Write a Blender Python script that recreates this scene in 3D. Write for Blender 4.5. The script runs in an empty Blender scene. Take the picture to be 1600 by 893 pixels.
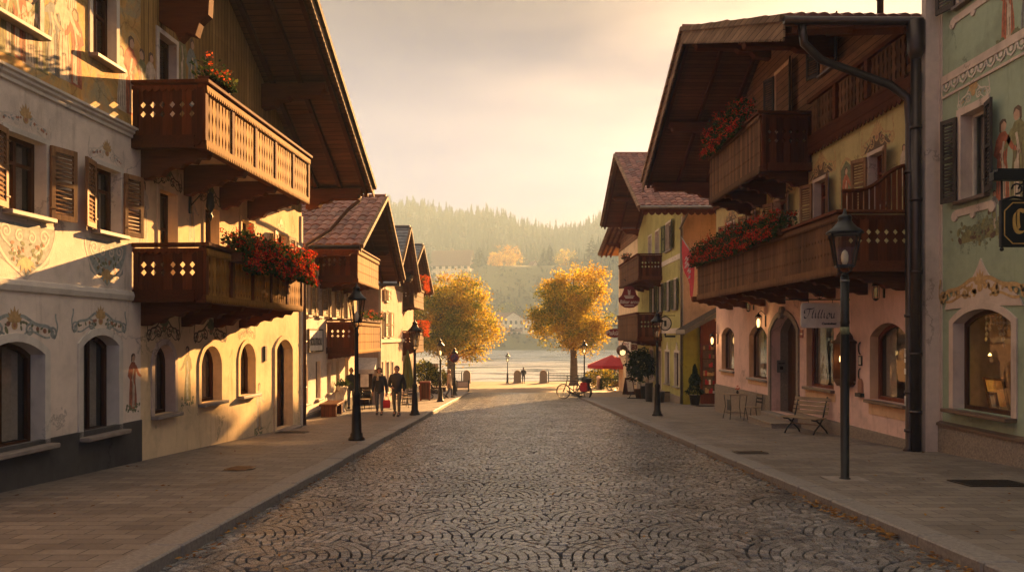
import bpy, bmesh, math, random
from mathutils import Vector, Matrix, noise
RND = random.Random(11)
SC = bpy.context.scene
COL = SC.collection
PI = math.pi
# ------------------------------------------------------------------ camera model (metres; camera looks along +Y)
CAMZ, FPX, HOR = 1.77, 1200.0, 525.0
SLOPE = 0.0425
def g_road(y):
    z = -0.06 - SLOPE * y
    return max(z, -3.6)
def g_pave(y):
    return max(0.06 - SLOPE * y, -3.56)
def at(px, py, Y):
    """point seen at a pixel of the photograph, at distance Y"""
    return Vector(((px - 800) / FPX * Y, Y, CAMZ - (py - HOR) / FPX * Y))

# ------------------------------------------------------------------ mesh builder
class MB:
    def __init__(s):
        s.v = []; s.f = []; s.m = []; s.mi = 0; s.X = None; s.sm = []
    def mat(s, i): s.mi = i; return s
    def add(s, vs, fs, smooth=False):
        b = len(s.v)
        if s.X is not None: vs = [s.X @ Vector(p) for p in vs]
        s.v.extend([tuple(p) for p in vs])
        for f in fs:
            s.f.append([i + b for i in f]); s.m.append(s.mi); s.sm.append(smooth)
        return s
    def quad(s, a, b, c, d): return s.add([a, b, c, d], [(0, 1, 2, 3)])
    def box(s, x0, x1, y0, y1, z0, z1):
        if x0 > x1: x0, x1 = x1, x0
        if y0 > y1: y0, y1 = y1, y0
        if z0 > z1: z0, z1 = z1, z0
        return s.add([(x0,y0,z0),(x1,y0,z0),(x1,y1,z0),(x0,y1,z0),(x0,y0,z1),(x1,y0,z1),(x1,y1,z1),(x0,y1,z1)],
                     [(0,3,2,1),(4,5,6,7),(0,1,5,4),(1,2,6,5),(2,3,7,6),(3,0,4,7)])
    def bar(s, p, q, w, h, up=(0,0,1)):
        """rectangular bar from p to q, w across, h along up"""
        p = Vector(p); q = Vector(q); d = (q - p).normalized(); u = Vector(up)
        r = d.cross(u)
        if r.length < 1e-5: r = d.cross(Vector((1,0,0)))
        r.normalize(); u = r.cross(d).normalized()
        vs = []
        for c in (p, q):
            for a, b in ((-1,-1),(1,-1),(1,1),(-1,1)):
                vs.append(c + r * (a * w / 2) + u * (b * h / 2))
        return s.add(vs, [(0,3,2,1),(4,5,6,7),(0,1,5,4),(1,2,6,5),(2,3,7,6),(3,0,4,7)])
    def prism(s, poly, ax, a, b):
        n = len(poly)
        if ax == 'y': L = lambda p, t: (p[0], t, p[1])
        elif ax == 'x': L = lambda p, t: (t, p[0], p[1])
        else: L = lambda p, t: (p[0], p[1], t)
        vs = [L(p, a) for p in poly] + [L(p, b) for p in poly]
        fs = [tuple(range(n))[::-1], tuple(range(n, 2 * n))]
        for i in range(n):
            j = (i + 1) % n
            fs.append((i, j, n + j, n + i))
        return s.add(vs, fs)
    def tube(s, pts, r, n=8, caps=True, smooth=True):
        pts = [Vector(p) for p in pts]
        rs = r if isinstance(r, (list, tuple)) else [r] * len(pts)
        vs = []; fs = []
        prev = None
        for i, p in enumerate(pts):
            if i == 0: d = pts[1] - pts[0]
            elif i == len(pts) - 1: d = pts[-1] - pts[-2]
            else: d = (pts[i + 1] - pts[i]).normalized() + (pts[i] - pts[i - 1]).normalized()
            if d.length < 1e-9: d = Vector((0,0,1))
            d.normalize()
            if prev is None:
                a = d.cross(Vector((0,0,1)))
                if a.length < 1e-3: a = d.cross(Vector((1,0,0)))
            else:
                a = prev - d * prev.dot(d)
                if a.length < 1e-6: a = d.cross(Vector((0,0,1)))
            a.normalize(); prev = a
            b = d.cross(a)
            for k in range(n):
                t = 2 * PI * k / n
                vs.append(p + (a * math.cos(t) + b * math.sin(t)) * rs[i])
        for i in range(len(pts) - 1):
            for k in range(n):
                k2 = (k + 1) % n
                fs.append((i*n+k, i*n+k2, (i+1)*n+k2, (i+1)*n+k))
        s.add(vs, fs, smooth)
        if caps:
            m = len(pts) - 1
            b = len(s.v) - len(vs)
            s.f.append([b + k for k in range(n)][::-1]); s.m.append(s.mi); s.sm.append(False)
            s.f.append([b + m*n + k for k in range(n)]); s.m.append(s.mi); s.sm.append(False)
        return s
    def lathe(s, prof, c=(0,0,0), n=16, smooth=True, rot=0.0):
        """prof: list of (r, z)"""
        vs = []; fs = []
        for r, z in prof:
            for k in range(n):
                t = rot + 2 * PI * k / n
                vs.append((c[0] + r * math.cos(t), c[1] + r * math.sin(t), c[2] + z))
        m = len(prof)
        for i in range(m - 1):
            for k in range(n):
                k2 = (k + 1) % n
                fs.append((i*n+k, i*n+k2, (i+1)*n+k2, (i+1)*n+k))
        fs.append(tuple(range(n))[::-1]); fs.append(tuple(range((m-1)*n, m*n)))
        return s.add(vs, fs, smooth)
    def ball(s, c, r, n=10, m=7, sx=1, sy=1, sz=1):
        prof = [(max(1e-4, math.sin(PI*i/m)), -math.cos(PI*i/m)) for i in range(m + 1)]
        vs = []; fs = []
        for rr, zz in prof:
            for k in range(n):
                t = 2*PI*k/n
                vs.append((c[0]+r*sx*rr*math.cos(t), c[1]+r*sy*rr*math.sin(t), c[2]+r*sz*zz))
        for i in range(m):
            for k in range(n):
                k2 = (k+1) % n
                fs.append((i*n+k, i*n+k2, (i+1)*n+k2, (i+1)*n+k))
        return s.add(vs, fs, True)
    def stroke(s, pts, w, y0, y1):
        """flat ribbon drawn in the x,z plane, raised from y0 to y1"""
        n = len(pts)
        ws = w if isinstance(w, (list, tuple)) else [w] * n
        L = []; Rr = []
        for i in range(n):
            a = pts[max(0, i-1)]; b = pts[min(n-1, i+1)]
            dx, dz = b[0]-a[0], b[1]-a[1]
            l = math.hypot(dx, dz) or 1e-6
            nx, nz = -dz/l, dx/l
            L.append((pts[i][0]+nx*ws[i]/2, pts[i][1]+nz*ws[i]/2)); Rr.append((pts[i][0]-nx*ws[i]/2, pts[i][1]-nz*ws[i]/2))
        vs = []
        for i in range(n):
            vs += [(L[i][0], y0, L[i][1]), (L[i][0], y1, L[i][1]), (Rr[i][0], y1, Rr[i][1]), (Rr[i][0], y0, Rr[i][1])]
        fs = [(0,1,2,3), (4*n-1, 4*n-2, 4*n-3, 4*n-4)]
        for i in range(n - 1):
            a = 4*i; b = a + 4
            fs += [(a, b, b+1, a+1), (a+1, b+1, b+2, a+2), (a+2, b+2, b+3, a+3)]
        return s.add(vs, fs)
    def nib(s, pts, nx, nz, y0, y1):
        """broad-nib pen stroke in the x,z plane"""
        n = len(pts); vs = []
        for x, z in pts:
            vs += [(x-nx, y0, z-nz), (x-nx, y1, z-nz), (x+nx, y1, z+nz), (x+nx, y0, z+nz)]
        fs = [(0,1,2,3), (4*n-1, 4*n-2, 4*n-3, 4*n-4)]
        for i in range(n - 1):
            a = 4*i; b = a + 4
            fs += [(a, b, b+1, a+1), (a+1, b+1, b+2, a+2), (a+2, b+2, b+3, a+3), (a+3, b+3, b, a)]
        return s.add(vs, fs)
    def disc(s, x, z, r, y0, y1, n=10, sz=1.0, rot=0.0):
        poly = []
        for k in range(n):
            t = 2*PI*k/n
            a, b = r*math.cos(t), r*sz*math.sin(t)
            poly.append((x + a*math.cos(rot)-b*math.sin(rot), z + a*math.sin(rot)+b*math.cos(rot)))
        return s.prism(poly, 'y', y0, y1)
    def build(s, name, mats, parent=None, bevel=0, recalc=True, auto=True):
        if not isinstance(mats, (list, tuple)): mats = [mats]
        me = bpy.data.meshes.new(name)
        me.from_pydata(s.v, [], s.f)
        for m in mats: me.materials.append(m)
        me.polygons.foreach_set('material_index', s.m)
        me.polygons.foreach_set('use_smooth', s.sm)
        if recalc and len(s.f) < 60000:
            bm = bmesh.new(); bm.from_mesh(me); bmesh.ops.recalc_face_normals(bm, faces=bm.faces); bm.to_mesh(me); bm.free()
        me.update()
        o = bpy.data.objects.new(name, me); COL.objects.link(o)
        if parent is not None: o.parent = parent
        if bevel:
            bv = o.modifiers.new('Bevel', 'BEVEL'); bv.width = bevel; bv.segments = 1; bv.limit_method = 'ANGLE'; bv.angle_limit = 0.9
        return o

def tag(o, label, cat, group=None):
    o['label'] = label; o['category'] = cat
    if group: o['group'] = group
    return o
def struct(o): o['kind'] = 'structure'; return o
def stuff(o): o['kind'] = 'stuff'; return o
def empty(name, loc=(0,0,0), rz=0.0, label=None, cat=None, group=None):
    o = bpy.data.objects.new(name, None); COL.objects.link(o)
    o.location = loc; o.rotation_euler = (0, 0, rz); o.empty_display_size = 0.3
    if label: tag(o, label, cat, group)
    return o
def copy_tree(o, parent=None):
    c = o.copy(); COL.objects.link(c)
    c.parent = parent
    for ch in list(o.children): copy_tree(ch, c)
    return c

# ------------------------------------------------------------------ materials
class NT:
    def __init__(s, name):
        s.m = bpy.data.materials.new(name); s.m.use_nodes = True
        s.t = s.m.node_tree; s.t.nodes.clear()
        s.out = s.n('ShaderNodeOutputMaterial')
    def n(s, typ, **kw):
        nd = s.t.nodes.new(typ)
        for k, v in kw.items(): setattr(nd, k, v)
        return nd
    def l(s, a, b): s.t.links.new(a, b)
    def coords(s, scale=(1,1,1), kind='Object', rot=(0,0,0)):
        c = s.n('ShaderNodeTexCoord'); mp = s.n('ShaderNodeMapping')
        mp.inputs['Scale'].default_value = scale; mp.inputs['Rotation'].default_value = rot
        s.l(c.outputs[kind], mp.inputs['Vector']); return mp.outputs['Vector']
    def noise(s, vec, scale, detail=4, rough=.6, dist=0):
        n = s.n('ShaderNodeTexNoise'); n.inputs['Scale'].default_value = scale; n.inputs['Detail'].default_value = detail
        n.inputs['Roughness'].default_value = rough; n.inputs['Distortion'].default_value = dist
        if vec is not None: s.l(vec, n.inputs['Vector'])
        return n
    def ramp(s, fac, stops, interp='LINEAR'):
        r = s.n('ShaderNodeValToRGB'); e = r.color_ramp.elements; r.color_ramp.interpolation = interp
        while len(e) < len(stops): e.new(0.5)
        for i, (p, c) in enumerate(stops):
            e[i].position = p; e[i].color = (c[0], c[1], c[2], 1) if len(c) == 3 else c
        s.l(fac, r.inputs['Fac']); return r.outputs['Color']
    def mix(s, fac, a, b, mode='MIX'):
        n = s.n('ShaderNodeMix', data_type='RGBA', blend_type=mode)
        for sock, val in ((n.inputs[0], fac), (n.inputs[6], a), (n.inputs[7], b)):
            if hasattr(val, 'links') or hasattr(val, 'is_output'): s.l(val, sock)
            elif isinstance(val, (int, float)): sock.default_value = val
            else: sock.default_value = (val[0], val[1], val[2], 1)
        return n.outputs[2]
    def math(s, op, a, b=0.0):
        n = s.n('ShaderNodeMath', operation=op)
        for i, v in enumerate((a, b)):
            if isinstance(v, (int, float)): n.inputs[i].default_value = v
            else: s.l(v, n.inputs[i])
        return n.outputs[0]
    def bump(s, h, strength=.3, dist=.02):
        b = s.n('ShaderNodeBump'); b.inputs['Strength'].default_value = strength; b.inputs['Distance'].default_value = dist
        s.l(h, b.inputs['Height']); return b.outputs['Normal']
    def pbr(s, col, rough=.6, metal=0, normal=None, spec=None):
        p = s.n('ShaderNodeBsdfPrincipled')
        if hasattr(col, 'links'): s.l(col, p.inputs['Base Color'])
        else: p.inputs['Base Color'].default_value = (*col, 1)
        if hasattr(rough, 'links'): s.l(rough, p.inputs['Roughness'])
        else: p.inputs['Roughness'].default_value = rough
        p.inputs['Metallic'].default_value = metal
        if spec is not None: p.inputs['Specular IOR Level'].default_value = spec
        if normal is not None: s.l(normal, p.inputs['Normal'])
        s.l(p.outputs[0], s.out.inputs['Surface']); return p

def sc(c, k): return tuple(min(1, x * k) for x in c)
def m_plain(name, col, rough=.6, metal=0, var=.18, scale=6, bump=.0, bscale=60):
    t = NT(name); v = t.coords()
    n = t.noise(v, scale, 5)
    c = t.ramp(n.outputs['Fac'], [(.3, sc(col, 1-var)), (.7, sc(col, 1+var))])
    nor = None
    if bump:
        nb = t.noise(v, bscale, 3); nor = t.bump(nb.outputs['Fac'], bump, .01)
    t.pbr(c, rough, metal, nor); return t.m
def m_wood(name, col, axis='z', plank=0.0, pax='x', rough=.75, var=.35, dark=.55, bump=.35):
    """grain stretched along axis; plank>0 adds board joints every plank metres along pax"""
    t = NT(name)
    st = {'x': (1.2, 14, 14), 'y': (14, 1.2, 14), 'z': (14, 14, 1.2)}[axis]
    v = t.coords(st)
    n = t.noise(v, 1.6, 6, .65, .6)
    c = t.ramp(n.outputs['Fac'], [(.25, sc(col, dark)), (.5, col), (.78, sc(col, 1+var))])
    v2 = t.coords((.5,.5,.5)); n2 = t.noise(v2, 1.3, 3)
    c = t.mix(.55, c, t.ramp(n2.outputs['Fac'], [(.3, (.55,.5,.47)), (.7, (1.15,1.12,1.08))]), 'MULTIPLY')
    h = n.outputs['Fac']
    g = t.n('ShaderNodeNewGeometry')
    rr = t.ramp(g.outputs['Random Per Island'], [(0, (.5,.47,.44)), (1, (1.4,1.4,1.4))])
    c = t.mix(.8, c, rr, 'MULTIPLY')
    if plank:
        sp = t.n('ShaderNodeSeparateXYZ'); cc = t.n('ShaderNodeTexCoord'); t.l(cc.outputs['Object'], sp.inputs[0])
        q = t.math('DIVIDE', sp.outputs[pax.upper()], plank)
        fr = t.math('FRACT', q); fl = t.math('FLOOR', q)
        d = t.math('ABSOLUTE', t.math('SUBTRACT', fr, .5))
        line = t.math('GREATER_THAN', d, .455)
        w = t.n('ShaderNodeTexWhiteNoise', noise_dimensions='1D'); t.l(fl, w.inputs['W'])
        c = t.mix(.9, c, t.ramp(w.outputs['Value'], [(0, (.7,.68,.66)), (1, (1.15,1.15,1.15))]), 'MULTIPLY')
        c = t.mix(line, c, sc(col, .15))
        h = t.math('SUBTRACT', t.math('MULTIPLY', n.outputs['Fac'], .3), line)
    t.pbr(c, rough, 0, t.bump(h, bump, .012), spec=.06); return t.m
def m_stucco(name, col, stain=(.45,.4,.33), amt=.5, rough=.88):
    t = NT(name); v = t.coords()
    a = t.noise(v, .9, 6, .62); b = t.noise(v, 7, 4)
    c = t.ramp(a.outputs['Fac'], [(.28, sc(col, .70)), (.5, col), (.75, sc(col, 1.12))])
    c = t.mix(.4, c, t.ramp(b.outputs['Fac'], [(.3, (.8,.79,.77)), (.7, (1.08,1.07,1.05))]), 'MULTIPLY')
    vs = t.coords((3, 3, .35)); st = t.noise(vs, 1.5, 5, .7)
    c = t.mix(t.ramp(st.outputs['Fac'], [(.54, (0,0,0)), (.72, (amt,amt,amt))]), c, stain, 'MULTIPLY')
    vo = t.n('ShaderNodeTexVoronoi', feature='DISTANCE_TO_EDGE'); vo.inputs['Scale'].default_value = .55
    wob = t.noise(v, 2.6, 6, .7); t.l(t.mix(.45, v, wob.outputs['Color']), vo.inputs['Vector'])
    msk = t.noise(v, .5, 2); cr = t.math('MULTIPLY', t.math('LESS_THAN', vo.outputs['Distance'], .006), t.math('GREATER_THAN', msk.outputs['Fac'], .52))
    c = t.mix(t.math('MULTIPLY', cr, .55), c, sc(col, .35))
    pa = t.noise(v, .7, 2, .4, .3); c = t.mix(t.ramp(pa.outputs['Fac'], [(.62,(0,0,0)),(.64,(.3,.3,.3))]), c, sc(col, 1.18))
    n1 = t.noise(v, 45, 5, .7); n2 = t.noise(v, 5, 3)
    h = t.math('ADD', n1.outputs['Fac'], t.math('MULTIPLY', n2.outputs['Fac'], .8))
    t.pbr(c, rough, 0, t.bump(h, .6, .012), spec=.03); return t.m
def m_island(name, stops, rough=.7, noise_amt=.4, nscale=30, bump=.3, metal=0):
    """colour differs from island to island of the mesh"""
    t = NT(name); g = t.n('ShaderNodeNewGeometry'); v = t.coords()
    c = t.ramp(g.outputs['Random Per Island'], stops)
    n = t.noise(v, nscale, 4)
    c = t.mix(noise_amt, c, t.ramp(n.outputs['Fac'], [(.3, (.6,.58,.56)), (.7, (1.25,1.22,1.2))]), 'MULTIPLY')
    t.pbr(c, rough, metal, t.bump(n.outputs['Fac'], bump, .01)); return t.m
def m_leaf(name, stops, trans=.45, big=None):
    t = NT(name); g = t.n('ShaderNodeNewGeometry')
    c = t.ramp(g.outputs['Random Per Island'], stops)
    if big:
        n = t.noise(t.coords(), big, 2); c = t.mix(.85, c, t.ramp(n.outputs['Fac'], [(.35, (.55,.62,.5)), (.65, (1.2,1.1,1))]), 'MULTIPLY')
    d = t.n('ShaderNodeBsdfDiffuse'); tr = t.n('ShaderNodeBsdfTranslucent'); mx = t.n('ShaderNodeMixShader')
    t.l(c, d.inputs[0]); t.l(c, tr.inputs[0]); mx.inputs[0].default_value = trans
    t.l(d.outputs[0], mx.inputs[1]); t.l(tr.outputs[0], mx.inputs[2]); t.l(mx.outputs[0], t.out.inputs['Surface']); return t.m
def m_glass(name, tint=(.9,.9,.88), base=.04):
    t = NT(name); fr = t.n('ShaderNodeLayerWeight'); fr.inputs['Blend'].default_value = .5
    f = t.math('ADD', t.math('MULTIPLY', t.math('POWER', fr.outputs['Facing'], 4.0), .85), base+.03)
    a = t.n('ShaderNodeBsdfTransparent'); b = t.n('ShaderNodeBsdfGlossy'); mx = t.n('ShaderNodeMixShader')
    a.inputs[0].default_value = (*tint, 1); b.inputs['Roughness'].default_value = .02
    n = t.noise(t.coords(), 1.4, 2); t.l(t.bump(n.outputs['Fac'], .06, .05), b.inputs['Normal'])
    t.l(f, mx.inputs[0]); t.l(a.outputs[0], mx.inputs[1]); t.l(b.outputs[0], mx.inputs[2]); t.l(mx.outputs[0], t.out.inputs['Surface']); return t.m
def m_emit(name, col, k):
    t = NT(name); e = t.n('ShaderNodeEmission'); e.inputs[0].default_value = (*col, 1); e.inputs[1].default_value = k
    t.l(e.outputs[0], t.out.inputs['Surface']); return t.m
# ------------------------------------------------------------------ palette
M = {}
M['white_stucco'] = m_stucco('white_stucco', (.76,.645,.54))
M['cream_stucco'] = m_stucco('cream_stucco', (.74,.57,.36), (.5,.36,.18))
M['grey_plinth'] = m_stucco('grey_plinth', (.17,.155,.14), amt=.3)
M['pink_stucco'] = m_stucco('pink_stucco', (.74,.51,.44), (.5,.38,.3))
M['cream2_stucco'] = m_stucco('pale_yellow_stucco', (.52,.43,.21), (.5,.42,.3))
M['stone_plinth'] = m_plain('stone_plinth', (.24,.19,.145), .85, var=.35, scale=30, bump=.4, bscale=80)
M['green_stucco'] = m_stucco('green_stucco', (.34,.40,.285), (.5,.48,.4), .35)
M['lime_stucco'] = m_stucco('lime_stucco', (.42,.395,.16), (.5,.45,.3))
M['peach_stucco'] = m_stucco('peach_stucco', (.66,.42,.25), (.6,.45,.3))
M['ochre_stucco'] = m_stucco('ochre_stucco', (.34,.31,.05))
M['rose_stucco'] = m_stucco('rose_stucco', (.62,.45,.36))
M['trim'] = m_stucco('trim_plaster', (.60,.48,.40), amt=.35)
M['trim_white'] = m_stucco('trim_white', (.66,.60,.52), amt=.3)
M['trim_lines'] = m_plain('trim_groove', (.2,.17,.15), .85)
M['timber'] = m_wood('dark_timber', (.10,.032,.011), 'y', bump=.4)
M['timber_x'] = m_wood('dark_timber_long', (.105,.034,.012), 'x', bump=.4)
M['timber_z'] = m_wood('dark_timber_upright', (.115,.034,.011), 'z', bump=.4)
M['slat'] = m_wood('sunbleached_slats', (.30,.15,.032), 'z', var=.3, bump=.3)
M['brown_slat'] = m_wood('brown_slats', (.15,.075,.034), 'z', var=.3, bump=.3)
M['clad'] = m_wood('painted_boards', (.38,.24,.085), 'z', .16, 'x', bump=.4)
M['clad_dark'] = m_wood('brown_cladding', (.25,.13,.065), 'x', .2, 'z', bump=.4)
M['soffit'] = m_wood('soffit_boards', (.20,.085,.036), 'y', .15, 'x', bump=.45)
M['soffit_pale'] = m_wood('pale_soffit_boards', (.34,.20,.09), 'y', .15, 'x', bump=.4)
M['barge'] = m_wood('weathered_barge', (.24,.155,.095), 'x', .17, 'z', bump=.4)
M['under'] = m_plain('balcony_underside', (.5,.40,.29), .8)
M['shutter'] = m_wood('shutter_brown', (.25,.135,.065), 'z', bump=.2, rough=.5)
M['shutter_dark'] = m_wood('shutter_charcoal', (.06,.048,.04), 'z', bump=.2, rough=.5)
M['shutter_green'] = m_wood('shutter_green', (.075,.085,.042), 'z', bump=.2, rough=.5)
M['shutter_pale'] = m_wood('shutter_beige', (.40,.30,.18), 'z', bump=.2, rough=.6)
M['frame_brown'] = m_wood('window_frame_brown', (.075,.032,.016), 'z', rough=.4, bump=.15)
M['frame_red'] = m_wood('window_frame_redbrown', (.17,.05,.025), 'z', rough=.4, bump=.15)
M['frame_white'] = m_plain('window_frame_white', (.55,.5,.43), .5)
M['door_wood'] = m_wood('door_wood', (.10,.04,.018), 'z', .14, 'x', rough=.45)
M['glass'] = m_glass('window_glass')
M['shop_glass'] = m_glass('shop_window_glass', base=.01)
M['lamp_glass'] = m_glass('lamp_glass', (.95,.92,.85), .06)
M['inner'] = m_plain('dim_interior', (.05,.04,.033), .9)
M['curtain'] = m_plain('curtain_cloth', (.34,.28,.22), .9, scale=20)
M['sill'] = m_plain('stone_sill', (.24,.20,.17), .6, bump=.2)
M['sill_wood'] = m_plain('metal_sill', (.12,.075,.05), .35)
M['iron'] = m_plain('black_iron', (.022,.02,.018), .45, .6, bump=.15)
M['zinc'] = m_plain('brown_zinc', (.06,.045,.038), .4, .7, bump=.1)
M['zinc_grey'] = m_plain('grey_zinc', (.20,.18,.16), .45, .7)
M['copper_pipe'] = m_plain('copper_pipe', (.13,.07,.045), .45, .6)
M['tile_red'] = m_island('red_clay_tiles', [(0,(.13,.055,.04)),(.5,(.23,.095,.065)),(.85,(.30,.14,.095)),(1,(.16,.10,.08))], .75, .6, 22, .4)
M['tile_dark'] = m_island('brown_clay_tiles', [(0,(.10,.05,.038)),(.6,(.17,.085,.06)),(1,(.22,.12,.085))], .75, .6, 22, .4)
M['slate'] = m_island('slate_shingles', [(0,(.06,.065,.07)),(.6,(.11,.115,.12)),(1,(.17,.17,.17))], .5, .5, 18, .35)
M['scroll'] = m_plain('painted_scroll', (.60,.51,.42), .85)
M['scroll_blue'] = m_plain('painted_bluegrey', (.31,.325,.29), .85, var=.3, scale=14)
M['scroll_gold'] = m_plain('painted_gold', (.46,.29,.12), .75, var=.3, scale=14)
M['scroll_red'] = m_plain('painted_russet', (.36,.17,.10), .85)
M['scroll_green'] = m_plain('painted_olive', (.16,.165,.085), .85, var=.4, scale=20)
M['scroll_brown'] = m_plain('painted_brown', (.13,.08,.045), .85, var=.4, scale=20)
M['skin_paint'] = m_plain('painted_flesh', (.50,.31,.2), .85)
M['robe_red'] = m_plain('painted_robe_red', (.38,.115,.055), .85, var=.45, scale=9)
M['robe_green'] = m_plain('painted_robe_green', (.21,.19,.08), .85, var=.4, scale=9)
M['robe_blue'] = m_plain('painted_robe_blue', (.19,.205,.19), .85, var=.4, scale=9)
M['robe_pale'] = m_plain('painted_robe_pale', (.5,.4,.29), .85, var=.3, scale=9)
M['white_paint'] = m_plain('white_paint', (.7,.66,.6), .6)
M['black_paint'] = m_plain('black_paint', (.02,.018,.016), .6)
M['gold_leaf'] = m_plain('gold_leaf', (.62,.36,.10), .35, .4)
M['red_sign'] = m_plain('red_enamel', (.22,.022,.018), .4)
M['red_cloth'] = m_plain('red_cloth', (.42,.025,.03), .85)
M['leaf_green'] = m_leaf('geranium_leaves', [(0,(.02,.035,.012)),(.6,(.045,.07,.02)),(1,(.10,.11,.03))], .35)
M['bloom_red'] = m_leaf('red_blossoms', [(0,(.30,.012,.012)),(.5,(.55,.03,.015)),(.85,(.62,.09,.02)),(1,(.6,.16,.05))], .35)
M['bloom_orange'] = m_leaf('orange_blossoms', [(0,(.5,.04,.015)),(1,(.75,.17,.04))], .35)
M['dark_wood'] = m_wood('planter_wood', (.11,.045,.02), 'x')
M['bench_wood'] = m_wood('weathered_bench_slats', (.27,.20,.13), 'x', bump=.4)

def fresco_mat():
    t = NT('faded_fresco'); v = t.coords((1,1,1))
    a = t.noise(v, 1.1, 5, .65, 1.4); b = t.noise(v, 3.4, 5, .65, 1.0)
    c = t.ramp(a.outputs['Fac'], [(.25,(.24,.19,.10)),(.40,(.44,.28,.09)),(.5,(.56,.37,.13)),(.6,(.36,.32,.2)),(.72,(.6,.42,.18))])
    c2 = t.ramp(b.outputs['Fac'], [(.30,(.5,.44,.36)),(.45,(1,.95,.85)),(.6,(1.1,.82,.62)),(.7,(.72,.78,.7))])
    c = t.mix(.75, c, c2, 'MULTIPLY')
    vo = t.n('ShaderNodeTexVoronoi', feature='DISTANCE_TO_EDGE'); vo.inputs['Scale'].default_value = 2.0
    nn = t.noise(v, 2.2, 4); t.l(t.mix(.35, v, nn.outputs['Color']), vo.inputs['Vector'])
    line = t.ramp(vo.outputs['Distance'], [(0,(.45,.38,.3)),(.03,(1,1,1))])
    c = t.mix(.6, c, line, 'MULTIPLY')
    n1 = t.noise(v, 40, 4)
    t.pbr(c, .9, 0, t.bump(n1.outputs['Fac'], .4, .01)); return t.m
M['fresco'] = fresco_mat()

# ------------------------------------------------------------------ houses
class House:
    """empty at the foot of the facade; local x along the wall, local y out to the street, z up"""
    def __init__(s, name, ox, oy, ex, label, cat='house', group=None):
        ex = Vector((ex[0], ex[1], 0)).normalized()
        s.rz = math.atan2(ex.y, ex.x)
        s.o = empty(name, (ox, oy, 0), s.rz, label, cat, group)
        s.mw = Matrix.Translation((ox, oy, 0)) @ Matrix.Rotation(s.rz, 4, 'Z')
        s.inv = s.mw.inverted()
        s.c = s.inv @ Vector((0, 0, CAMZ))
    def ray(s, px, py):
        d = Vector(((px - 800) / FPX, 1, -(py - HOR) / FPX))
        return s.inv.to_3x3() @ d
    def w(s, px, py, y=0.0):
        """seen pixel -> (x, z) on the plane at local y"""
        d = s.ray(px, py); t = (y - s.c.y) / d.y
        p = s.c + d * t; return p.x, p.z
    def e(s, px, py, x):
        """seen pixel -> (y, z) on the plane at local x"""
        d = s.ray(px, py); t = (x - s.c.x) / d.x
        p = s.c + d * t; return p.y, p.z
    def op(s, xl, xr, yt, yb, arch=0, y=0.0, **k):
        a = s.w(xl, yt, y)[0]; b = s.w(xr, yt, y)[0]
        xm = (xl + xr) / 2
        d = dict(x0=min(a, b), x1=max(a, b), z0=s.w(xm, yb, y)[1], z1=s.w(xm, yt, y)[1], arch=arch); d.update(k); return d
    def gz(s, x, y=0.0):
        return g_pave((s.mw @ Vector((x, y, 0))).y)

def arch_pts(x0, x1, zs, h, n=10):
    """from left springing over the crown to the right springing"""
    w = (x1 - x0) / 2; r = (w*w + h*h) / (2*h); cx = (x0+x1)/2; cz = zs + h - r
    a0 = math.atan2(zs - cz, -w); a1 = math.atan2(zs - cz, w)
    if a0 < 0: a0 += 2*PI
    return [(cx + r*math.cos(a0 + (a1-a0)*i/n), cz + r*math.sin(a0 + (a1-a0)*i/n)) for i in range(n+1)]
def outline(o, grow=0.0, base=0.0):
    """open outline of an opening: bottom left, up, over, down to bottom right"""
    x0, x1, z0, z1, h = o['x0']-grow, o['x1']+grow, o['z0']-base, o['z1']+grow, o['arch']
    if h <= 0: return [(x0,z0),(x0,z1),(x1,z1),(x1,z0)]
    hh = h + grow*.6
    return [(x0,z0)] + arch_pts(x0, x1, z1-hh, hh) + [(x1,z0)]
def wall(mb, x0, x1, z0, z1, ops, depth=.22, y=0.0):
    ops = [o for o in ops if o['x1'] > x0 and o['x0'] < x1 and o['z1'] > z0 and o['z0'] < z1]
    xs = sorted({x0, x1, *[min(max(o[k], x0), x1) for o in ops for k in ('x0','x1')]})
    zs = sorted({z0, z1, *[min(max(o[k], z0), z1) for o in ops for k in ('z0','z1')]})
    for i in range(len(xs)-1):
        for j in range(len(zs)-1):
            cx, cz = (xs[i]+xs[i+1])/2, (zs[j]+zs[j+1])/2
            if xs[i+1]-xs[i] < 1e-6 or zs[j+1]-zs[j] < 1e-6: continue
            if any(o['x0'] < cx < o['x1'] and o['z0'] < cz < o['z1'] for o in ops): continue
            mb.quad((xs[i],y,zs[j]),(xs[i+1],y,zs[j]),(xs[i+1],y,zs[j+1]),(xs[i],y,zs[j+1]))
    for o in ops:
        if o['arch'] > 0:
            ap = arch_pts(o['x0'], o['x1'], o['z1']-o['arch'], o['arch']); n = len(ap); h = n//2
            mb.add([(p[0],y,p[1]) for p in ap[:h+1]] + [(o['x0'],y,o['z1'])], [tuple(range(h+1))+(h+1,)])
            mb.add([(p[0],y,p[1]) for p in ap[h:]] + [(o['x1'],y,o['z1'])], [tuple(range(n-h))+(n-h,)])
        ol = outline(o); n = len(ol)
        vs = [(p[0],y,p[1]) for p in ol] + [(p[0],y-depth,p[1]) for p in ol]
        mb.add(vs, [(i, i+1, n+i+1, n+i) for i in range(n-1)] + [(n-1, 0, n, 2*n-1)])
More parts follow.
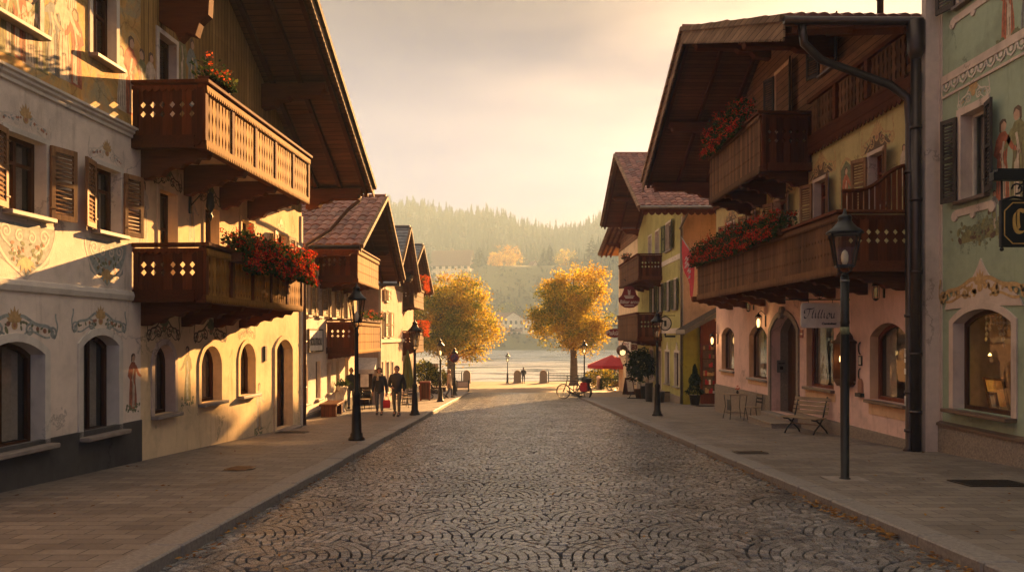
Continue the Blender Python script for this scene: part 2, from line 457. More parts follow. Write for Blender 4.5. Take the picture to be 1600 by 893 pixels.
def ring(mb, o, a, b, y0, y1, base=0.0):
    """raised band between outlines grown by a and by b"""
    A, B = outline(o, a, base), outline(o, b, base); n = len(A)
    vs = []
    for i in range(n):
        vs += [(A[i][0],y0,A[i][1]),(A[i][0],y1,A[i][1]),(B[i][0],y1,B[i][1]),(B[i][0],y0,B[i][1])]
    fs = [(0,1,2,3),(4*n-1,4*n-2,4*n-3,4*n-4)]
    for i in range(n-1):
        p = 4*i; q = p+4
        fs += [(p,q,q+1,p+1),(p+1,q+1,q+2,p+2),(p+2,q+2,q+3,p+3)]
    mb.add(vs, fs)
def window(H, o, depth=.2, frame='frame_brown', surround=.0, smat='trim', sill='sill', bars=(1,1), curtain=True,
           shutters=None, shmat='shutter', sw=None, name='window', open_ang=12, fw=.07, shside=(1,1), sproj=.12, liner=None, glass='glass'):
    m = MB(); y = -depth
    ol = outline(o); B = outline(dict(o, x0=o['x0']+fw, x1=o['x1']-fw, z0=o['z0']+fw, z1=o['z1']-fw, arch=max(0,o['arch']-fw*.3)))
    n = len(ol); vs = []
    for i in range(n): vs += [(ol[i][0],y,ol[i][1]),(ol[i][0],y+.06,ol[i][1]),(B[i][0],y+.06,B[i][1]),(B[i][0],y,B[i][1])]
    fs = []
    for i in range(n):
        p = 4*i; q = 4*((i+1) % n)
        fs += [(p,q,q+1,p+1),(p+1,q+1,q+2,p+2),(p+2,q+2,q+3,p+3)]
    m.add(vs, fs)
    xa, xb, za, zb = o['x0']+fw, o['x1']-fw, o['z0']+fw, o['z1']-fw
    for i in range(1, bars[0]+1):
        xc = xa + (xb-xa)*i/(bars[0]+1); m.box(xc-.03, xc+.03, y+.003, y+.05, za-.01, zb+.01)
    for i in range(1, bars[1]+1):
        zc = za + (zb-za)*(.68 if bars[1] == 1 else i/(bars[1]+1)); m.box(xa-.01, xb+.01, y+.001, y+.047, zc-.025, zc+.025)
    w = m.build(name, M[frame], H.o)
    g = MB(); g.add([(p[0], y+.02, p[1]) for p in B], [tuple(range(n))]); g.build('pane', M[glass], w)
    if curtain:
        c = MB(); N = 14
        for side in (0, 1):
            xw = (xb-xa)*(.36 if side == 0 else .3)
            for k in range(N):
                t0, t1 = k/N, (k+1)/N
                f = lambda t: (xa + xw*t if side == 0 else xb - xw*t)
                yy = lambda t: y-.10+.025*math.sin(t*22)
                c.quad((f(t0),yy(t0),za),(f(t1),yy(t1),za),(f(t1),yy(t1),zb),(f(t0),yy(t0),zb))
        c.build('curtain', M['curtain'], w)
    if surround or liner:
        s = MB()
        if surround: ring(s, o, 0, surround, -.02, .03, base=.0)
        q = outline(o, -.004, -.004); k = len(q); s.add([(p[0],.0,p[1]) for p in q]+[(p[0],-depth+.06,p[1]) for p in q], [(i,i+1,k+i+1,k+i) for i in range(k-1)])
        s.build('surround', M[liner or smat], w, recalc=False)
    if sill:
        s = MB(); e = (surround or .06)
        s.box(o['x0']-e*.9, o['x1']+e*.9, -depth+.01, sproj, o['z0']-.075, o['z0']-.002); s.build('sill', M[sill], w, bevel=.012)
    if shutters:
        hw = sw or (o['x1']-o['x0'])/2; hh = o['z1']-o['z0']
        for sd in (-1, 1):
            if not shside[0 if sd < 0 else 1]: continue
            piv = o['x0']-(surround or .02)*.6 if sd < 0 else o['x1']+(surround or .02)*.6
            shutter(hw, hh, sd, (piv, .045, o['z0']), open_ang, w, shmat)
    return w
def shutter(hw, hh, sd, pos, ang, parent, mat):
    m = MB(); t = .04; fw = .07
    m.X = Matrix.Translation(pos) @ Matrix.Rotation(math.radians(ang*(1 if sd > 0 else -1)), 4, 'Z')
    X = lambda a, b: (a*sd, b*sd)
    def bx(a, b, z0, z1, y0=0, y1=t): m.box(a*sd, b*sd, y0, y1, z0, z1)
    bx(0, fw, 0, hh); bx(hw-fw, hw, 0, hh); bx(fw, hw-fw, 0, fw*1.2); bx(fw, hw-fw, hh-fw*1.2, hh); bx(fw, hw-fw, hh*.5-fw*.5, hh*.5+fw*.5)
    n = max(6, int(hh/.075))
    for i in range(n):
        z = fw*1.2 + (hh-2.4*fw)*(i+.5)/n
        if abs(z-hh*.5) < fw*.6: continue
        a, b = fw*sd, (hw-fw)*sd
        m.add([(a,.004,z+.03),(b,.004,z+.03),(b,t-.006,z-.02),(a,t-.006,z-.02),(a,.0,z+.022),(b,.0,z+.022),(b,t-.01,z-.028),(a,t-.01,z-.028)],
              [(0,1,2,3),(4,7,6,5),(2,1,5,6),(0,3,7,4),(3,2,6,7),(1,0,4,5)])
    for z in (hh*.15, hh*.85): bx(-.03, .1, z-.012, z+.012, t, t+.012)
    return m.build('shutter', M[mat], parent)

# ------------------------------------------------------------------ painted ornaments
def spiral(cx, cz, r0, r1, a0, turns, n=18):
    return [(cx + (r0+(r1-r0)*i/n)*math.cos(a0+turns*2*PI*i/n), cz + (r0+(r1-r0)*i/n)*math.sin(a0+turns*2*PI*i/n)) for i in range(n+1)]
def bez(p, n=14):
    out = []
    for i in range(n+1):
        t = i/n; q = list(p)
        while len(q) > 1: q = [((1-t)*a[0]+t*b[0], (1-t)*a[1]+t*b[1]) for a, b in zip(q, q[1:])]
        out.append(q[0])
    return out
def ornament(H, cx, z, w, h, mats=('scroll','scroll_gold','scroll_green','scroll_red'), name='ornament', fill=None, y=.0015, parent=None):
    """mirrored scrolls with a palmette and blossoms, painted in low relief over an opening"""
    m = MB(); T = .002; lw = max(.022, w*.022); r = random.Random(int((cx*31+z*17)*100))
    hw = w/2
    if fill:
        poly = [(cx-hw*.86, z)] + bez([(cx-hw*.86, z),(cx-hw*.55, z+h*.4),(cx-hw*.3, z+h*.1),(cx, z+h*.95)]) + bez([(cx, z+h*.95),(cx+hw*.3, z+h*.1),(cx+hw*.55, z+h*.4),(cx+hw*.86, z)])
        m.mat(4).prism(poly, 'y', 0, y)
    for sd in (-1, 1):
        P = lambda x, zz: (cx + sd*hw*x, z + h*zz)
        m.mat(0)
        m.stroke(bez([P(.98,-.05),P(.8,.75),P(.62,.1),P(.42,.35),P(.28,.75),P(.1,.62)]), lw*1.3, y, y+T)
        m.stroke([(cx+sd*(a-cx), b) for a, b in spiral(cx+hw*.93, z+h*.12, h*.2, h*.04, 2.4, -1.3)], lw, y, y+T)
        m.stroke([(cx+sd*(a-cx), b) for a, b in spiral(cx+hw*.36, z+h*.22, h*.2, h*.03, 1.2, 1.3)], lw, y, y+T)
        m.stroke(bez([P(.85,.0),P(.6,-.1),P(.5,.35),P(.22,.1)]), lw*.8, y, y+T)
        m.mat(2)
        for k in range(9):
            a = r.uniform(.1,.9); m.disc(*P(a, .12+.4*(1-a)*r.random()+.06), lw*r.uniform(.9,1.7), y+T*.3, y+T*.8, 7, .5, r.uniform(0,3))
        m.mat(3)
        for k in range(4):
            a = r.uniform(.1,.85); m.disc(*P(a, .1+.35*(1-a)), lw*r.uniform(.7,1.1), y+T*.5, y+T*1.1, 8)
        m.mat(0); m.stroke(bez([P(1.0,.1),P(1.12,.45),P(.96,.5),P(1.0,.75)]), lw*.9, y, y+T)
    m.mat(1)
    for k in range(-3, 4):
        a = PI/2 + k*.36; L = h*(.52-.05*abs(k)); ux, uz = math.cos(a), math.sin(a); c0 = (cx, z+h*.42)
        wd = h*.07
        m.prism([(c0[0], c0[1]), (c0[0]+ux*L*.6-uz*wd, c0[1]+uz*L*.6+ux*wd), (c0[0]+ux*L, c0[1]+uz*L), (c0[0]+ux*L*.6+uz*wd, c0[1]+uz*L*.6-ux*wd)], 'y', y+T*.2, y+T*(1.2+.1*abs(k)))
    m.disc(cx, z+h*.36, h*.13, y+T*.4, y+T*1.8, 12)
    m.mat(3).disc(cx, z+h*.36, h*.07, y+T, y+T*2.4, 10)
    return m.build(name, [M[k] for k in mats] + [M[fill or 'scroll']], parent or H.o)
def apron(H, cx, ztop, w, h, name='ornament'):
    """painted shield of scrolls and flowers under a window"""
    m = MB(); y = .0015; T = .002; lw = w*.028; r = random.Random(int(cx*100))
    hw = w/2
    half = [(1,0),(1,-.28),(.86,-.45),(.8,-.7),(.5,-.82),(.2,-.9),(0,-1.0)]
    poly = [(cx+hw*a, ztop+h*b) for a, b in half] + [(cx-hw*a, ztop+h*b) for a, b in half[::-1][1:]]
    m.mat(4).prism(poly, 'y', -.002, y)
    for sd in (-1, 1):
        P = lambda x, zz: (cx+sd*hw*x, ztop+h*zz)
        m.mat(0)
        m.stroke(bez([P(1.02,.02),P(1.1,-.3),P(.7,-.5),P(.9,-.75),P(.3,-.8),P(.0,-1.04)]), lw*1.3, y, y+T)
        m.stroke(bez([P(.8,-.12),P(.8,-.5),P(.4,-.3),P(.35,-.7),P(.0,-.7)]), lw, y, y+T)
        m.stroke([(cx+sd*(a-cx), b) for a, b in spiral(cx+hw*.62, ztop-h*.2, h*.14, h*.03, 0, 1.3)], lw*.9, y, y+T)
        m.stroke([(cx+sd*(a-cx), b) for a, b in spiral(cx+hw*.2, ztop-h*.25, h*.12, h*.03, 2, -1.3)], lw*.9, y, y+T)
        for k in range(16):
            m.mat(2 if k % 3 else 3)
            m.disc(*P(r.uniform(.05,.62), -r.uniform(.35,.8)), lw*r.uniform(.8,1.5), y+T*.4, y+T*1.1, 8, .6, r.uniform(0,3))
    m.mat(1)
    for k in range(-2, 3):
        a = -PI/2 + k*.45; L = h*.34; ux, uz = math.cos(a), math.sin(a); c0 = (cx, ztop-h*.62); wd = h*.05
        m.prism([c0,(c0[0]+ux*L*.6-uz*wd, c0[1]+uz*L*.6+ux*wd),(c0[0]+ux*L, c0[1]+uz*L),(c0[0]+ux*L*.6+uz*wd, c0[1]+uz*L*.6-ux*wd)], 'y', y+T*.2, y+T*(1.3+.1*abs(k)))
    m.mat(0).stroke([(cx-hw*1.02, ztop+.01),(cx+hw*1.02, ztop+.01)], lw*1.4, y, y+T)
    return m.build(name, [M['scroll'],M['scroll_gold'],M['scroll_green'],M['scroll_red'],M['scroll_blue']], H.o)
def painted_figure(H, cx, z0, h, robe='robe_red', inner='robe_pale', turn=1, name='fresco', ground=True, frame=False, y=.0015):
    """a robed figure painted on the plaster"""
    m = MB(); T = .0014; s = h
    P = lambda a, b: (cx + turn*a*s, z0 + b*s)
    if frame:
        m.mat(4).stroke([P(-.24,-.06),P(-.24,.95),P(-.15,1.08),P(0,1.14),P(.15,1.08),P(.24,.95),P(.24,-.06),P(-.24,-.06)], s*.05, y, y+T*3)
        m.mat(5).prism([P(-.22,-.05),P(.22,-.05),P(.22,.95),P(0,1.1),P(-.22,.95)], 'y', -.002, y*.6)
    if ground:
        r = random.Random(int(cx*77))
        m.mat(5)
        for k in range(26): m.disc(*P(r.uniform(-.22,.22), r.uniform(-.04,.1)), s*r.uniform(.02,.045), y*.5, y+T*.2*r.random(), 7, .6, r.uniform(0,3))
    m.mat(0).prism([P(-.12,.03),P(.13,.02),P(.12,.3),P(.10,.55),P(.12,.76),P(.05,.84),P(-.05,.83),P(-.10,.75),P(-.07,.5),P(-.11,.25)], 'y', 0, y)
    m.mat(1).prism([P(-.05,.06),P(.04,.05),P(.02,.42),P(.0,.5),P(-.05,.42)], 'y', 0, y+T*.3)
    m.mat(1).stroke([P(-.02,.72),P(.02,.55),P(-.03,.3)], s*.035, y, y+T*.7)
    m.mat(0).stroke([P(-.07,.76),P(-.17,.62),P(-.24,.58)], [s*.07,s*.06,s*.045], 0, y+T*.4)
    m.mat(0).stroke([P(.09,.75),P(.14,.6),P(.05,.52)], [s*.07,s*.06,s*.045], 0, y+T*.5)
    m.mat(2).disc(*P(-.26,.58), s*.022, y, y+T*.6); m.disc(*P(.03,.52), s*.022, y, y+T*.7)
    m.mat(2).disc(*P(-.01,.90), s*.052, y, y+T*.5, 12, 1.25)
    m.mat(3).prism([P(-.07,.91),P(-.05,.97),P(.01,.985),P(.06,.95),P(.065,.85),P(.035,.82),P(.03,.92),P(-.02,.955)], 'y', 0, y+T*.7)
    for k in range(4): m.mat(3).stroke([P(-.09+.055*k,.06+.02*k),P(-.07+.05*k,.35),P(-.05+.035*k,.6)], s*.010, y, y+T*.5)
    return m.build(name, [M[robe],M[inner],M['skin_paint'],M['scroll_brown'],M['scroll_gold'],M['scroll_green']], H.o)

# ------------------------------------------------------------------ balconies
def sawn_board(m, x, wd, z0, z1, y0, y1, kind):
    hw = wd/2
    if kind == 'wave':
        L = []; n = 26
        for i in range(n+1):
            t = i/n; u = (t*3) % 1.0
            k = 1 - .42*max(0, math.sin(u*PI))**2 if .06 < t < .94 else 1
            L.append((hw*k, z0+(z1-z0)*t))
        poly = [(x+a, z) for a, z in L] + [(x-a, z) for a, z in L[::-1]]
    elif kind == 'diamond':
        L = [(hw, z0)]; H = z1-z0; d = min(.055, hw*.7); e = .065
        for c in (z0+H*.52, z0+H*.70): L += [(hw, c-e), (hw-d, c), (hw, c+e)]
        L.append((hw, z1)); poly = [(x+a, z) for a, z in L] + [(x-a, z) for a, z in L[::-1]]
    elif kind == 'small':
        L = [(hw, z0)]; H = z1-z0
        for c in (z0+H*.3, z0+H*.62): L += [(hw, c-.045), (hw-.03, c), (hw, c+.045)]
        L.append((hw, z1)); poly = [(x+a, z) for a, z in L] + [(x-a, z) for a, z in L[::-1]]
    else:
        poly = [(x-hw, z0),(x+hw, z0),(x+hw, z1),(x-hw, z1)]
    m.prism(poly, 'y', y0, y1)
def teeth(m, a0, a1, ztop, h, ax, y0, y1, step=.09, round_=False):
    """scalloped or saw-toothed edge board hanging from ztop"""
    n = max(2, int(abs(a1-a0)/step)); p = [(a0, ztop)]
    d = (a1-a0)/n
    for i in range(n):
        if round_: p += [(a0+d*i, ztop-h*.5),(a0+d*(i+.2), ztop-h*.85),(a0+d*(i+.5), ztop-h),(a0+d*(i+.8), ztop-h*.85)]
        else: p += [(a0+d*i, ztop-h*.45),(a0+d*(i+.32), ztop-h),(a0+d*(i+.62), ztop-h)]
    p += [(a1, ztop-h*.45),(a1, ztop)]
    m.prism(p, ax, y0, y1)
def corbel(H, x, y1, zt, h, parent, wd=.18, mat='timber'):
    m = MB()
    p = [(-.02, zt),(y1, zt),(y1, zt-h*.28),(y1-.05, zt-h*.42)]
    L = y1
    for t, k in ((.84,.40),(.80,.55),(.70,.50),(.62,.56),(.58,.70),(.45,.66),(.36,.74),(.30,.92),(.18,.90),(.1,1.0)): p.append((L*t, zt-h*k))
    p.append((-.02, zt-h))
    m.prism(p, 'x', x-wd/2, x+wd/2); return m.build('corbel', M[mat], parent, bevel=.012)
def balcony(H, x0, x1, dep, zf, zr, front='wave', ends='diamond', slat='slat', frame='timber_x', endmat='timber_z', corbels=(), ch=.5, ends_on=(1,1),
            bw=.125, posts=1.1, toothh=.16, underm='under', name='balcony', rail_over=.09):
    m = MB()
    m.mat(0).box(x0, x1, 0.0, dep, zf-.07, zf)                       # deck
    m.mat(1).box(x0+.01, x1-.01, 0.0, dep-.01, zf-.10, zf-.072)
    m.mat(0).box(x0-.02, x1+.02, dep-.16, dep+.02, zf-.24, zf-.002)  # edge beam
    for x in (x0, x1): m.box(x-.07 if x == x0 else x-.09, x+.09 if x == x0 else x+.07, 0, dep-.16, zf-.23, zf-.003)
    b = m.build(name, [M[frame], M[underm]], H.o)
    r = MB()                                                          # rails and posts
    r.box(x0-rail_over, x1+rail_over, dep-.14, dep+rail_over+.03, zr-.07, zr)
    r.box(x0-rail_over*.6, x1+rail_over*.6, dep-.09, dep+.05, zr-.15, zr-.072)
    for x in (x0, x1):
        r.box(x-rail_over if x == x0 else x-.1, x+.1 if x == x0 else x+rail_over, 0, dep-.14, zr-.069, zr-.001)
    r.build('handrail', M[frame], b, bevel=.01)
    n = max(1, round((x1-x0)/posts))
    for i in range(n+1):
        x = x0 + (x1-x0)*i/n; p = MB()
        p.box(x-.055, x+.055, dep-.115, dep+.052 if front == 'wave' else dep-.005, zf-.1, zr-.15)
        p.build('post', M[endmat], b)
    f = MB(); N = int((x1-x0)/(bw*1.12)); st = (x1-x0)/N
    for i in range(N):
        sawn_board(f, x0+st*(i+.5), st*(.97 if front == 'wave' else .93), zf-.12, zr-.17, dep+.0, dep+.028, front)
    f.build('front_panel', M[slat], b)
    t = MB(); teeth(t, x0-.04, x1+.04, zr-.11, .13, 'y', dep+.052, dep+.075, .085)
    teeth(t, x0-.02, x1+.02, zf-.10, toothh, 'y', dep+.03, dep+.055, .085)
    t.build('scalloped_trim', M[slat], b)
    for k, x in enumerate((x0, x1)):
        if not ends_on[k]: continue
        e = MB(); sgn = -1 if k == 0 else 1; N = max(3, int((dep-.1)/.17)); st = (dep-.06)/N
        for i in range(N):
            yy = .02 + st*(i+.5); ee = MB()
            sawn_board(ee, yy, st*.985, zf-.10, zr-.16, 0, .03, ends)
            vs = [((x + sgn*(v[1]+.0)), v[0], v[2]) for v in ee.v]
            e.add(vs, ee.f)
        teeth(e, .0, dep-.02, zr-.10, .11, 'x', x+sgn*.035, x+sgn*.055, .12, True)
        teeth(e, .0, dep-.02, zf-.04, .16, 'x', x+sgn*.035, x+sgn*.055, .2, True)
        for q in (.03, dep-.10): e.box(x-.03, x+sgn*.07, q, q+.09, zf-.1, zr-.15)
        e.build('end_panel', M[endmat], b)
    for cx in corbels: corbel(H, cx, dep*.97, zf-.105, ch, b)
    return b

def flower_box(name, label, H, x0, x1, y, z, fmat='bloom_red', n=1100, h=.34, spill=.3, wd=.22, bloom=150, group=None, seed=1, dens=None):
    """trough with leaves and blossoms, standing on or hanging from a railing"""
    r = random.Random(seed); c = H.mw @ Vector(((x0+x1)/2, y, z))
    root = empty(name, c, H.rz, label, 'flower box', group); L = (x1-x0)/2
    t = MB(); t.box(-L, L, -wd/2, wd/2, -.2, -.02); t.box(-L-.015, L+.015, -wd/2-.015, wd/2+.015, -.045, -.018)
    t.build('trough', M['dark_wood'], root, bevel=.008)
    f = MB(); b = MB()
    def spot():
        x = r.uniform(-L*1.02, L*1.02); prof = .55+.45*noise.noise(Vector((x*.9, seed*3.1, 0)))+.15
        a = r.uniform(-1, 1)
        zz = (r.random()**1.3)*h*prof*1.25 if r.random() < .6 else -r.random()*spill*prof
        yy = a*wd*.9 + (.12*r.random()+.05 if zz < 0 else 0) + (.08 if zz > 0 else 0)*a
        if zz < 0: yy = abs(a)*.12 + wd*.6
        return Vector((x, yy, zz))
    for i in range(n):
        p = spot(); leaf(f, p, r.uniform(.03,.06), r)
    for i in range(int(n/18)):
        p = spot(); q = p + Vector((r.uniform(-.06,.06), r.uniform(-.03,.08), r.uniform(.08,.2)))
        f.tube([p, (p+q)/2, q], .004, 3, False)
        if i % 2: leaf(f, q, .03, r)
    for i in range(bloom):
        p = spot(); p = p + Vector((0, .03, .05)); k = r.randint(10, 18); R0 = r.uniform(.045,.085)
        for j in range(k): leaf(b, p + Vector((r.gauss(0,1), r.gauss(0,1), r.gauss(0,1)))*R0*.6, r.uniform(.018,.034), r)
    f.build('foliage', M['leaf_green'], root, recalc=False); b.build('blossoms', M[fmat], root, recalc=False)
    return root
def leaf(m, p, s, r):
    a = Vector((r.gauss(0,1), r.gauss(0,1), r.gauss(0,1)))
    if a.length < 1e-3: a = Vector((1,0,0))
    a.normalize(); b = a.orthogonal().normalized(); b = (Matrix.Rotation(r.uniform(0, 6.28), 3, a) @ b); c = a.cross(b)
    p = Vector(p)
    m.add([p-b*s, p+c*s*.62, p+b*s, p-c*s*.62], [(0,1,2,3)])

# ------------------------------------------------------------------ roofs
def tiles(m, A, B, C, D, rows, cols, amp=.055, lift=.035, jit=.012, rnd=None, wave=True):
    """tile courses on the slope A-B (eave, left-right) to D-C (ridge); each tile an island"""
    A, B, C, D = map(Vector, (A, B, C, D)); r = rnd or RND
    nrm = (B-A).cross(D-A).normalized()
    if nrm.z < 0: nrm = -nrm
    for i in range(rows):
        t0, t1 = i/rows, min(1.0, (i+1.12)/rows)
        for j in range(cols):
            off = 0 if wave else (.5 if i % 2 else 0)
            s0, s1 = (j+off)/cols, (j+1+off)/cols
            if s1 > 1.0: s1 = 1.0
            if s1-s0 < 1e-4: continue
            P = lambda s, t: (A+(B-A)*s)*(1-t) + (D+(C-D)*s)*t
            l = lift + r.uniform(-jit, jit); K = 5 if wave else 2
            vs = []
            for k in range(K):
                u = k/(K-1); hgt = amp*math.sin(PI*u*.999)**.8 if wave else 0
                s = s0+(s1-s0)*u*.985
                vs.append(P(s, t0) + nrm*(l+hgt)); 
            for k in range(K):
                u = k/(K-1); hgt = amp*math.sin(PI*u*.999)**.8 if wave else 0
                s = s0+(s1-s0)*u*.985
                vs.append(P(s, t1) + nrm*(.004+hgt))
            for k in range(K):
                u = k/(K-1); s = s0+(s1-s0)*u*.985
                vs.append(P(s, t0) + nrm*(-.01))
            fs = [(k, k+1, K+k+1, K+k) for k in range(K-1)] + [(2*K+k, 2*K+k+1, k+1, k) for k in range(K-1)]
            m.add(vs, fs)
def gable_roof(H, xr, zr, xa, za, xb, zb, yo, yi, thick=.16, mat='tile_red', soffit='soffit', barge='barge', bh=.32, purlins=(), rafters=6, rows=(22,0),
               tooth=True, col=.24, purl_len=None, rafter_m='timber', tooth_eave=None):
    """gable to the street: ridge at x=xr, eaves at xa (low x) and xb (high x), from y=yi (behind) out to y=yo"""
    m = MB(); T = thick
    for (x, z) in ((xa, za), (xb, zb)):
        m.mat(0).add([(x,yi,z),(x,yo,z),(xr,yo,zr),(xr,yi,zr)], [(0,1,2,3)])
        m.mat(0).add([(x,yi,z),(x,yo,z),(x,yo,z-T),(x,yi,z-T)], [(0,1,2,3)])
        m.mat(0).add([(x,yi,z),(xr,yi,zr),(xr,yi,zr-T),(x,yi,z-T)], [(0,1,2,3)])
    roof = m.build('roof', [M[mat]], H.o, recalc=False)
    s = MB()
    for (x, z) in ((xa, za), (xb, zb)):
        s.add([(x,yi,z-T),(x,yo-.02,z-T),(xr,yo-.02,zr-T),(xr,yi,zr-T)], [(0,1,2,3)])
    s.build('soffit', M[soffit], roof, recalc=False)
    t = MB()
    for k, (x, z) in enumerate(((xa, za), (xb, zb))):
        if not rows[k]: continue
        cols = int((yo-yi)/col)
        tiles(t, (x,yi,z), (x,yo+.03,z), (xr,yo+.03,zr), (xr,yi,zr), rows[k], cols, wave=(mat not in ('slate',)))
    if t.v: t.build('tile_courses', M[mat], roof, recalc=False)
    rc = MB(); rc.tube([(xr,yi,zr+.03),(xr,yo+.04,zr+.03)], .1, 8); rc.build('ridge_cap', M[mat], roof)
    for k, (x, z) in enumerate(((xa, za), (xb, zb))):
        b = MB(); L = math.hypot(xr-x, zr-z); n = int(L/.16)
        sx, sz = (xr-x)/L, (zr-z)/L
        lo = []
        for i in range(n+1):
            q = L*i/n; px_, pz_ = x+sx*q, z+sz*q
            lo.append((px_, pz_-bh*.86))
            if i < n and tooth:
                q2 = L*(i+.35)/n; lo.append((x+sx*q2, z+sz*q2-bh)); q3 = L*(i+.65)/n; lo.append((x+sx*q3, z+sz*q3-bh))
        b.prism([(x, z+.05)] + lo + [(xr, zr+.05)], 'y', yo, yo+.045)
        b.bar((x, yo+.085, z-.03), (xr, yo+.085, zr-.03), .07, .14, (0,0,1))
        b.build('barge_board', M[barge], roof)
    for k, (x, z) in enumerate(((xa, za), (xb, zb))):               # rafters under the overhang
        for i in range(3):
            q = MB(); y = .25+(yo-.45)*i/2
            q.bar((x, y, z-T-.07), (xr, y, zr-T-.07), .11, .14, (0,0,1))
            q.build('rafter', M[rafter_m], roof)
    for (px_, w, hh) in purlins:
        z = (za + (zr-za)*(px_-xa)/(xr-xa)) if (px_ < xr) == (xa < xr) else (zb + (zr-zb)*(px_-xb)/(xr-xb))
        z = z - T - .14
        q = MB(); ye = (purl_len or yo*.9)
        q.prism([(-.05, z),(ye, z),(ye, z-hh*.55),(ye-.08, z-hh*.62),(ye-.12, z-hh),(ye*.45, z-hh),(ye*.4, z-hh*1.25),(ye*.25, z-hh*1.3),(ye*.2, z-hh*1.7),(-.05, z-hh*1.9)], 'x', px_-w/2, px_+w/2)
        q.build('purlin', M['timber'], roof, bevel=.012)
    return roof
def shell(H, x0, x1, yb, z0, z1, mat, xr=None, zr=None, side=(1,1), smat=None):
    """rear and side walls so that the house is closed, with a dim inside"""
    m = MB()
    m.quad((x0,yb,z0),(x1,yb,z0),(x1,yb,z1),(x0,yb,z1))
    if side[0]: m.quad((x0,0,z0),(x0,yb,z0),(x0,yb,z1),(x0,0,z1))
    if side[1]: m.quad((x1,0,z0),(x1,yb,z0),(x1,yb,z1),(x1,0,z1))
    m.build('side_wall', M[smat or mat], H.o, recalc=False)
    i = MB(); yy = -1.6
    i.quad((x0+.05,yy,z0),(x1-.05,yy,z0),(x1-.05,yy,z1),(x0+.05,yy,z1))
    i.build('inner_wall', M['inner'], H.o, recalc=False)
def gable_wall(m, x0, x1, zt, xr, zr, xa, za, xb, zb, T, y=0.0):
    """triangle from zt up to the underside of the roof"""
    f = lambda x: (za + (zr-za)*(x-xa)/(xr-xa) if (x < xr) == (xa < xr) else zb + (zr-zb)*(x-xb)/(xr-xb)) - T
    m.add([(x0,y,zt),(x1,y,zt),(x1,y,max(zt,f(x1))),(xr,y,f(xr)),(x0,y,max(zt,f(x0)))], [(0,1,2,3,4)])
def pipe(H, pts, r=.055, mat='zinc', name='downpipe', clips=()):
    m = MB(); m.tube(pts, r, 10)
    for z in clips: m.lathe([(r*1.25,-.03),(r*1.25,.03)], (pts[-2][0], pts[-2][1], z), 10)
    return m.build(name, M[mat], H.o)
# ------------------------------------------------------------------ lettering
def text(parent, s, size, x, y, z, mat, shear=0.0, bold=0.0, name='lettering', align='CENTER', sx=1.0):
    cu = bpy.data.curves.new(name, 'FONT'); cu.body = s; cu.size = size; cu.align_x = align; cu.align_y = 'CENTER'
    cu.shear = shear; cu.offset = bold; cu.extrude = .004; cu.resolution_u = 2
    o = bpy.data.objects.new(name, cu); COL.objects.link(o)
    dg = bpy.context.evaluated_depsgraph_get()
    me = bpy.data.meshes.new_from_object(o.evaluated_get(dg)); bpy.data.objects.remove(o)
    me.materials.clear(); me.materials.append(M[mat])
    t = bpy.data.objects.new(name, me); COL.objects.link(t); t.parent = parent
    t.location = (x, y, z); t.rotation_euler = (PI/2, 0, PI); t.scale = (sx, 1, 1); return t

# ================================================================== LEFT: the big painted chalet
A = House('painted_chalet', -7.71+.0562*23.35, 23.35, (-.0562, -1),
          'large chalet with painted gold upper wall, carved balconies and deep timber roof overhang', 'house')
AX = 9.08                                                            # where the white half meets the cream half
w1 = A.op(-4, 68, 528, 693, .2); w1['x1'] = w1['x0'] + 1.25
w1['z0'] = .16; w1['z1'] = A.w(60, 533)[1]
w2 = A.op(128, 184, 523, 676, .18)
w3 = A.op(240, 272, 538, 646, .42); w4 = A.op(313, 345, 540, 627, .42); w5 = A.op(374, 398, 536, 616, .4)
dr = A.op(430, 455, 530, 668, .28)
f1 = A.op(8, 70, 215, 336); f2 = A.op(146, 187, 262, 363)
f1['z0'] = f2['z0']; f1['z1'] = f2['z1']
b1 = A.op(248, 276, 300, 385); b2 = A.op(319, 341, 322, 386); b3 = A.op(377, 395, 343, 391); f3 = A.op(431, 447, 366, 410)
zb = 2.45
for o in (b1, b2, b3): o['z0'] = zb+.05; o['z1'] = b1['z1']
s1 = A.op(-25, 60, -60, 30); s2 = A.op(143, 180, -15, 95); s3 = A.op(247, 274, 60, 124); s4 = A.op(374, 396, 150, 172)
s1['z1'] = s2['z1']; s3['z0'] = 5.35; s4['z0'] = 5.9; s4['z1'] = 7.0
opsA = [w1, w2, w3, w4, w5, dr, f1, f2, b1, b2, b3, f3, s1, s2, s3, s4]
ze0 = A.w(583, 292, 1.95); ze1 = A.w(490, 0, 1.95)
slopeA = (ze1[1]-ze0[1])/(ze1[0]-ze0[0]); xeA, zeA = ze0
xrA = 9.3; zrA = zeA + slopeA*(xrA-xeA); xfA = 2*xrA - xeA
TA = .2
fA = lambda x: (zeA + slopeA*((x if x < xrA else 2*xrA-x)-xeA)) - TA - .02
ZC = 5.5
m = MB(); wall(m, AX, 18.6, -2, ZC, opsA); m.build('wall', M['white_stucco'], A.o, recalc=False)
m = MB(); wall(m, 0, AX, -2, ZC, opsA); m.build('wall', M['cream_stucco'], A.o, recalc=False)
def upper(x0, x1, mat):
    m = MB(); h0 = min(fA(x0), fA(x1)); wall(m, x0, x1, ZC, h0, opsA)
    m.add([(x0,0,h0),(x1,0,h0),(x1,0,max(h0,fA(x1))),(x0,0,max(h0,fA(x0)))], [(0,1,2,3)])
    m.build('upper_wall', M[mat], A.o, recalc=False)
upper(0, 3.2, 'clad'); upper(3.2, 6.2, 'clad'); upper(6.2, AX, 'clad'); upper(AX, xrA, 'fresco'); upper(xrA, 12.6, 'fresco'); upper(12.6, 15.6, 'fresco'); upper(15.6, 18.6, 'fresco')
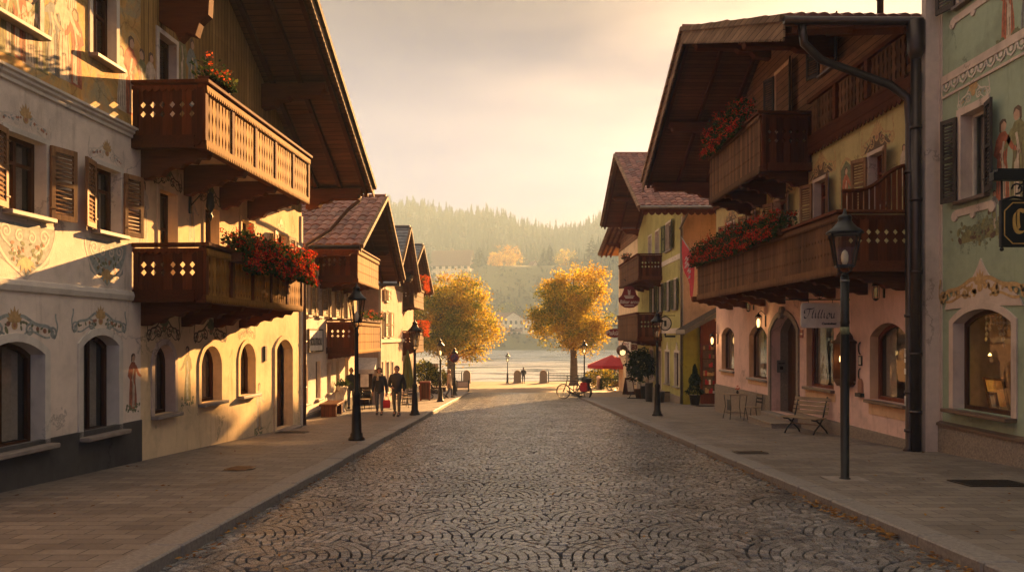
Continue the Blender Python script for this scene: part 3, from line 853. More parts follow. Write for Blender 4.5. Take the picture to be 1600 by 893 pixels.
shell(A, 0, 18.6, -11, -2, 7.0, 'cream_stucco')
zp = A.w(110, 677)[1]
m = MB(); m.add([(AX, .03, -2), (18.6, .03, -2), (18.6, .03, zp), (AX, .03, zp)], [(0,1,2,3)]); m.box(AX, 18.6, -.05, .03, -2, zp)
m.build('plinth', M['grey_plinth'], A.o)
m = MB()                                                              # cornice and string course
m.prism([(0,5.36),(.04,5.37),(.04,5.42),(.08,5.45),(.08,5.49),(.12,5.51),(.12,5.55),(0,5.57)], 'x', AX-.03, 18.6); m.build('cornice', M['trim_white'], A.o)
m = MB(); zs = A.w(110, 453)[1]
m.prism([(0,zs-.1),(.04,zs-.08),(.06,zs),(.04,zs+.07),(0,zs+.09)], 'x', AX+.02, 18.6); m.build('string_course', M['trim_white'], A.o)
for o in (w1, w2): window(A, o, .26, surround=.12, smat='trim_white', sill='sill', bars=(1, 0), curtain=True, sproj=.2)
for o in (w3, w4, w5): window(A, o, .24, surround=.11, smat='trim' if o is w3 else 'cream_stucco', bars=(0, 0), sproj=.16)
for o in (f1, f2): window(A, o, .22, surround=.08, smat='trim_white', bars=(1, 1), shutters=True, shmat='shutter', open_ang=14, sproj=.16, sw=(o['x1']-o['x0'])*.56)
window(A, f3, .2, surround=.07, smat='cream_stucco', bars=(1, 1), shutters=True, shmat='shutter_pale', open_ang=10)
for o in (b1, b2, b3): window(A, o, .24, surround=.08, smat='cream_stucco', sill=None, bars=(1, 1), name='balcony_door')
for o in (s1, s2, s3, s4): window(A, o, .2, surround=.09, smat='trim_white', bars=(1, 1), sproj=.16)
def door_leaf(H, o, depth, mat='door_wood', glazed=False, surround=.12, smat='trim', jamb=None):
    m = MB(); ol = outline(o); m.add([(p[0], -depth, p[1]) for p in ol], [tuple(range(len(ol)))])
    xm = (o['x0']+o['x1'])/2; wd = o['x1']-o['x0']
    for sd in (-1, 1):
        for z0, z1 in ((.12, .42), (.48, .78)):
            a = xm + sd*wd*.25; H_ = o['z1']-o['z0']
            m.box(a-wd*.16, a+wd*.16, -depth, -depth+.025, o['z0']+H_*z0, o['z0']+H_*z1)
    m.box(xm-.02, xm+.02, -depth, -depth+.03, o['z0'], o['z1']-.05)
    d = m.build('door', M[mat], H.o, recalc=False)
    h = MB(); h.tube([(xm+.06,-depth+.03,o['z0']+1.0),(xm+.06,-depth+.08,o['z0']+1.0),(xm+.17,-depth+.08,o['z0']+1.0)], .012, 6); h.build('handle', M['iron'], d)
    if surround:
        s = MB(); ring(s, o, 0, surround, -.02, .05); s.build('surround', M[smat], d)
    return d
dr['z0'] = A.gz(1.3)+.05
door_leaf(A, dr, .3, surround=.13, smat='cream_stucco')
m = MB(); m.box(dr['x0']-.2, dr['x1']+.2, -.3, .28, -1.2, dr['z0']-.004); m.build('doorstep', M['sill'], A.o, bevel=.01)
cx = lambda o: (o['x0']+o['x1'])/2
wdt = lambda o: o['x1']-o['x0']
for o in (w1, w2): ornament(A, cx(o), o['z1']+.06, wdt(o)*1.45, .48, ('scroll_blue','scroll_gold','scroll_green','scroll_red'))
for o in (w3, w4): ornament(A, cx(o), o['z1']+.1, wdt(o)*1.5, .62, ('scroll_brown','scroll_green','scroll_green','scroll_red'))
for o in (w5,): ornament(A, cx(o), o['z1']+.12, wdt(o)*1.0, .5, ('scroll_gold','scroll_green','scroll_green','scroll_red'))
for o in (f1, f2):
    ornament(A, cx(o), o['z1']+.10, wdt(o)*1.3, .42, ('scroll','scroll_gold','scroll_blue','scroll_red'))
    apron(A, cx(o), o['z0']-.14, wdt(o)*1.55, .78)
for o in (b1, b2): ornament(A, cx(o), o['z1']+.1, wdt(o)*1.5, .5, ('scroll_brown','scroll_green','scroll_green','scroll_red'))
ornament(A, cx(f3), f3['z1']+.1, wdt(f3)*.7, .42, ('scroll_gold','scroll_gold','scroll_gold','scroll_red'))
p = A.w(208, 640); painted_figure(A, p[0], p[1], A.w(208, 550)[1]-p[1], 'robe_red', 'robe_pale', 1)
p = A.w(293, 628); painted_figure(A, p[0], p[1], 1.2, 'robe_green', 'scroll_blue', -1)
p = A.w(405, 680); painted_figure(A, p[0], p[1]+.1, 1.3, 'robe_pale', 'scroll_gold', 1)
p = A.w(224, 375); painted_figure(A, p[0], p[1]-.1, 1.25, 'robe_pale', 'scroll_gold', -1, ground=False)
p = A.w(300, 372); painted_figure(A, p[0], p[1]-.1, 1.1, 'robe_pale', 'scroll_gold', 1, ground=False)
for (px_, zz, hh, rb, tn) in ((100, 5.75, 1.55, 'robe_pale', 1), (82, 5.75, 1.35, 'robe_blue', -1), (118, 5.75, 1.3, 'robe_red', -1), (205, 5.75, 1.5, 'robe_red', 1), (222, 5.75, 1.4, 'robe_green', -1),
                              (12, 5.7, 1.2, 'robe_green', 1), (28, 5.72, 1.25, 'robe_red', -1), (46, 5.7, 1.15, 'robe_pale', 1), (64, 5.7, 1.3, 'robe_green', -1), (112, 6.9, 1.0, 'robe_pale', -1), (190, 5.75, 1.2, 'robe_pale', -1), (236, 5.9, 1.3, 'robe_pale', 1), (285, 6.9, 1.2, 'robe_green', -1), (360, 6.5, 1.2, 'robe_green', -1),
                              (300, 6.6, 1.5, 'robe_blue', 1), (322, 6.6, 1.4, 'robe_red', -1), (345, 6.4, 1.4, 'robe_pale', 1)):
    painted_figure(A, A.w(px_, 120)[0], zz, hh, rb, 'robe_pale', tn, ground=False)
roof = gable_roof(A, xrA, zrA, xeA, zeA, xfA, zeA, 1.95, -11.5, TA, 'tile_dark', 'soffit', 'barge', .36,
                  purlins=((A.w(470, 131, 1.0)[0], .3, .34), (A.w(530, 275, 1.0)[0]-.1, .3, .34), (7.6, .34, .4), (13.5, .3, .34)), rows=(0, 0), purl_len=1.7)
t = MB(); tiles(t, (xeA,-2,zeA), (xeA,1.99,zeA), (xrA,1.99,zrA), (xrA,-2,zrA), 26, 16); t.build('tile_courses', M['tile_dark'], roof, recalc=False)
# carved bracket under the ridge
m = MB(); zk = fA(9.0)-1.0
m.prism([(-.02,10.2),(1.3,10.2),(1.32,9.2),(1.16,8.95),(1.2,8.6),(1.0,8.35),(.98,8.0),(.8,7.85),(.72,7.6),(.55,7.66),(.4,7.5),(.3,7.7),(-.02,7.9)], 'x', 8.2, 8.42)
m.prism([(-.02,8.6),(.5,8.75),(1.25,8.9),(1.25,9.15),(-.02,9.15)], 'x', 8.1, 8.52)
m.build('ridge_bracket', M['timber'], A.o, bevel=.012)
xe_u = A.e(208, 130, 9.2)
x_near = A.w(208, 180)[0]; x_far_u = A.w(480, 250, 1.33)[0]; x_far_l = A.w(470, 440, 1.33)[0]
balcony(A, x_far_u, x_near, 1.33, 5.42, 6.42, corbels=(x_near-.35, x_near-2.0, x_near-3.7, x_near-5.3), ch=.62, frame='timber_x')
balcony(A, x_far_l, x_near-.02, 1.33, 2.62, 3.47, corbels=(x_near-.35, x_near-1.9, x_near-3.4, x_near-4.8), ch=.55, toothh=.13)
flower_box('geranium_box', 'long box of red and orange geraniums spilling over the lower balcony of the painted chalet', A, x_far_l+.1, x_near-1.0, 1.33+.16, 3.42, 'bloom_red', 4600, .46, .55, .24, 380, seed=3)
flower_box('plant_box', 'small box of pale green plants on the upper balcony of the painted chalet', A, x_near-1.2, x_near-.25, 1.2, 6.6, 'bloom_orange', 420, .3, .05, .2, 12, seed=5)
# gutter pipe swinging back from the eave to the wall
p0 = Vector((xeA+.02, 1.6, zeA-.12)); 
pipe(A, [(xeA+.06, 1.55, zeA-.10), (xeA+.02, 1.5, zeA-.45), (xeA+.15, 1.2, zeA-.72), (-.9, .6, 5.1), (-.12, .1, 4.55), (-.08, .06, 4.2), (-.08, .06, -1.0)], .06, 'copper_pipe', 'downpipe', (3.4, 1.6, .2))
m = MB(); m.tube([(xeA-.02, 1.95, zeA-.02), (xeA-.02, -11, zeA-.02)], .075, 8); m.build('gutter', M['copper_pipe'], A.o)
m = MB(); m.box(-.03, .17, -.1, .03, 4.25, 4.42); m.box(-.06, .5, -.1, .06, 4.42, 4.52); m.build('eave_stone', M['trim_white'], A.o)
m = MB(); m.box(-.002, .13, 0, .045, -1.2, 5.4); m.build('corner_strip', M['trim_white'], A.o)
p = A.w(413, 552); m = MB(); m.box(p[0]-.06, p[0]+.06, 0, .05, p[1]-.2, p[1]+.2); m.build('menu_plate', M['iron'], A.o)
# wrought iron lamp arm on the wall
p = A.w(296, 300)
L = empty('iron_wall_bracket', A.mw @ Vector((p[0], 0, p[1])), A.rz, 'wrought iron scroll bracket with hanging ornament on the sunlit chalet wall', 'wall bracket')
m = MB(); m.box(-.04,.04,0,.03,-.45,.3); m.tube([(0,.02,.2),(0,.5,.24),(0,.62,.18)], .016, 6)
m.tube([(0, .3+.12*math.cos(t), .08+.12*math.sin(t)) for t in [k*.5 for k in range(13)]], .012, 6)
m.tube([(0,.02,-.3),(0,.2,-.1),(0,.42,.2)], .013, 6); m.build('arm', M['iron'], L)
m = MB(); m.tube([(0,.45,.22),(0,.45,.0)], .008, 5); m.lathe([(.01,.0),(.06,-.05),(.09,-.3),(.05,-.4),(.03,-.46),(.06,-.52),(.01,-.62)], (0,.45,0), 10); m.build('pendant', M['iron'], L)
# white glass floats on the sills of the shop windows
for i, (o, dx, rr) in enumerate(((w1, .72, .10), (w1, .95, .105), (w2, .62, .11))):
    m = MB(); c = A.mw @ Vector((o['x0']+dx, -.42, o['z0']+rr+.05))
    m.ball((0,0,0), rr, 16, 10); m.box(-.05,.05,-.05,.05,-rr-.04,-rr+.01)
    b = m.build('white_ball', M['white_paint']); b.location = c
    tag(b, ('patterned white ball at the front of the nearest shop window, left of its pair','patterned white ball in the nearest shop window, right of its pair','lone white ball inside the second arched shop window')[i], 'ornament', 'white balls in the shop windows')
    m = MB(); q = (o['x0']+.08, o['x1']-.08) if i != 1 else None
    if q:
        m.box(q[0], q[1], -.62, -.27, o['z0']-.02, o['z0']+.03); m.build('display_ledge', M['frame_brown'], A.o)

# ================================================================== LEFT ROW
def low_house(name, label, side, x, y0, y1, yo, roofX, zr, za, zb, ra, rr, rb, wallm, roofm, soff='soffit', top=None, rows=(14,0), base=-3, bh=.22, deep=8, barge='barge', col=.28, sidem=None, xr=None, thick=.13):
    """house with its gable to the street; x = wall line, y0..y1 along the street"""
    if side < 0: H = House(name, x, y1, (0,-1), label); f = lambda y: y1-y
    else: H = House(name, x, y0, (0,1), label); f = lambda y: y-y0
    H.f = f; H.L = y1-y0
    return H
def row_house(name, label, side, x, y0, y1, over, ye0, ze0, yr, zr, ye1, ze1, wallm, roofm, ops, zt, rows, soff='soffit', bh=.24, deep=9, col=.28, sidem=None, purl=True, depth=.18, barge='barge', lower=None):
    H = House(name, x, y1 if side < 0 else y0, (0, -1 if side < 0 else 1), label)
    f = (lambda y: y1-y) if side < 0 else (lambda y: y-y0)
    H.f = f; L = y1-y0
    O = ops(H)
    m = MB(); T = .14
    if lower:
        wall(m, 0, L, lower[1], zt, O, depth); m.build('wall', M[wallm], H.o, recalc=False)
        m = MB(); wall(m, 0, L, -4, lower[1], O, depth); m.build('wall', M[lower[0]], H.o, recalc=False)
    else:
        wall(m, 0, L, -4, zt, O, depth); m.build('wall', M[wallm], H.o, recalc=False)
    m = MB(); xa, xb, xr = f(ye0), f(ye1), f(yr)
    g = lambda xx: (ze0 + (zr-ze0)*(xx-xa)/(xr-xa) if (xx < xr) == (xa < xr) else ze1 + (zr-ze1)*(xx-xb)/(xr-xb)) - T - .02
    P = [(0,0,zt),(L,0,zt)]
    if g(L) > zt: P.append((L,0,g(L)))
    P.append((xr,0,g(xr)))
    if g(0) > zt: P.append((0,0,g(0)))
    m.add(P, [tuple(range(len(P)))]); m.build('gable_wall', M['clad_dark'], H.o, recalc=False)
    shell(H, 0, L, -deep, -4, zt, wallm, smat=sidem)
    w_ = .2
    H.roof = gable_roof(H, xr, zr, xa, ze0, xb, ze1, over, -deep-.4, T, roofm, soff, barge, bh, rows=rows if side > 0 else rows, col=col,
               purlins=[(xr+(xa-xr)*.55, w_, .2), (xr+(xb-xr)*.55, w_, .2), (xr+(xa-xr)*.93, w_, .2)] if purl else (), purl_len=over*.85)
    m = MB(); m.tube([(xa, over, ze0-.05), (xa, -deep, ze0-.05)], .07, 8); m.build('gutter', M['zinc'], H.o)
    m = MB(); teeth(m, -deep, over-.05, ze0-.14, .16, 'x', xa+(.03 if xa < xr else -.05), xa+(.05 if xa < xr else -.03), .22, True); m.build('eave_trim', M['timber_x'], H.o)
    return H
# --- grey-white house with tiled roof
def ops2(H):
    O = [H.op(474, 481, 570, 630), H.op(493.5, 501, 564, 622), H.op(511, 517, 566, 613), H.op(525, 530, 564, 608), H.op(539, 544.5, 560, 601)]
    U = [H.op(477.5, 483, 447, 503), H.op(494, 501, 448, 502), H.op(515, 521.5, 452, 502), H.op(534, 540, 454, 502)]
    for o in O: o['z0'] = max(o['z0'], -.75)
    for o in U: o['z0'], o['z1'] = 2.5, 3.65
    H.O, H.U = O, U; return O + U
B2 = row_house('white_house', 'white rendered house with beige shutters, tiled roof and painted wall sign', -1, -7.05, 25.6, 35.2, 2.0, 25.5, 4.78, 30.6, 7.3, 35.6, 4.45,
               'white_stucco', 'tile_red', ops2, 4.2, (11, 0), col=.30)
for o in B2.O: window(B2, o, .2, bars=(0, 0), curtain=True, sill='sill')
for o in B2.U: window(B2, o, .16, bars=(1, 1), shutters=True, shmat='shutter_pale', sw=.52, open_ang=7, surround=.05, smat='trim_white')
m = MB(); m.prism([(0,-4),(.05,-4),(.05,-.95),(0,-.9)], 'x', 0, 9.6); m.build('plinth', M['grey_plinth'], B2.o)
a = B2.w(481, 548); b = B2.w(502, 516)
m = MB(); x0, x1 = min(a[0],b[0]), max(a[0],b[0]); m.box(x0, x1, .0, .05, a[1], b[1]); sg = m.build('wall_sign', M['white_paint'], B2.o)
m = MB()
for q in ((x0-.05,x1+.05,b[1],b[1]+.05),(x0-.05,x1+.05,a[1]-.05,a[1]),(x0-.05,x0,a[1],b[1]),(x1,x1+.05,a[1],b[1])): m.box(q[0],q[1],0,.07,q[2],q[3])
m.build('sign_frame', M['zinc'], sg)
text(sg, 'SOUTIOU', .36, (x0+x1)/2, .058, a[1]+.30, 'black_paint', bold=.012, sx=(x1-x0)*.88/1.62)
xn = B2.f(29.2)
balcony(B2, B2.f(34.4), xn, 1.1, 1.35, 2.42, front='small', slat='slat', corbels=(xn-.3, xn-1.8, xn-3.4), ch=.35, bw=.15, underm='timber_x')
flower_box('plant_box', 'weathered box of sparse plants on the lower balcony of the white rendered house', B2, B2.f(34.2), xn-.4, 1.15, 2.55, 'bloom_orange', 300, .25, .1, .2, 8, seed=8)
balcony(B2, B2.f(32.3), B2.f(28), 1.4, 3.98, 5.0, front='small', slat='slat', corbels=(B2.f(28.3), B2.f(30.0), B2.f(31.8)), ch=.35, bw=.15, underm='timber_x')
# --- rose house with slate roof
def ops3(H):
    H.U = [H.op(601, 604.5, 452, 470), H.op(597, 600.5, 487, 527), H.op(606, 609, 487, 527)]
    H.O = [H.op(594, 598, 565, 612), H.op(603, 607, 565, 612), H.op(611, 614, 565, 612)]
    return H.U + H.O
B3 = row_house('rose_house', 'rose rendered house with grey slate roof and white awning in the left row', -1, -6.4, 36.9, 45.0, .9, 36.7, 4.45, 41.2, 7.6, 45.7, 4.5, 'rose_stucco', 'slate', ops3, 4.3, (16, 0), col=.3, bh=.2)
for o in B3.U + B3.O: window(B3, o, .15, bars=(1, 0), surround=.07, smat='trim_white', shutters=(o['z0'] > 1) or None, shmat='shutter_pale', sw=.5, open_ang=8)
zz = CAMZ - (532-HOR)/FPX*37
m = MB(); m.box(0, 8.1, 0, .1, zz-.1, zz+.08); m.box(8.1, 8.16, -3, .1, zz-.1, zz+.08); m.build('string_course', M['trim_white'], B3.o)
m = MB(); m.box(8.0, 8.2, -.0, .12, -2, 4.3); m.build('corner_strip', M['trim_white'], B3.o)
# little metal roof between the eaves
m = MB(); x0 = B3.f(36.9)
m.add([(x0+1.4,-2.6,4.2),(x0+1.4,1.2,4.2),(x0+.05,1.2,4.75),(x0+.05,-2.6,4.75)], [(0,1,2,3)]); m.box(x0+1.35, x0+1.45, -2.6, 1.22, 4.08, 4.2); m.build('lean_to_roof', M['slate'], B3.o)
# awning on the side facing the camera
m = MB(); ya, yb_ = -1.45, -.05
m.add([(8.15,ya,.75),(8.15,yb_,.75),(9.0,yb_,.22),(9.0,ya,.22)], [(0,1,2,3)]); m.add([(9.0,ya,.22),(9.0,yb_,.22),(9.02,yb_,.02),(9.02,ya,.02)], [(0,1,2,3)])
m.add([(8.15,yb_,.75),(9.0,yb_,.22),(8.15,yb_,.22)], [(0,1,2)]); m.build('awning', M['white_paint'], B3.o, recalc=False)
m = MB()
m.box(8.11, 8.16, -1.3, -.3, -1.6, .2)
side_door = m.build('side_door', M['frame_brown'], B3.o)
# --- last house of the left row
def ops4(H):
    H.U = [H.op(617, 620, 487, 520), H.op(625, 628, 487, 520)]; H.O = [H.op(618, 621, 560, 612), H.op(626, 629, 560, 612)]; return H.U + H.O
B4 = row_house('slate_roof_house', 'pale house with dark slate roof and two flowered balconies, last of the left row', -1, -7.0, 45.6, 54.5, 1.2, 43.6, 5.0, 49.7, 7.65, 56, 4.9, 'rose_stucco', 'slate', ops4, 4.8, (12, 0), col=.32, bh=.2)
for o in B4.U + B4.O: window(B4, o, .15, bars=(1, 0), surround=.07, smat='trim_white')
balcony(B4, B4.f(51), B4.f(46), 1.1, 3.75, 4.85, front='small', slat='brown_slat', ends='diamond', corbels=(B4.f(46.3), B4.f(48.5)), ch=.35, underm='timber_x')
balcony(B4, B4.f(51), B4.f(46), 1.1, 1.0, 2.1, front='small', slat='brown_slat', ends='diamond', corbels=(B4.f(46.3), B4.f(48.5)), ch=.35, underm='timber_x')
flower_box('geranium_box', 'bright orange geraniums on the upper balcony of the pale slate roofed house', B4, B4.f(48.8), B4.f(46.1), 1.42, 4.95, 'bloom_orange', 700, .5, .6, .3, 260, seed=12)
flower_box('geranium_box', 'bright orange geraniums on the lower balcony of the pale slate roofed house', B4, B4.f(48.8), B4.f(46.1), 1.42, 2.2, 'bloom_orange', 700, .5, .6, .3, 260, seed=14)
# ================================================================== RIGHT: brown balconied chalet with pink ground floor
B = House('balcony_chalet', 8.5, 16.1, (-.0174, 1), 'dark timber balconied chalet with pink ground floor and pale yellow upper wall', 'house')
LB = 14.9
ga = B.op(1127.5, 1147, 511, 578, .28); gb = B.op(1170.5, 1198, 508, 591, .34); gd = B.op(1205, 1246, 492, 642, .5); gc = B.op(1260, 1303, 503, 606, .0); ge = B.op(1359, 1418, 504, 628, .32)
gd['z0'] = B.gz(7.6)+.32
U = [B.op(1137, 1147, 353, 381), B.op(1170, 1180, 334, 365), B.op(1211, 1231, 303, 345), B.op(1273, 1293, 287, 336), B.op(1359, 1382, 237, 305)]
zt0 = sum(o['z1'] for o in U)/5; zb0 = zt0 - 1.25
for o in U: o['z0'], o['z1'] = zb0, zt0
V = [B.op(1213, 1235, 108, 170), B.op(1285, 1306, 100, 152)]
vz = V[0]['z1']
V[0]['z0'] = 7.2; V[1]['z0'] = V[0]['z1']-1.15; V[1]['z1'] = V[0]['z1']
opsB = [ga, gb, gd, gc, ge] + U + V
e0 = B.w(1227, 26, 2.8); er = B.w(1068, 44, 2.8); e1 = B.w(1005, 282, 2.8)
xa, za = e0; xr, zr = er; xb, zbv = e1
TB = .2
gB = lambda x: (za + (zr-za)*(x-xa)/(xr-xa) if x < xr else zbv + (zr-zbv)*(x-xb)/(xr-xb)) - TB - .02
ZP, ZT = 3.25, 7.03
m = MB(); wall(m, 0, LB, -4, ZP, opsB, .3); m.build('wall', M['pink_stucco'], B.o, recalc=False)
m = MB(); wall(m, 0, LB, ZP, ZT, opsB, .26); m.build('wall', M['cream2_stucco'], B.o, recalc=False)
h0 = min(gB(0), gB(LB))
m = MB(); wall(m, 0, LB, ZT, h0, V, .24); m.add([(0,0,h0),(LB,0,h0),(LB,0,gB(LB)),(xr,0,gB(xr)),(0,0,gB(0))], [(0,1,2,3,4)]); m.build('upper_wall', M['clad_dark'], B.o, recalc=False)
shell(B, 0, LB, -10, -4, 7.8, 'cream2_stucco', side=(1, 1))
m = MB(); m.box(-.05, LB, .0, .14, ZT-.02, ZT+.22); teeth(m, 0, LB, ZT-.0, .26, 'y', .10, .125, .2, True); m.build('cladding_trim', M['timber_x'], B.o)
rb = gable_roof(B, xr, zr, xa, za, xb, zbv, 2.8, -10, TB, 'tile_red', 'soffit', 'barge', .52, purlins=((xr+.0, .3, .36), (xa+(xr-xa)*.45, .28, .32), (xb+(xr-xb)*.5, .3, .34), (xb+(xr-xb)*.05, .3, .34)), rows=(6, 0), purl_len=2.5)
m = MB(); m.tube([(xa-.06, 2.85, za-.10), (xa-.06, -10, za-.10)], .085, 10); m.build('gutter', M['zinc'], B.o)
m = MB(); m.lathe([(.07,-.5),(.07,.2),(.1,.21),(.1,.26),(.05,.3)], (xa+1.2, .2, za+.7), 12); m.build('chimney_pipe', M['zinc'], B.o)
# plinth: taller beyond the door
zl = B.w(1160, 608)[1]; zr_ = B.w(1370, 674)[1]
m = MB(); m.box(gd['x1']+.14, LB+.03, -.05, .05, -4, zl); m.box(-.0, gd['x0']-.14, -.05, .045, -4, zr_); m.build('plinth', M['stone_plinth'], B.o)
for o in (ga, gb): window(B, o, .22, frame='frame_brown', surround=.0, liner='peach_stucco', bars=(0, 0), sill='sill', sproj=.1)
window(B, gc, .22, liner='peach_stucco', frame='frame_red', bars=(0, 0), sill='sill_wood', sproj=.12, fw=.09)
window(B, ge, .26, liner='peach_stucco', frame='frame_red', bars=(0, 0), sill='sill_wood', sproj=.14, fw=.09)
for o, a, b, h in ((gc, .1, .02, .3), (ge, .22, .02, .34), (ga, .02, .05, .2), (gb, .02, .08, .22)):
    m = MB(); m.box(o['x0']-a, o['x1']+b, 0, .02, o['z0']-h, o['z0']-.08); m.build('sill_band', M['peach_stucco'], B.o)
# deep stone doorway
d = door_leaf(B, gd, .55, mat='door_wood', surround=.16, smat='ochre_stone' if 'ochre_stone' in M else 'stone_plinth')
m = MB(); m.mat(0).disc((gd['x0']+gd['x1'])/2, gd['z1']+.1, .13, 0, .12, 12, 1.3); m.disc((gd['x0']+gd['x1'])/2, gd['z1']-.02, .08, .02, .15, 10, 1.2); m.build('keystone', M['stone_plinth'], B.o)
m = MB(); ol = outline(gd); n = len(ol); vs = [(p[0],-.29,p[1]) for p in ol]+[(p[0],-.56,p[1]) for p in ol]; m.add(vs, [(i,i+1,n+i+1,n+i) for i in range(n-1)]); m.build('door_reveal', M['stone_plinth'], B.o, recalc=False)
m = MB(); m.box(gd['x0']-.1, gd['x1']+.1, -.56, .3, -2, gd['z0']-.003); m.build('threshold', M['sill'], B.o, bevel=.012)
for (o, mm) in ((U[0], 0), (U[1], 0), (U[2], 0), (U[3], 0), (U[4], 0)):
    window(B, o, .24, frame='frame_red', surround=.09, smat='trim', bars=(1, 1), shutters=True, shmat='shutter', sw=.46, open_ang=20, sill='sill')
    ornament(B, cx(o), o['z1']+.1, wdt(o)*2.1, .75, ('scroll_gold','scroll_gold','scroll_green','scroll_red'), fill='scroll_brown')
for o in V: window(B, o, .2, frame='frame_red', surround=.12, smat='peach_stucco', bars=(1, 1), shutters=True, shmat='shutter_dark', sw=.5, open_ang=18, sill='sill_wood')
for (pxx, rb_, tn) in ((1322, 'robe_red', 1), (1250, 'robe_pale', -1), (1200, 'robe_red', 1), (1412, 'robe_pale', 1)):
    q = B.w(pxx, 300); painted_figure(B, q[0], zb0-.05 if pxx != 1412 else 5.0, 1.35 if pxx == 1322 else .95, rb_, 'robe_pale', tn, ground=False, frame=(pxx == 1322))
# blind balustrade on the cladding
m = MB(); x0 = .35; N = 26
for i in range(N):
    if i in (8, 17): continue
    sawn_board(m, x0+i*.19+.1, .18, 7.35, 8.25, .04, .07, 'wave')
m.build('blind_baluster_boards', M['brown_slat'], B.o)
m = MB(); m.box(x0-.05, x0+N*.19+.1, .03, .16, 8.25, 8.36); m.box(x0-.05, x0+N*.19+.1, .03, .12, 7.27, 7.35)
for i in (8, 17): m.box(x0+i*.19+.02, x0+i*.19+.18, .03, .15, 7.35, 8.25)
m.build('blind_balustrade_rail', M['timber_x'], B.o)
# lower balcony and its curved screen
dl = B.e(1312, 400, .15)[0]
zl0, zl1 = B.e(1312, 416, .15)[1]+.12, B.e(1312, 328, .15)[1]
xf = B.w(1091, 440, dl)[0]
bl = balcony(B, .15, xf, dl, zl0, zl1, front='small', slat='brown_slat', corbels=[.5+i*1.75 for i in range(8)], ch=.5, underm='timber_x', bw=.15, posts=1.5, toothh=.2)
m = MB(); N = 13
for i in range(N):
    t = i/(N-1); yy = .08 + (dl-.16)*t
    hgt = .95 - .58*(1/(1+math.exp(-(t-.42)*9)))
    m.box(.10, .13, yy-.04, yy+.04, zl1, zl1+hgt)
pts = []
for i in range(N+1):
    t = i/N; pts.append((.115, .04+(dl-.08)*t, zl1+.97-.58*(1/(1+math.exp(-(t-.42)*9)))))
m.tube(pts, .045, 6); m.build('curved_screen', M['timber_z'], bl)
flower_box('geranium_box', 'long box of red geraniums along the lower balcony of the dark timber chalet', B, 3.2, xf-.1, dl+.05, zl1+.06, 'bloom_red', 6400, .58, .4, .28, 520, seed=21)
du = B.e(1189, 200, B.w(1268, 200)[0])[0]; xu0 = B.w(1268, 200)[0]; xu1 = B.w(1110, 260, du)[0]
zu0 = B.e(1189, 262, xu0)[1]+.14; zu1 = B.e(1189, 174, xu0)[1]
balcony(B, xu0, xu1, du, zu0, zu1, front='small', slat='brown_slat', corbels=(xu0+.3, xu0+2, xu0+3.7, xu0+5.2), ch=.55, underm='timber_x', bw=.14, posts=1.5, toothh=.2)
flower_box('geranium_box', 'box of pink and red geraniums on the upper balcony of the dark timber chalet', B, xu0+1.1, xu1-.1, du+.04, zu1+.05, 'bloom_red', 3600, .8, .35, .28, 300, seed=23)
# down pipes
pipe(B, [(xa+.0, 2.45, za-.16), (xa+.02, 2.4, za-.55), (.1, 2.0, za-.85), (.06, .55, 7.05), (-.02, .22, 6.75), (-.02, .18, 6.2), (-.02, .18, -.55), (-.06, .3, -.72)], .085, 'zinc', 'downpipe', (5.2, 2.2, .6, -.2))
m = MB(); m.tube([(-.16, .12, 8.3), (-.16, .12, -.75)], .10, 12); m.lathe([(.1,-.5),(.17,-.3),(.17,.3),(.12,.32)], (-.16,.12,8.0), 12)
for z in (6.1, 4.6, 3.1, 1.4, .2): m.lathe([(.12,-.035),(.12,.035)], (-.16,.12,z), 12)
m.build('downpipe', M['zinc'], B.o)
# stickers on the pipe
m = MB(); r = random.Random(4)
for k in range(9):
    z = r.uniform(.1, 1.5); a = r.uniform(-1.2, 1.2); m.box(-.02-.03, -.02+.035, .268, .272, z, z+r.uniform(.06,.13))
m.build('sticker', M['white_paint'], B.o)

# ================================================================== RIGHT: green house at the frame edge
C_ = House('green_house', 8.85, 3.0, (0, 1), 'sage green painted house with white trim bands and a lamp lit shop window', 'house')
LC = 13.0
cw = C_.op(1491, 1582, 482, 645, .26); cu = C_.op(1503, 1540, 172, 308); cv = C_.op(1500, 1545, -140, -8)
cx_ = lambda o: (o['x0']+o['x1'])/2
cu['z0'] = C_.w(1521, 308)[1]
opsC = [cw, cu, cv]
m = MB(); wall(m, 0, LC, -3, 13, opsC, .32); m.build('wall', M['green_stucco'], C_.o, recalc=False)
shell(C_, 0, LC, -10, -3, 13, 'green_stucco')
m = MB(); m.add([(-.5,.9,12.9),(LC+.4,.9,12.9),(LC+.4,-10,14.5),(-.5,-10,14.5)], [(0,1,2,3)]); m.box(-.5, LC+.2, .0, .9, 12.7, 12.9); m.build('roof', M['tile_red'], C_.o)
zp = C_.w(1520, 672)[1]
m = MB(); m.box(0, LC+.005, -.05, .05, -3, zp-.02); m.build('plinth', M['stone_plinth'], C_.o)
m = MB(); m.prism([(0,zp-.02),(.09,zp-.02),(.09,zp+.03),(.0,zp+.07)], 'x', 0, LC+.01); m.build('plinth_cap', M['sill_wood'], C_.o)
m = MB(); m.box(LC-.16, LC+.003, -.02, .025, zp+.08, 13); m.box(LC-.22, LC-.18, -.02, .015, zp+.08, 13); m.build('corner_strip', M['trim'], C_.o)
m = MB(); m.box(LC-.13, LC+.03, -.3, .30, -3, 13); m.build('corner_pilaster', M['trim'], C_.o)
zb1, zb2 = C_.w(1457, 131)[1], C_.w(1457, 156)[1]
bm_ = MB(); bm_.mat(0).box(0, LC-.23, -.02, .03, zb1-.16, zb1); bm_.box(0, LC-.23, -.02, .03, zb2-.12, zb2-.07)
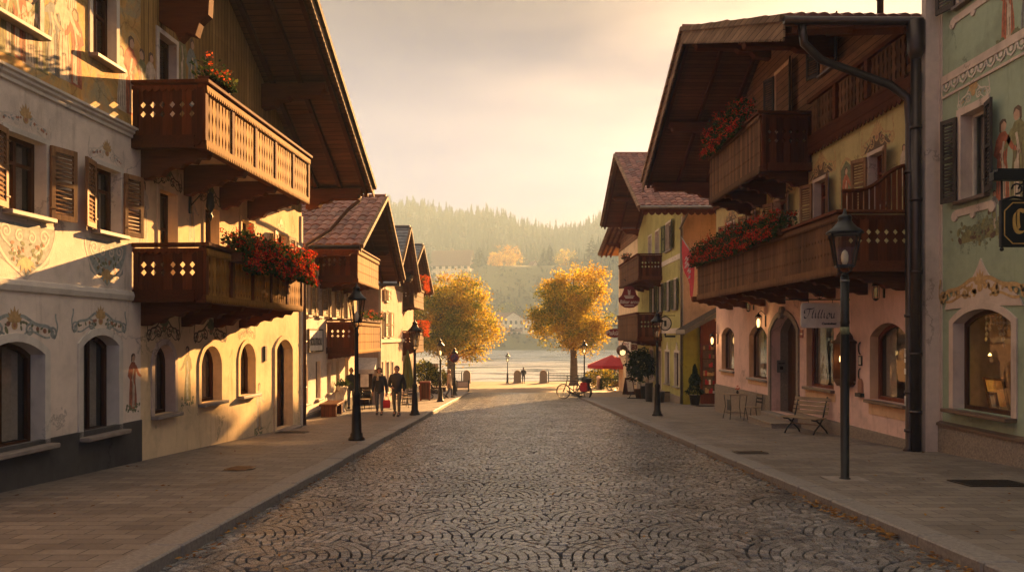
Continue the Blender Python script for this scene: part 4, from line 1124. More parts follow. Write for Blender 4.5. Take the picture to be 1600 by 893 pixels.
for i in range(44):
    x = .15 + i*.29; bm_.mat(1).stroke([(x-.14, zb2+.20),(x-.1, zb2+.06),(x, zb2+.0),(x+.1, zb2+.06),(x+.14, zb2+.20)], .035, .004, .022); bm_.disc(x, zb2+.12, .05, .004, .02, 8)
bm_.build('frieze', [M['trim'], M['scroll']], C_.o)
wc = window(C_, cw, .26, frame='frame_brown', surround=.14, smat='trim', bars=(0, 0), sill='sill_wood', curtain=False, sproj=.22, fw=.08, name='shop_window', glass='shop_glass')
m = MB(); m.prism(bez([(cw['x0']-.3, cw['z1']+.02),(cw['x0']-.1, cw['z1']+.5),(cw['x0']+.5, cw['z1']+.2),(cx_(cw), cw['z1']+.95)]) + bez([(cx_(cw), cw['z1']+.95),(cw['x1']-.5, cw['z1']+.2),(cw['x1']+.1, cw['z1']+.5),(cw['x1']+.3, cw['z1']+.02)]) + [(cx_(cw), cw['z1']+.06)], 'y', -.01, .026)
m.build('pediment', M['trim'], C_.o)
ornament(C_, cx_(cw), cw['z1']+.18, wdt(cw)*1.5, .62, ('scroll_gold','scroll_gold','scroll_gold','scroll_gold'), y=.03)
window(C_, cu, .26, frame='frame_white', surround=.14, smat='trim', bars=(1, 0), shutters=True, shmat='shutter_dark', sw=wdt(cu)*.5, open_ang=16, sill='sill_wood', fw=.06)
ornament(C_, cx_(cu), cu['z1']+.16, wdt(cu)*1.25, .5, ('scroll','scroll_gold','scroll_blue','scroll_gold'))
window(C_, cv, .26, frame='frame_white', surround=.14, smat='trim', bars=(1, 0), shutters=True, shmat='shutter_dark', sw=wdt(cv)*.5, open_ang=16, sill='sill_wood', fw=.06)
for o in (cu, cv):
    m = MB(); x0, x1, z = o['x0']-.22, o['x1']+.22, o['z0']-.3
    m.box(x0, x1, -.01, .024, z, z+.14); m.disc(x0, z+.02, .1, -.01, .03, 12); m.disc(x1, z+.02, .1, -.01, .03, 12); m.disc(cx_(o), z-.03, .07, -.01, .03, 10); m.build('sill_scroll', M['trim'], C_.o)
for (pxx, pyb, hh, rb_, tn) in ((1567, 318, 1.55, 'robe_red', 1), (1590, 318, 1.75, 'robe_green', -1)):
    q = C_.w(pxx, pyb); painted_figure(C_, q[0], q[1], hh, rb_, 'robe_pale', tn, ground=False)
q = C_.w(1584, 62); painted_figure(C_, q[0]+.15, q[1], 1.5, 'robe_red', 'robe_pale', 1); painted_figure(C_, q[0]-.35, q[1], 1.4, 'robe_blue', 'robe_pale', -1)
# painted shrubs and a seated figure under the window
m = MB(); r = random.Random(9); c0 = C_.w(1538, 355)
m.mat(2).prism([(c0[0]-.8,c0[1]-.2),(c0[0]+.8,c0[1]-.22),(c0[0]+.7,c0[1]-.02),(c0[0]+.2,c0[1]+.1),(c0[0]-.4,c0[1]+.05)], 'y', -.004, .001)
for k in range(90):
    x = c0[0]+r.gauss(0,.42); z = c0[1]+r.gauss(-.05,.13)
    m.mat(r.choice((0,0,1,2))).disc(x, z, r.uniform(.03,.09), -.002, .003+.004*r.random(), 7, .6, r.uniform(0,3))
m.build('fresco', [M['scroll_green'], M['scroll_brown'], M['robe_green']], C_.o); painted_figure(C_, c0[0]-.3, c0[1]-.1, .75, 'robe_blue', 'robe_pale', 1, ground=False)
# lit shop interior
m = MB(); x0, x1, z0, z1 = cw['x0']-.3, cw['x1']+.3, cw['z0']-.1, cw['z1']+.2
m.quad((x0,-1.5,z0),(x1,-1.5,z0),(x1,-1.5,z1),(x0,-1.5,z1)); m.quad((x0,-.45,z0),(x1,-.45,z0),(x1,-1.5,z0),(x0,-1.5,z0)); m.quad((x1,-.4,z0),(x1,-1.5,z0),(x1,-1.5,z1),(x1,-.4,z1)); m.quad((x0,-.4,z0),(x0,-1.5,z0),(x0,-1.5,z1),(x0,-.4,z1)); m.quad((x0,-.4,z1),(x1,-.4,z1),(x1,-1.5,z1),(x0,-1.5,z1))
m.build('display_niche', m_plain('warm_niche', (.45,.30,.16), .9), C_.o, recalc=False)
m = MB(); r = random.Random(6)
for i in range(16):
    for j in range(7):
        x = cw['x0']+.05+(cw['x1']-cw['x0']-.1)*(i+.5*(j%2))/16; z = cw['z1']-.05-j*.105
        if z < cw['z1']-.72+.4*abs(math.sin(i*.62)): continue
        m.prism([(x-.055,z),(x,z+.055),(x+.055,z),(x,z-.055)], 'y', -.56-.02*(j%2), -.553-.02*(j%2))
m.build('lace_curtain', M['curtain'], wc)
lp = C_.w(1541, 548, -.9)
P_ = empty('pendant_lamp', C_.mw @ Vector((lp[0], -.9, lp[1])), C_.rz, 'small lit pendant lamp glowing in the green house shop window', 'lamp')
m = MB(); m.lathe([(.13,-.09),(.12,-.03),(.07,.06),(.03,.08)], (0,0,0), 14); m.build('lamp_shade', m_emit('lamp_shade_glow', (1,.52,.14), 1.2), P_)
m = MB(); m.tube([(0,0,.08),(0,0,.85)], .008, 5); m.lathe([(.035,.07),(.03,.13),(.01,.14)], (0,0,0), 8); m.build('cord', M['iron'], P_)
def spot(name, loc, col, power, rad=.06):
    l = bpy.data.lights.new(name, 'POINT'); l.color = col; l.energy = power; l.shadow_soft_size = rad
    o = bpy.data.objects.new(name, l); COL.objects.link(o); o.location = loc; return o
spot('pendant_bulb', C_.mw @ Vector((lp[0], -.9, lp[1]-.16)), (1,.55,.2), 55)
def framed_picture(name, label, X, w, h, tilt, mat):
    o = empty(name, X, C_.rz, label, 'picture'); m = MB(); m.X = Matrix.Rotation(tilt, 4, 'X')
    t = .045
    m.box(-w/2,-w/2+t,-.02,.02,0,h).box(w/2-t,w/2,-.02,.02,0,h).box(-w/2+t,w/2-t,-.02,.02,0,t).box(-w/2+t,w/2-t,-.02,.02,h-t,h); m.build('frame', M['frame_brown'], o)
    m = MB(); m.X = Matrix.Rotation(tilt, 4, 'X'); m.box(-w/2+t, w/2-t, -.01, .008, t, h-t); m.build('print', mat, o)
fp = C_.w(1562, 640, -.75)
framed_picture('framed_picture', 'large dark framed picture leaning at the back of the lamp lit window', C_.mw @ Vector((fp[0], -.75, cw['z0']+.02)), .62, .62, -.2, M['fresco'])
framed_picture('framed_picture', 'small pale framed picture in front of the large one in the lamp lit window', C_.mw @ Vector((fp[0]-.13, -.58, cw['z0']+.02)), .26, .34, -.2, M['robe_blue'])

# ================================================================== RIGHT: lime house
D = House('lime_house', 8.3, 37.3, (0, 1), 'lime green house with peach side wall, tiled roof and wide timber eaves', 'house')
LD = 13.4
def dop(*a, **k): return D.op(*a, **k)
D3 = [dop(1041, 1050, 330, 376), dop(1024.5, 1030, 340, 380), dop(1013.5, 1018, 348, 384)]
D2 = [dop(1054, 1058.5, 434, 483), dop(1043, 1047, 434, 483), dop(1031, 1035, 436, 482), dop(1020, 1023.5, 438, 482)]
D1 = [dop(1054.5, 1061, 550, 602), dop(1040, 1046, 549, 599), dop(1028, 1033, 548, 610), dop(1016, 1020.5, 547, 596)]
for L_, (a, b) in ((D3, (6.3, 7.75)), (D2, (3.15, 4.65)), (D1, (-.75, .95))):
    for o in L_: o['z0'], o['z1'] = a, b
D1[2]['z0'] = -1.45
ea = (35.1-37.3, 8.25-.0); 
na = D.w(1000, 322, 2.5); nr = D.w(962, 241, 2.5); nb = D.w(940, 351, 2.5)
TD = .16
gD = lambda x: (na[1] + (nr[1]-na[1])*(x-na[0])/(nr[0]-na[0]) if x < nr[0] else nb[1] + (nr[1]-nb[1])*(x-nb[0])/(nr[0]-nb[0])) - TD - .02
m = MB(); wall(m, 0, LD, -4, min(gD(0), gD(LD)), D1+D2+D3, .18); h0 = min(gD(0), gD(LD)); m.add([(0,0,h0),(LD,0,h0),(LD,0,gD(LD)),(nr[0],0,gD(nr[0])),(0,0,gD(0))], [(0,1,2,3,4)])
m.build('wall', M['lime_stucco'], D.o, recalc=False)
shell(D, 0, LD, -9, -4, h0, 'lime_stucco', smat='peach_stucco')
rd = gable_roof(D, nr[0], nr[1], na[0], na[1], nb[0], nb[1], 2.5, -9, TD, 'tile_red', 'soffit', 'barge', .26, purlins=((nr[0], .22, .26), ((nr[0]+na[0])/2, .22, .26), ((nr[0]+nb[0])/2, .22, .26)), rows=(24, 0), purl_len=2.2, col=.3)
m = MB(); m.tube([(na[0]-.06, 2.5, na[1]-.05), (na[0]-.06, -9, na[1]-.05)], .08, 8); m.build('gutter', M['zinc_grey'], D.o)
m = MB(); teeth(m, -9, 2.4, na[1]-.14, .26, 'x', na[0]+.04, na[0]+.07, .3, True); m.build('eave_trim', M['timber_x'], D.o)
for o in D3: window(D, o, .16, frame='frame_white', bars=(1, 0), surround=.1, smat='trim_white', shutters=True if o is D3[0] else None, shmat='shutter_green', sw=.6, open_ang=8)
for o in D2: window(D, o, .16, frame='frame_white', bars=(1, 0), surround=.08, smat='trim_white', shutters=True, shmat='shutter_green', sw=.38, open_ang=8)
for o in D1:
    window(D, o, .16, frame='frame_brown', bars=(0, 0), surround=.12, smat='trim_white')
    m = MB(); xm = cx(o); m.prism([(xm-.2, o['z1']+.1),(xm-.16, o['z1']+.3),(xm-.05, o['z1']+.36),(xm, o['z1']+.52),(xm+.05, o['z1']+.36),(xm+.16, o['z1']+.3),(xm+.2, o['z1']+.1)], 'y', -.01, .035); m.build('window_crest', M['trim_white'], D.o)
for z in (5.75, 2.08): m = MB(); m.box(.0, LD, -.02, .04, z-.16, z+.1); m.build('band', M['trim_white'], D.o)
m = MB(); m.box(-.02, .16, -.02, .05, -1.1, 7.6); m.build('corner_strip', M['trim_white'], D.o)
m = MB(); m.box(-.04, LD, -.03, .06, -4, -1.2); m.build('plinth', M['stone_plinth'], D.o)
pipe(D, [(na[0]-.02, .25, na[1]-.1), (-.3, .2, na[1]-.7), (-.12, .1, 7.0), (-.10, .1, 6.0), (-.10, .1, -1.5)], .06, 'zinc_grey', 'downpipe', (5.0, 2.5, .4))
yd = D.e(997, 400, 5.2)[0]
balcony(D, 5.2, 12.6, 1.3, 5.1, 6.35, front='small', slat='brown_slat', corbels=(5.6, 7.4, 9.2, 11), ch=.45, underm='timber_x', bw=.16)
balcony(D, 5.2, 12.8, 1.35, 1.75, 3.1, front='small', slat='brown_slat', corbels=(5.6, 7.4, 9.2, 11), ch=.45, underm='timber_x', bw=.16)
flower_box('plant_box', 'small tuft of reddish plants on the upper balcony of the lime green house', D, 8.2, 9.6, 1.4, 6.5, 'bloom_orange', 160, .3, .05, .2, 20, seed=31)
# --- annex with canopy between the lime house and the pink house
N_ = House('shop_annex', 9.9, 37.2, (-1, 0), 'ochre wall and red timber shop door under a grey metal canopy', 'shop')
gz = g_pave(37.0)
m = MB(); m.quad((.75,0,-4),(1.62,0,-4),(1.62,0,2.2),(.75,0,2.2)); m.build('wall', M['ochre_stucco'], N_.o, recalc=False)
m = MB(); m.box(.70,.80,-.05,.12,-2,2.4); m.box(.02,.1,-.05,.12,-2,2.4); m.box(.1,.7,-.05,.12,1.35,2.6); m.build('door_frame', M['frame_red'], N_.o)
m = MB(); m.box(-.6,.72,-.06,-.02,-2,2.5); m.build('shop_front', M['frame_red'], N_.o)
m = MB()
for k in range(6):
    z = gz+.5+k*.42; m.box(.08,.68,-.02,.06,z,z+.03)
m.build('shelf', M['dark_wood'], N_.o)
r = random.Random(2); m = MB()
for k in range(6):
    for i in range(6):
        z = gz+.53+k*.42; x = .10+i*.092; m.mat(r.randint(0,3)).box(x,x+.092,0,.05,z,z+r.uniform(.1,.26))
m.mat(3).box(.10,.652,-.03,.004,gz+.5,gz+2.9)
g_ = m.build('shop_goods', [M['white_paint'], M['scroll_gold'], M['red_cloth'], M['scroll_brown']], N_.o)
m = MB(); m.add([(1.95,0,2.05),(1.95,1.9,2.05),(.0,1.9,3.15),(.0,0,3.15)], [(0,1,2,3)])
for i in range(8): m.bar((1.95, .1+i*.24, 2.07), (0, .1+i*.24, 3.17), .03, .05)
cano = m.build('canopy', M['zinc_grey'], N_.o)
m = MB(); teeth(m, -.02, 1.95, 2.08, .24, 'x', 1.94, 1.97, .18, True); m.add([(1.95,1.9,2.05),(0,1.9,3.12),(0,1.9,2.9),(1.95,1.9,1.86)], [(0,1,2,3)]); m.build('canopy_edge', M['zinc_grey'], cano)
m = MB(); m.box(-.4, .95, 0, 1.2, -3, gz+.02); m.build('doorstep', M['sill'], N_.o)
# --- far low house with shop front
def opsE(H):
    H.O = [H.op(979, 981.5, 552, 594), H.op(984.5, 987.5, 551, 596), H.op(990, 993.5, 550, 598)]
    for o in H.O: o['z0'] = max(o['z0'], -1.7)
    H.U = [H.op(985, 988, 445, 475), H.op(991, 994, 445, 475)]
    return H.O + H.U
E = row_house('shopfront_house', 'pale cream house with orange timber gable and lettered shop front beyond the lime house', 1, 8.4, 50.9, 60.5, 1.2, 50.2, 8.9, 55, 10.1, 63.5, 8.55, 'cream_stucco', 'tile_red', opsE, 8.3, (0, 0), soff='soffit_pale', col=.4)
for o in E.O: window(E, o, .2, frame='frame_red', bars=(0, 0), surround=.12, smat='trim_white')
for o in E.U: window(E, o, .2, frame='frame_brown', bars=(0, 0))
q0 = E.w(1000, 548); q1 = E.w(976, 537)
m = MB(); m.box(.3, 5.4, .02, .5, .72, 1.35); sgn = m.build('shop_sign', M['white_paint'], E.o)
text(sgn, 'LEEKOE', .75, 2.6, .51, 1.03, 'red_sign', bold=.02, sx=1.3)
m = MB(); m.X = Matrix.Rotation(0, 4, 'Z')
tt = text(sgn, 'LEEKOE', .42, 0, 0, 0, 'red_sign', bold=.02); tt.location = (.295, .26, 1.03); tt.rotation_euler = (PI/2, 0, PI/2*3); tt.scale = (.3, 1, 1)
# ================================================================== ground, road, pavements
def gp(px, py, off=.06):
    Y = (CAMZ - off) / ((py - HOR)/FPX - SLOPE)
    return Vector(((px-800)/FPX*Y, Y, off - SLOPE*Y))
YB = 91.0
def sheet(name, x0, x1, y0, y1, f, mat, nx=1, step=4.0, curve=None):
    m = MB(); ys = [y0]
    while ys[-1] < y1 - 1e-6: ys.append(min(y1, ys[-1]+step))
    xs = [x0+(x1-x0)*i/nx for i in range(nx+1)]
    vs = [(x, y, f(y)) for y in ys for x in xs]; n = nx+1
    m.add(vs, [(j*n+i, j*n+i+1, (j+1)*n+i+1, (j+1)*n+i) for j in range(len(ys)-1) for i in range(nx)])
    return struct(m.build(name, mat, recalc=False))
def m_pavers():
    t = NT('paving_slabs'); v = t.coords((1,1,1))
    nz = t.noise(v, 2.0, 3); vv = t.mix(.006, v, nz.outputs['Color'])
    b = t.n('ShaderNodeTexBrick'); b.offset = .5; b.inputs['Scale'].default_value = 1.0
    b.inputs['Brick Width'].default_value = .42; b.inputs['Row Height'].default_value = .22; b.inputs['Mortar Size'].default_value = .007
    b.inputs['Mortar Smooth'].default_value = .25
    b.inputs['Color1'].default_value = (.15,.12,.098,1); b.inputs['Color2'].default_value = (.225,.185,.15,1); b.inputs['Mortar'].default_value = (.045,.036,.03,1)
    t.l(vv, b.inputs['Vector'])
    n = t.noise(v, .8, 6, .65); n2 = t.noise(v, 26, 5, .7)
    c = t.mix(.8, b.outputs['Color'], t.ramp(n.outputs['Fac'], [(.3,(.62,.61,.6)),(.55,(1,1,1)),(.75,(1.2,1.18,1.15))]), 'MULTIPLY')
    c = t.mix(.6, c, t.ramp(n2.outputs['Fac'], [(.3,(.7,.7,.7)),(.7,(1.2,1.2,1.2))]), 'MULTIPLY')
    h = t.math('SUBTRACT', t.math('MULTIPLY', n2.outputs['Fac'], .25), b.outputs['Fac'])
    r = t.ramp(n.outputs['Fac'], [(.3,(.55,.55,.55)),(.7,(.8,.8,.8))])
    t.pbr(c, r, 0, t.bump(h, .45, .008)); return t.m
def m_gravel(name, col, scale=30, bump=.5):
    t = NT(name); v = t.coords(); n = t.noise(v, scale, 6, .75); n2 = t.noise(v, .35, 5, .6)
    c = t.ramp(n.outputs['Fac'], [(.3, sc(col,.6)),(.7, sc(col,1.3))])
    c = t.mix(.7, c, t.ramp(n2.outputs['Fac'], [(.3,(.7,.68,.66)),(.7,(1.15,1.12,1.1))]), 'MULTIPLY')
    t.pbr(c, .8, 0, t.bump(n.outputs['Fac'], bump, .02)); return t.m
def m_cobble():
    t = NT('cobblestone'); g = t.n('ShaderNodeNewGeometry'); v = t.coords()
    c = t.ramp(g.outputs['Random Per Island'], [(0,(.09,.088,.088)),(.35,(.135,.130,.127)),(.7,(.18,.173,.168)),(.9,(.26,.248,.238)),(1,(.155,.138,.125))])
    n = t.noise(v, 55, 5, .7); n2 = t.noise(v, .45, 5, .65)
    c = t.mix(.7, c, t.ramp(n.outputs['Fac'], [(.3,(.6,.6,.6)),(.7,(1.3,1.28,1.25))]), 'MULTIPLY')
    c = t.mix(.9, c, t.ramp(n2.outputs['Fac'], [(.32,(.45,.44,.43)),(.5,(.95,.95,.95)),(.68,(1.3,1.29,1.27))]), 'MULTIPLY')
    r = t.ramp(n.outputs['Fac'], [(.3,(.19,.19,.19)),(.7,(.40,.40,.40))])
    t.pbr(c, r, 0, t.bump(n.outputs['Fac'], .5, .008), spec=.55); return t.m
M['paver'] = m_pavers()
M['cobble'] = m_cobble()
M['joint'] = m_gravel('sandy_joints', (.018,.016,.014), 60)
M['gravel'] = m_gravel('plaza_gravel', (.27,.185,.11), 22)
M['soil'] = m_gravel('soil', (.09,.075,.05), 6)
M['kerb'] = m_plain('granite_kerb', (.19,.165,.145), .65, var=.3, scale=25, bump=.35)
XL, XR, YC = -3.2, 4.15, 44.0
sheet('ground', -120, 120, -40, YB, lambda y: g_road(y)-.07, M['soil'], 4)
sheet('road', XL-.2, XR+.3, -12, 60, lambda y: g_road(y)-.034, M['joint'])
def cobbles():
    """setts laid in overlapping fans: concentric rings of stones inside scale-shaped bays"""
    r = random.Random(5); V = []; F = []
    nb = 4; R0 = (XR-XL)/(2*nb); t = .106; Y1 = 60.0
    rowsN = int((Y1-1)/R0)+2
    def centres(m): o = 0 if m % 2 else R0; return [XL+R0-o+2*R0*k for k in range(nb+1)]
    def owner(x, y):
        m0 = int((y-1)/R0)
        for m in range(m0-1, m0+1):
            for c in centres(m):
                if (x-c)**2+(y-1-m*R0)**2 < R0*R0: return (m, c)
        return None
    for m in range(0, rowsN):
        cy = 1+m*R0
        low = [(c, 1+(m-1)*R0) for c in centres(m-1)]
        for c in centres(m):
            k = 0; ro = R0
            while ro > .06:
                ri = max(0.0, ro-t*r.uniform(.93,1.07)); rm = (ro+ri)/2; n = max(4, round(2*PI*rm/.112)); a_ = r.uniform(0, 1)
                for i in range(n):
                    t0, t1 = 2*PI*(i+a_+r.uniform(-.07,.07))/n, 2*PI*(i+1+a_+r.uniform(-.07,.07))/n
                    tm = (t0+t1)/2; x, y = c+rm*math.cos(tm), cy+rm*math.sin(tm)
                    if not (XL < x < XR) or y < 2.6 or y > Y1: continue
                    if any((x-lx)**2+(y-ly)**2 < (R0-.01)**2 for lx, ly in low) or any((x-lx)**2+(y-cy+2*R0)**2 < R0*R0 for lx in centres(m-2)): continue
                    A = []
                    for rr, th in ((ri, t0), (ro, t0), (ro, t1), (ri, t1)):
                        q = [c+rr*math.cos(th), cy+rr*math.sin(th)]
                        for lx, ly in low:
                            d = math.hypot(q[0]-lx, q[1]-ly)
                            if 1e-6 < d < R0: q = [lx+(q[0]-lx)*R0/d, ly+(q[1]-ly)*R0/d]
                        q[0] = min(max(q[0], XL), XR); A.append(q)
                    cx0 = sum(p[0] for p in A)/4; cy0 = sum(p[1] for p in A)/4
                    er = Vector((math.cos(tm), math.sin(tm))); et = Vector((-er.y, er.x)); kr, kt = r.uniform(.84,.90), r.uniform(.91,.95)
                    B_ = []
                    for p in A:
                        d = Vector((p[0]-cx0, p[1]-cy0)); e = er*(d.dot(er)*kr)+et*(d.dot(et)*kt); B_.append((cx0+e.x+r.uniform(-.004,.004), cy0+e.y+r.uniform(-.004,.004)))
                    wear = .010*noise.noise(Vector((cx0*.6, cy0*.6, 0)))
                    z = g_road(cy0) + r.uniform(-.005,.005) + wear; tx, ty = r.uniform(-.06,.06), r.uniform(-.06,.06)
                    b = len(V)
                    for p, q in B_: V.append((p, q, z-.036))
                    for p, q in B_: V.append((cx0+(p-cx0)*.98, cy0+(q-cy0)*.98, z-.007+tx*(p-cx0)+ty*(q-cy0)))
                    for p, q in B_:
                        a2, q2 = cx0+(p-cx0)*.88, cy0+(q-cy0)*.88; V.append((a2, q2, z+.004+tx*(a2-cx0)+ty*(q2-cy0)))
                    F += [(b,b+1,b+5,b+4),(b+1,b+2,b+6,b+5),(b+2,b+3,b+7,b+6),(b+3,b,b+4,b+7),
                          (b+4,b+5,b+9,b+8),(b+5,b+6,b+10,b+9),(b+6,b+7,b+11,b+10),(b+7,b+4,b+8,b+11),(b+8,b+9,b+10,b+11)]
                ro = ri
    me = bpy.data.meshes.new('cobbles'); me.from_pydata(V, [], F); me.materials.append(M['cobble']); me.update()
    bm = bmesh.new(); bm.from_mesh(me); bmesh.ops.recalc_face_normals(bm, faces=bm.faces); bm.to_mesh(me); bm.free()
    o = bpy.data.objects.new('cobbles', me); COL.objects.link(o); struct(o)
cobbles()
sheet('pavement', -14, XL-.34, -12, 58, g_pave, M['paver'])
sheet('pavement', XR+.34, 16, -12, 47, g_pave, M['paver'])
sheet('plaza', -45, XL-.34, 58, YB, lambda y: g_pave(y)-.006, M['gravel'])
sheet('plaza', XR+.34, 45, 47, YB, lambda y: g_pave(y)-.006, M['gravel'])
sheet('plaza', XL-.34, XR+.34, 59.9, YB, lambda y: g_road(y)+(g_pave(y)-.012-g_road(y))*min(1, max(0, (y-59.9)/4)), M['gravel'])
def kerb(xa, xb, y0, y1):
    m = MB(); y = y0; r = random.Random(int(xa*10)); wv = lambda y: .0
    while y < y1:
        L = r.uniform(.9, 1.15); a, b = y+.006, min(y+L, y1)-.006; j = r.uniform(-.006,.006); d = r.uniform(-.01,.01)
        za, zb_ = g_pave(a)+.012+j, g_pave(b)+.012+j
        x0, x1 = (xa+d*.4, xb+d)
        m.add([(x0,a,za-.3),(x1,a,za-.3),(x1,b,zb_-.3),(x0,b,zb_-.3),(x0,a,za),(x1,a,za),(x1,b,zb_),(x0,b,zb_)],
              [(0,3,2,1),(4,5,6,7),(0,1,5,4),(1,2,6,5),(2,3,7,6),(3,0,4,7)]); y += L
    return struct(m.build('kerb', M['kerb'], bevel=.018))
kerb(XL-.34, XL, -6, 57); kerb(XR+.34, XR, -6, 46.5)
# gutter course of long stones beside the kerbs
m = MB(); r = random.Random(3)
m.quad((XL-.1,2,g_road(2)-.05),(XL+.05,2,g_road(2)-.05),(XL+.05,40,g_road(40)-.05),(XL-.1,40,g_road(40)-.05))
# fallen leaves along the kerbs
lf = MB(); r = random.Random(8)
def scatter(n, fx, y0, y1, s0=.02, s1=.042, rise=.02):
    for i in range(n):
        y = y0+(y1-y0)*r.random()**1.6; x = fx(); z = (g_road(y)+.012 if XL < x < XR else g_pave(y)+.006) + r.random()*rise
        s = r.uniform(s0, s1); a = r.uniform(0, 6.28); t1, t2 = r.uniform(-.5,.5), r.uniform(-.5,.5)
        u = Vector((math.cos(a), math.sin(a), t1*.5)); v = Vector((-math.sin(a), math.cos(a), t2*.5)); p = Vector((x, y, z+s*.4))
        lf.add([p-u*s, p-v*s*.5+Vector((0,0,.006)), p+u*s*1.1, p+v*s*.5], [(0,1,2,3)])
scatter(520, lambda: XR-abs(r.gauss(0,.16))-.02, 6, 30); scatter(160, lambda: XR-abs(r.gauss(0,.10))-.03, 8.2, 10.4, rise=.05); scatter(320, lambda: XL+abs(r.gauss(0,.14))+.02, 6, 40)
scatter(110, lambda: r.uniform(XL, XR), 6, 30); scatter(110, lambda: r.uniform(4.6, 8.3), 8, 30); scatter(80, lambda: r.uniform(-6.8, -3.6), 9, 30)
stuff(lf.build('fallen_leaves', m_leaf('fallen_leaf', [(0,(.10,.045,.018)),(.5,(.22,.10,.03)),(.8,(.34,.19,.05)),(1,(.16,.08,.03))], .1), recalc=False))
# ------------------------------------------------------------------ covers and plates in the paving
def plate(name, label, c, w, d, mat, grid=True, rnd=False):
    o = empty(name, (c.x, c.y, g_pave(c.y)+.005), 0, label, 'drain cover'); o.rotation_euler = (math.atan(-SLOPE), 0, 0)
    m = MB()
    if rnd:
        m.lathe([(w/2,0),(w/2,.012),(w/2-.03,.012),(w/2-.035,.007)], (0,0,0), 28)
        m.build('rim', M['zinc'], o); m = MB(); m.lathe([(w/2-.04,.0),(w/2-.04,.009)], (0,0,0), 28)
        for i in range(-4, 5): m.box(-w*.36, w*.36, i*.07-.012, i*.07+.012, .009, .013)
        m.build('lid', M[mat], o)
    else:
        m.box(-w/2,w/2,-d/2,-d/2+.03,0,.012).box(-w/2,w/2,d/2-.03,d/2,0,.012).box(-w/2,-w/2+.03,-d/2+.03,d/2-.03,0,.012).box(w/2-.03,w/2,-d/2+.03,d/2-.03,0,.012); m.build('rim', M['zinc'], o)
        m = MB(); m.box(-w/2+.03,w/2-.03,-d/2+.03,d/2-.03,-.0,.004)
        n = int(w/.05)
        if grid:
            for i in range(n): x = -w/2+.04+(w-.08)*i/n; m.box(x, x+.02, -d/2+.03, d/2-.03, .004, .011)
        m.build('lid', M[mat], o)
    return o
plate('drain_cover', 'flat iron cover in the right pavement opposite the wooden bench', gp(1172, 707), .62, .42, 'iron')
plate('drain_cover', 'large dark grating in the right pavement below the lamp lit window', gp(1547, 755), .95, .62, 'iron')
plate('manhole_cover', 'round manhole cover catching light in the left pavement', gp(375, 732), .52, .52, 'copper_pipe', rnd=True)
plate('door_mat', 'dark grating in front of the arched door of the painted chalet', gp(457, 675), .8, .5, 'iron')
plate('door_mat', 'dark grating at the red shop door under the metal canopy', gp(1100, 634), .9, .7, 'iron')

# ------------------------------------------------------------------ lamps
def lantern(root, z, w, h, lit=.0, n=4, rot=PI/4, bulbm='bulb'):
    hood = MB(); R1 = w/2; R0 = w*.30
    hood.lathe([(R1*1.22,h*.60),(R1*1.18,h*.63),(R1*.75,h*.72),(R1*.50,h*.80),(R1*.40,h*.86),(R1*.46,h*.88),(R1*.40,h*.93),(R1*.15,h*.96),(.012,h*1.06)], (0,0,z), 20)
    hd = hood.build('lamp_hood', M['iron'], root)
    f = MB(); k = []
    for i in range(n):
        t = rot+2*PI*i/n; k.append((math.cos(t), math.sin(t)))
    for i in range(n):
        a, b = k[i], k[(i+1) % n]; q = math.sqrt(2) if n == 4 else 1.1
        A0 = (a[0]*R0*q*.9, a[1]*R0*q*.9, z); A1 = (a[0]*R1*q*.9, a[1]*R1*q*.9, z+h*.6); B0 = (b[0]*R0*q*.9, b[1]*R0*q*.9, z); B1 = (b[0]*R1*q*.9, b[1]*R1*q*.9, z+h*.6)
        f.bar(A0, A1, .02, .02); f.bar(A0, B0, .022, .03); f.bar(A1, B1, .022, .03)
        f.tube([(a[0]*R0*.8, a[1]*R0*.8, z), (a[0]*R0*.95, a[1]*R0*.95, z-h*.08), (0,0,z-h*.16)], .01, 5)
    f.lathe([(.045,-h*.2),(.06,-h*.16),(.03,-h*.12)], (0,0,z), 10)
    fr = f.build('lantern_frame', M['iron'], root)
    g = MB()
    for i in range(n):
        a, b = k[i], k[(i+1) % n]; q = (math.sqrt(2) if n == 4 else 1.1)*.88
        g.quad((a[0]*R0*q,a[1]*R0*q,z),(b[0]*R0*q,b[1]*R0*q,z),(b[0]*R1*q,b[1]*R1*q,z+h*.6),(a[0]*R1*q,a[1]*R1*q,z+h*.6))
    g.build('lantern_glass', M['lamp_glass'], fr, recalc=False)
    b = MB(); b.lathe([(.03,.02),(.05,.08),(.055,.16),(.04,.22),(.01,.25)], (0,0,z), 10); b.build('bulb', M[bulbm], fr)
M['bulb'] = m_plain('frosted_bulb', (.75,.68,.55), .3)
M['bulb_lit_or_glint'] = m_emit('lit_bulb_or_glint', (1,.6,.22), .55)  # candle bulbs, and a painted sun glint in a slim street lantern
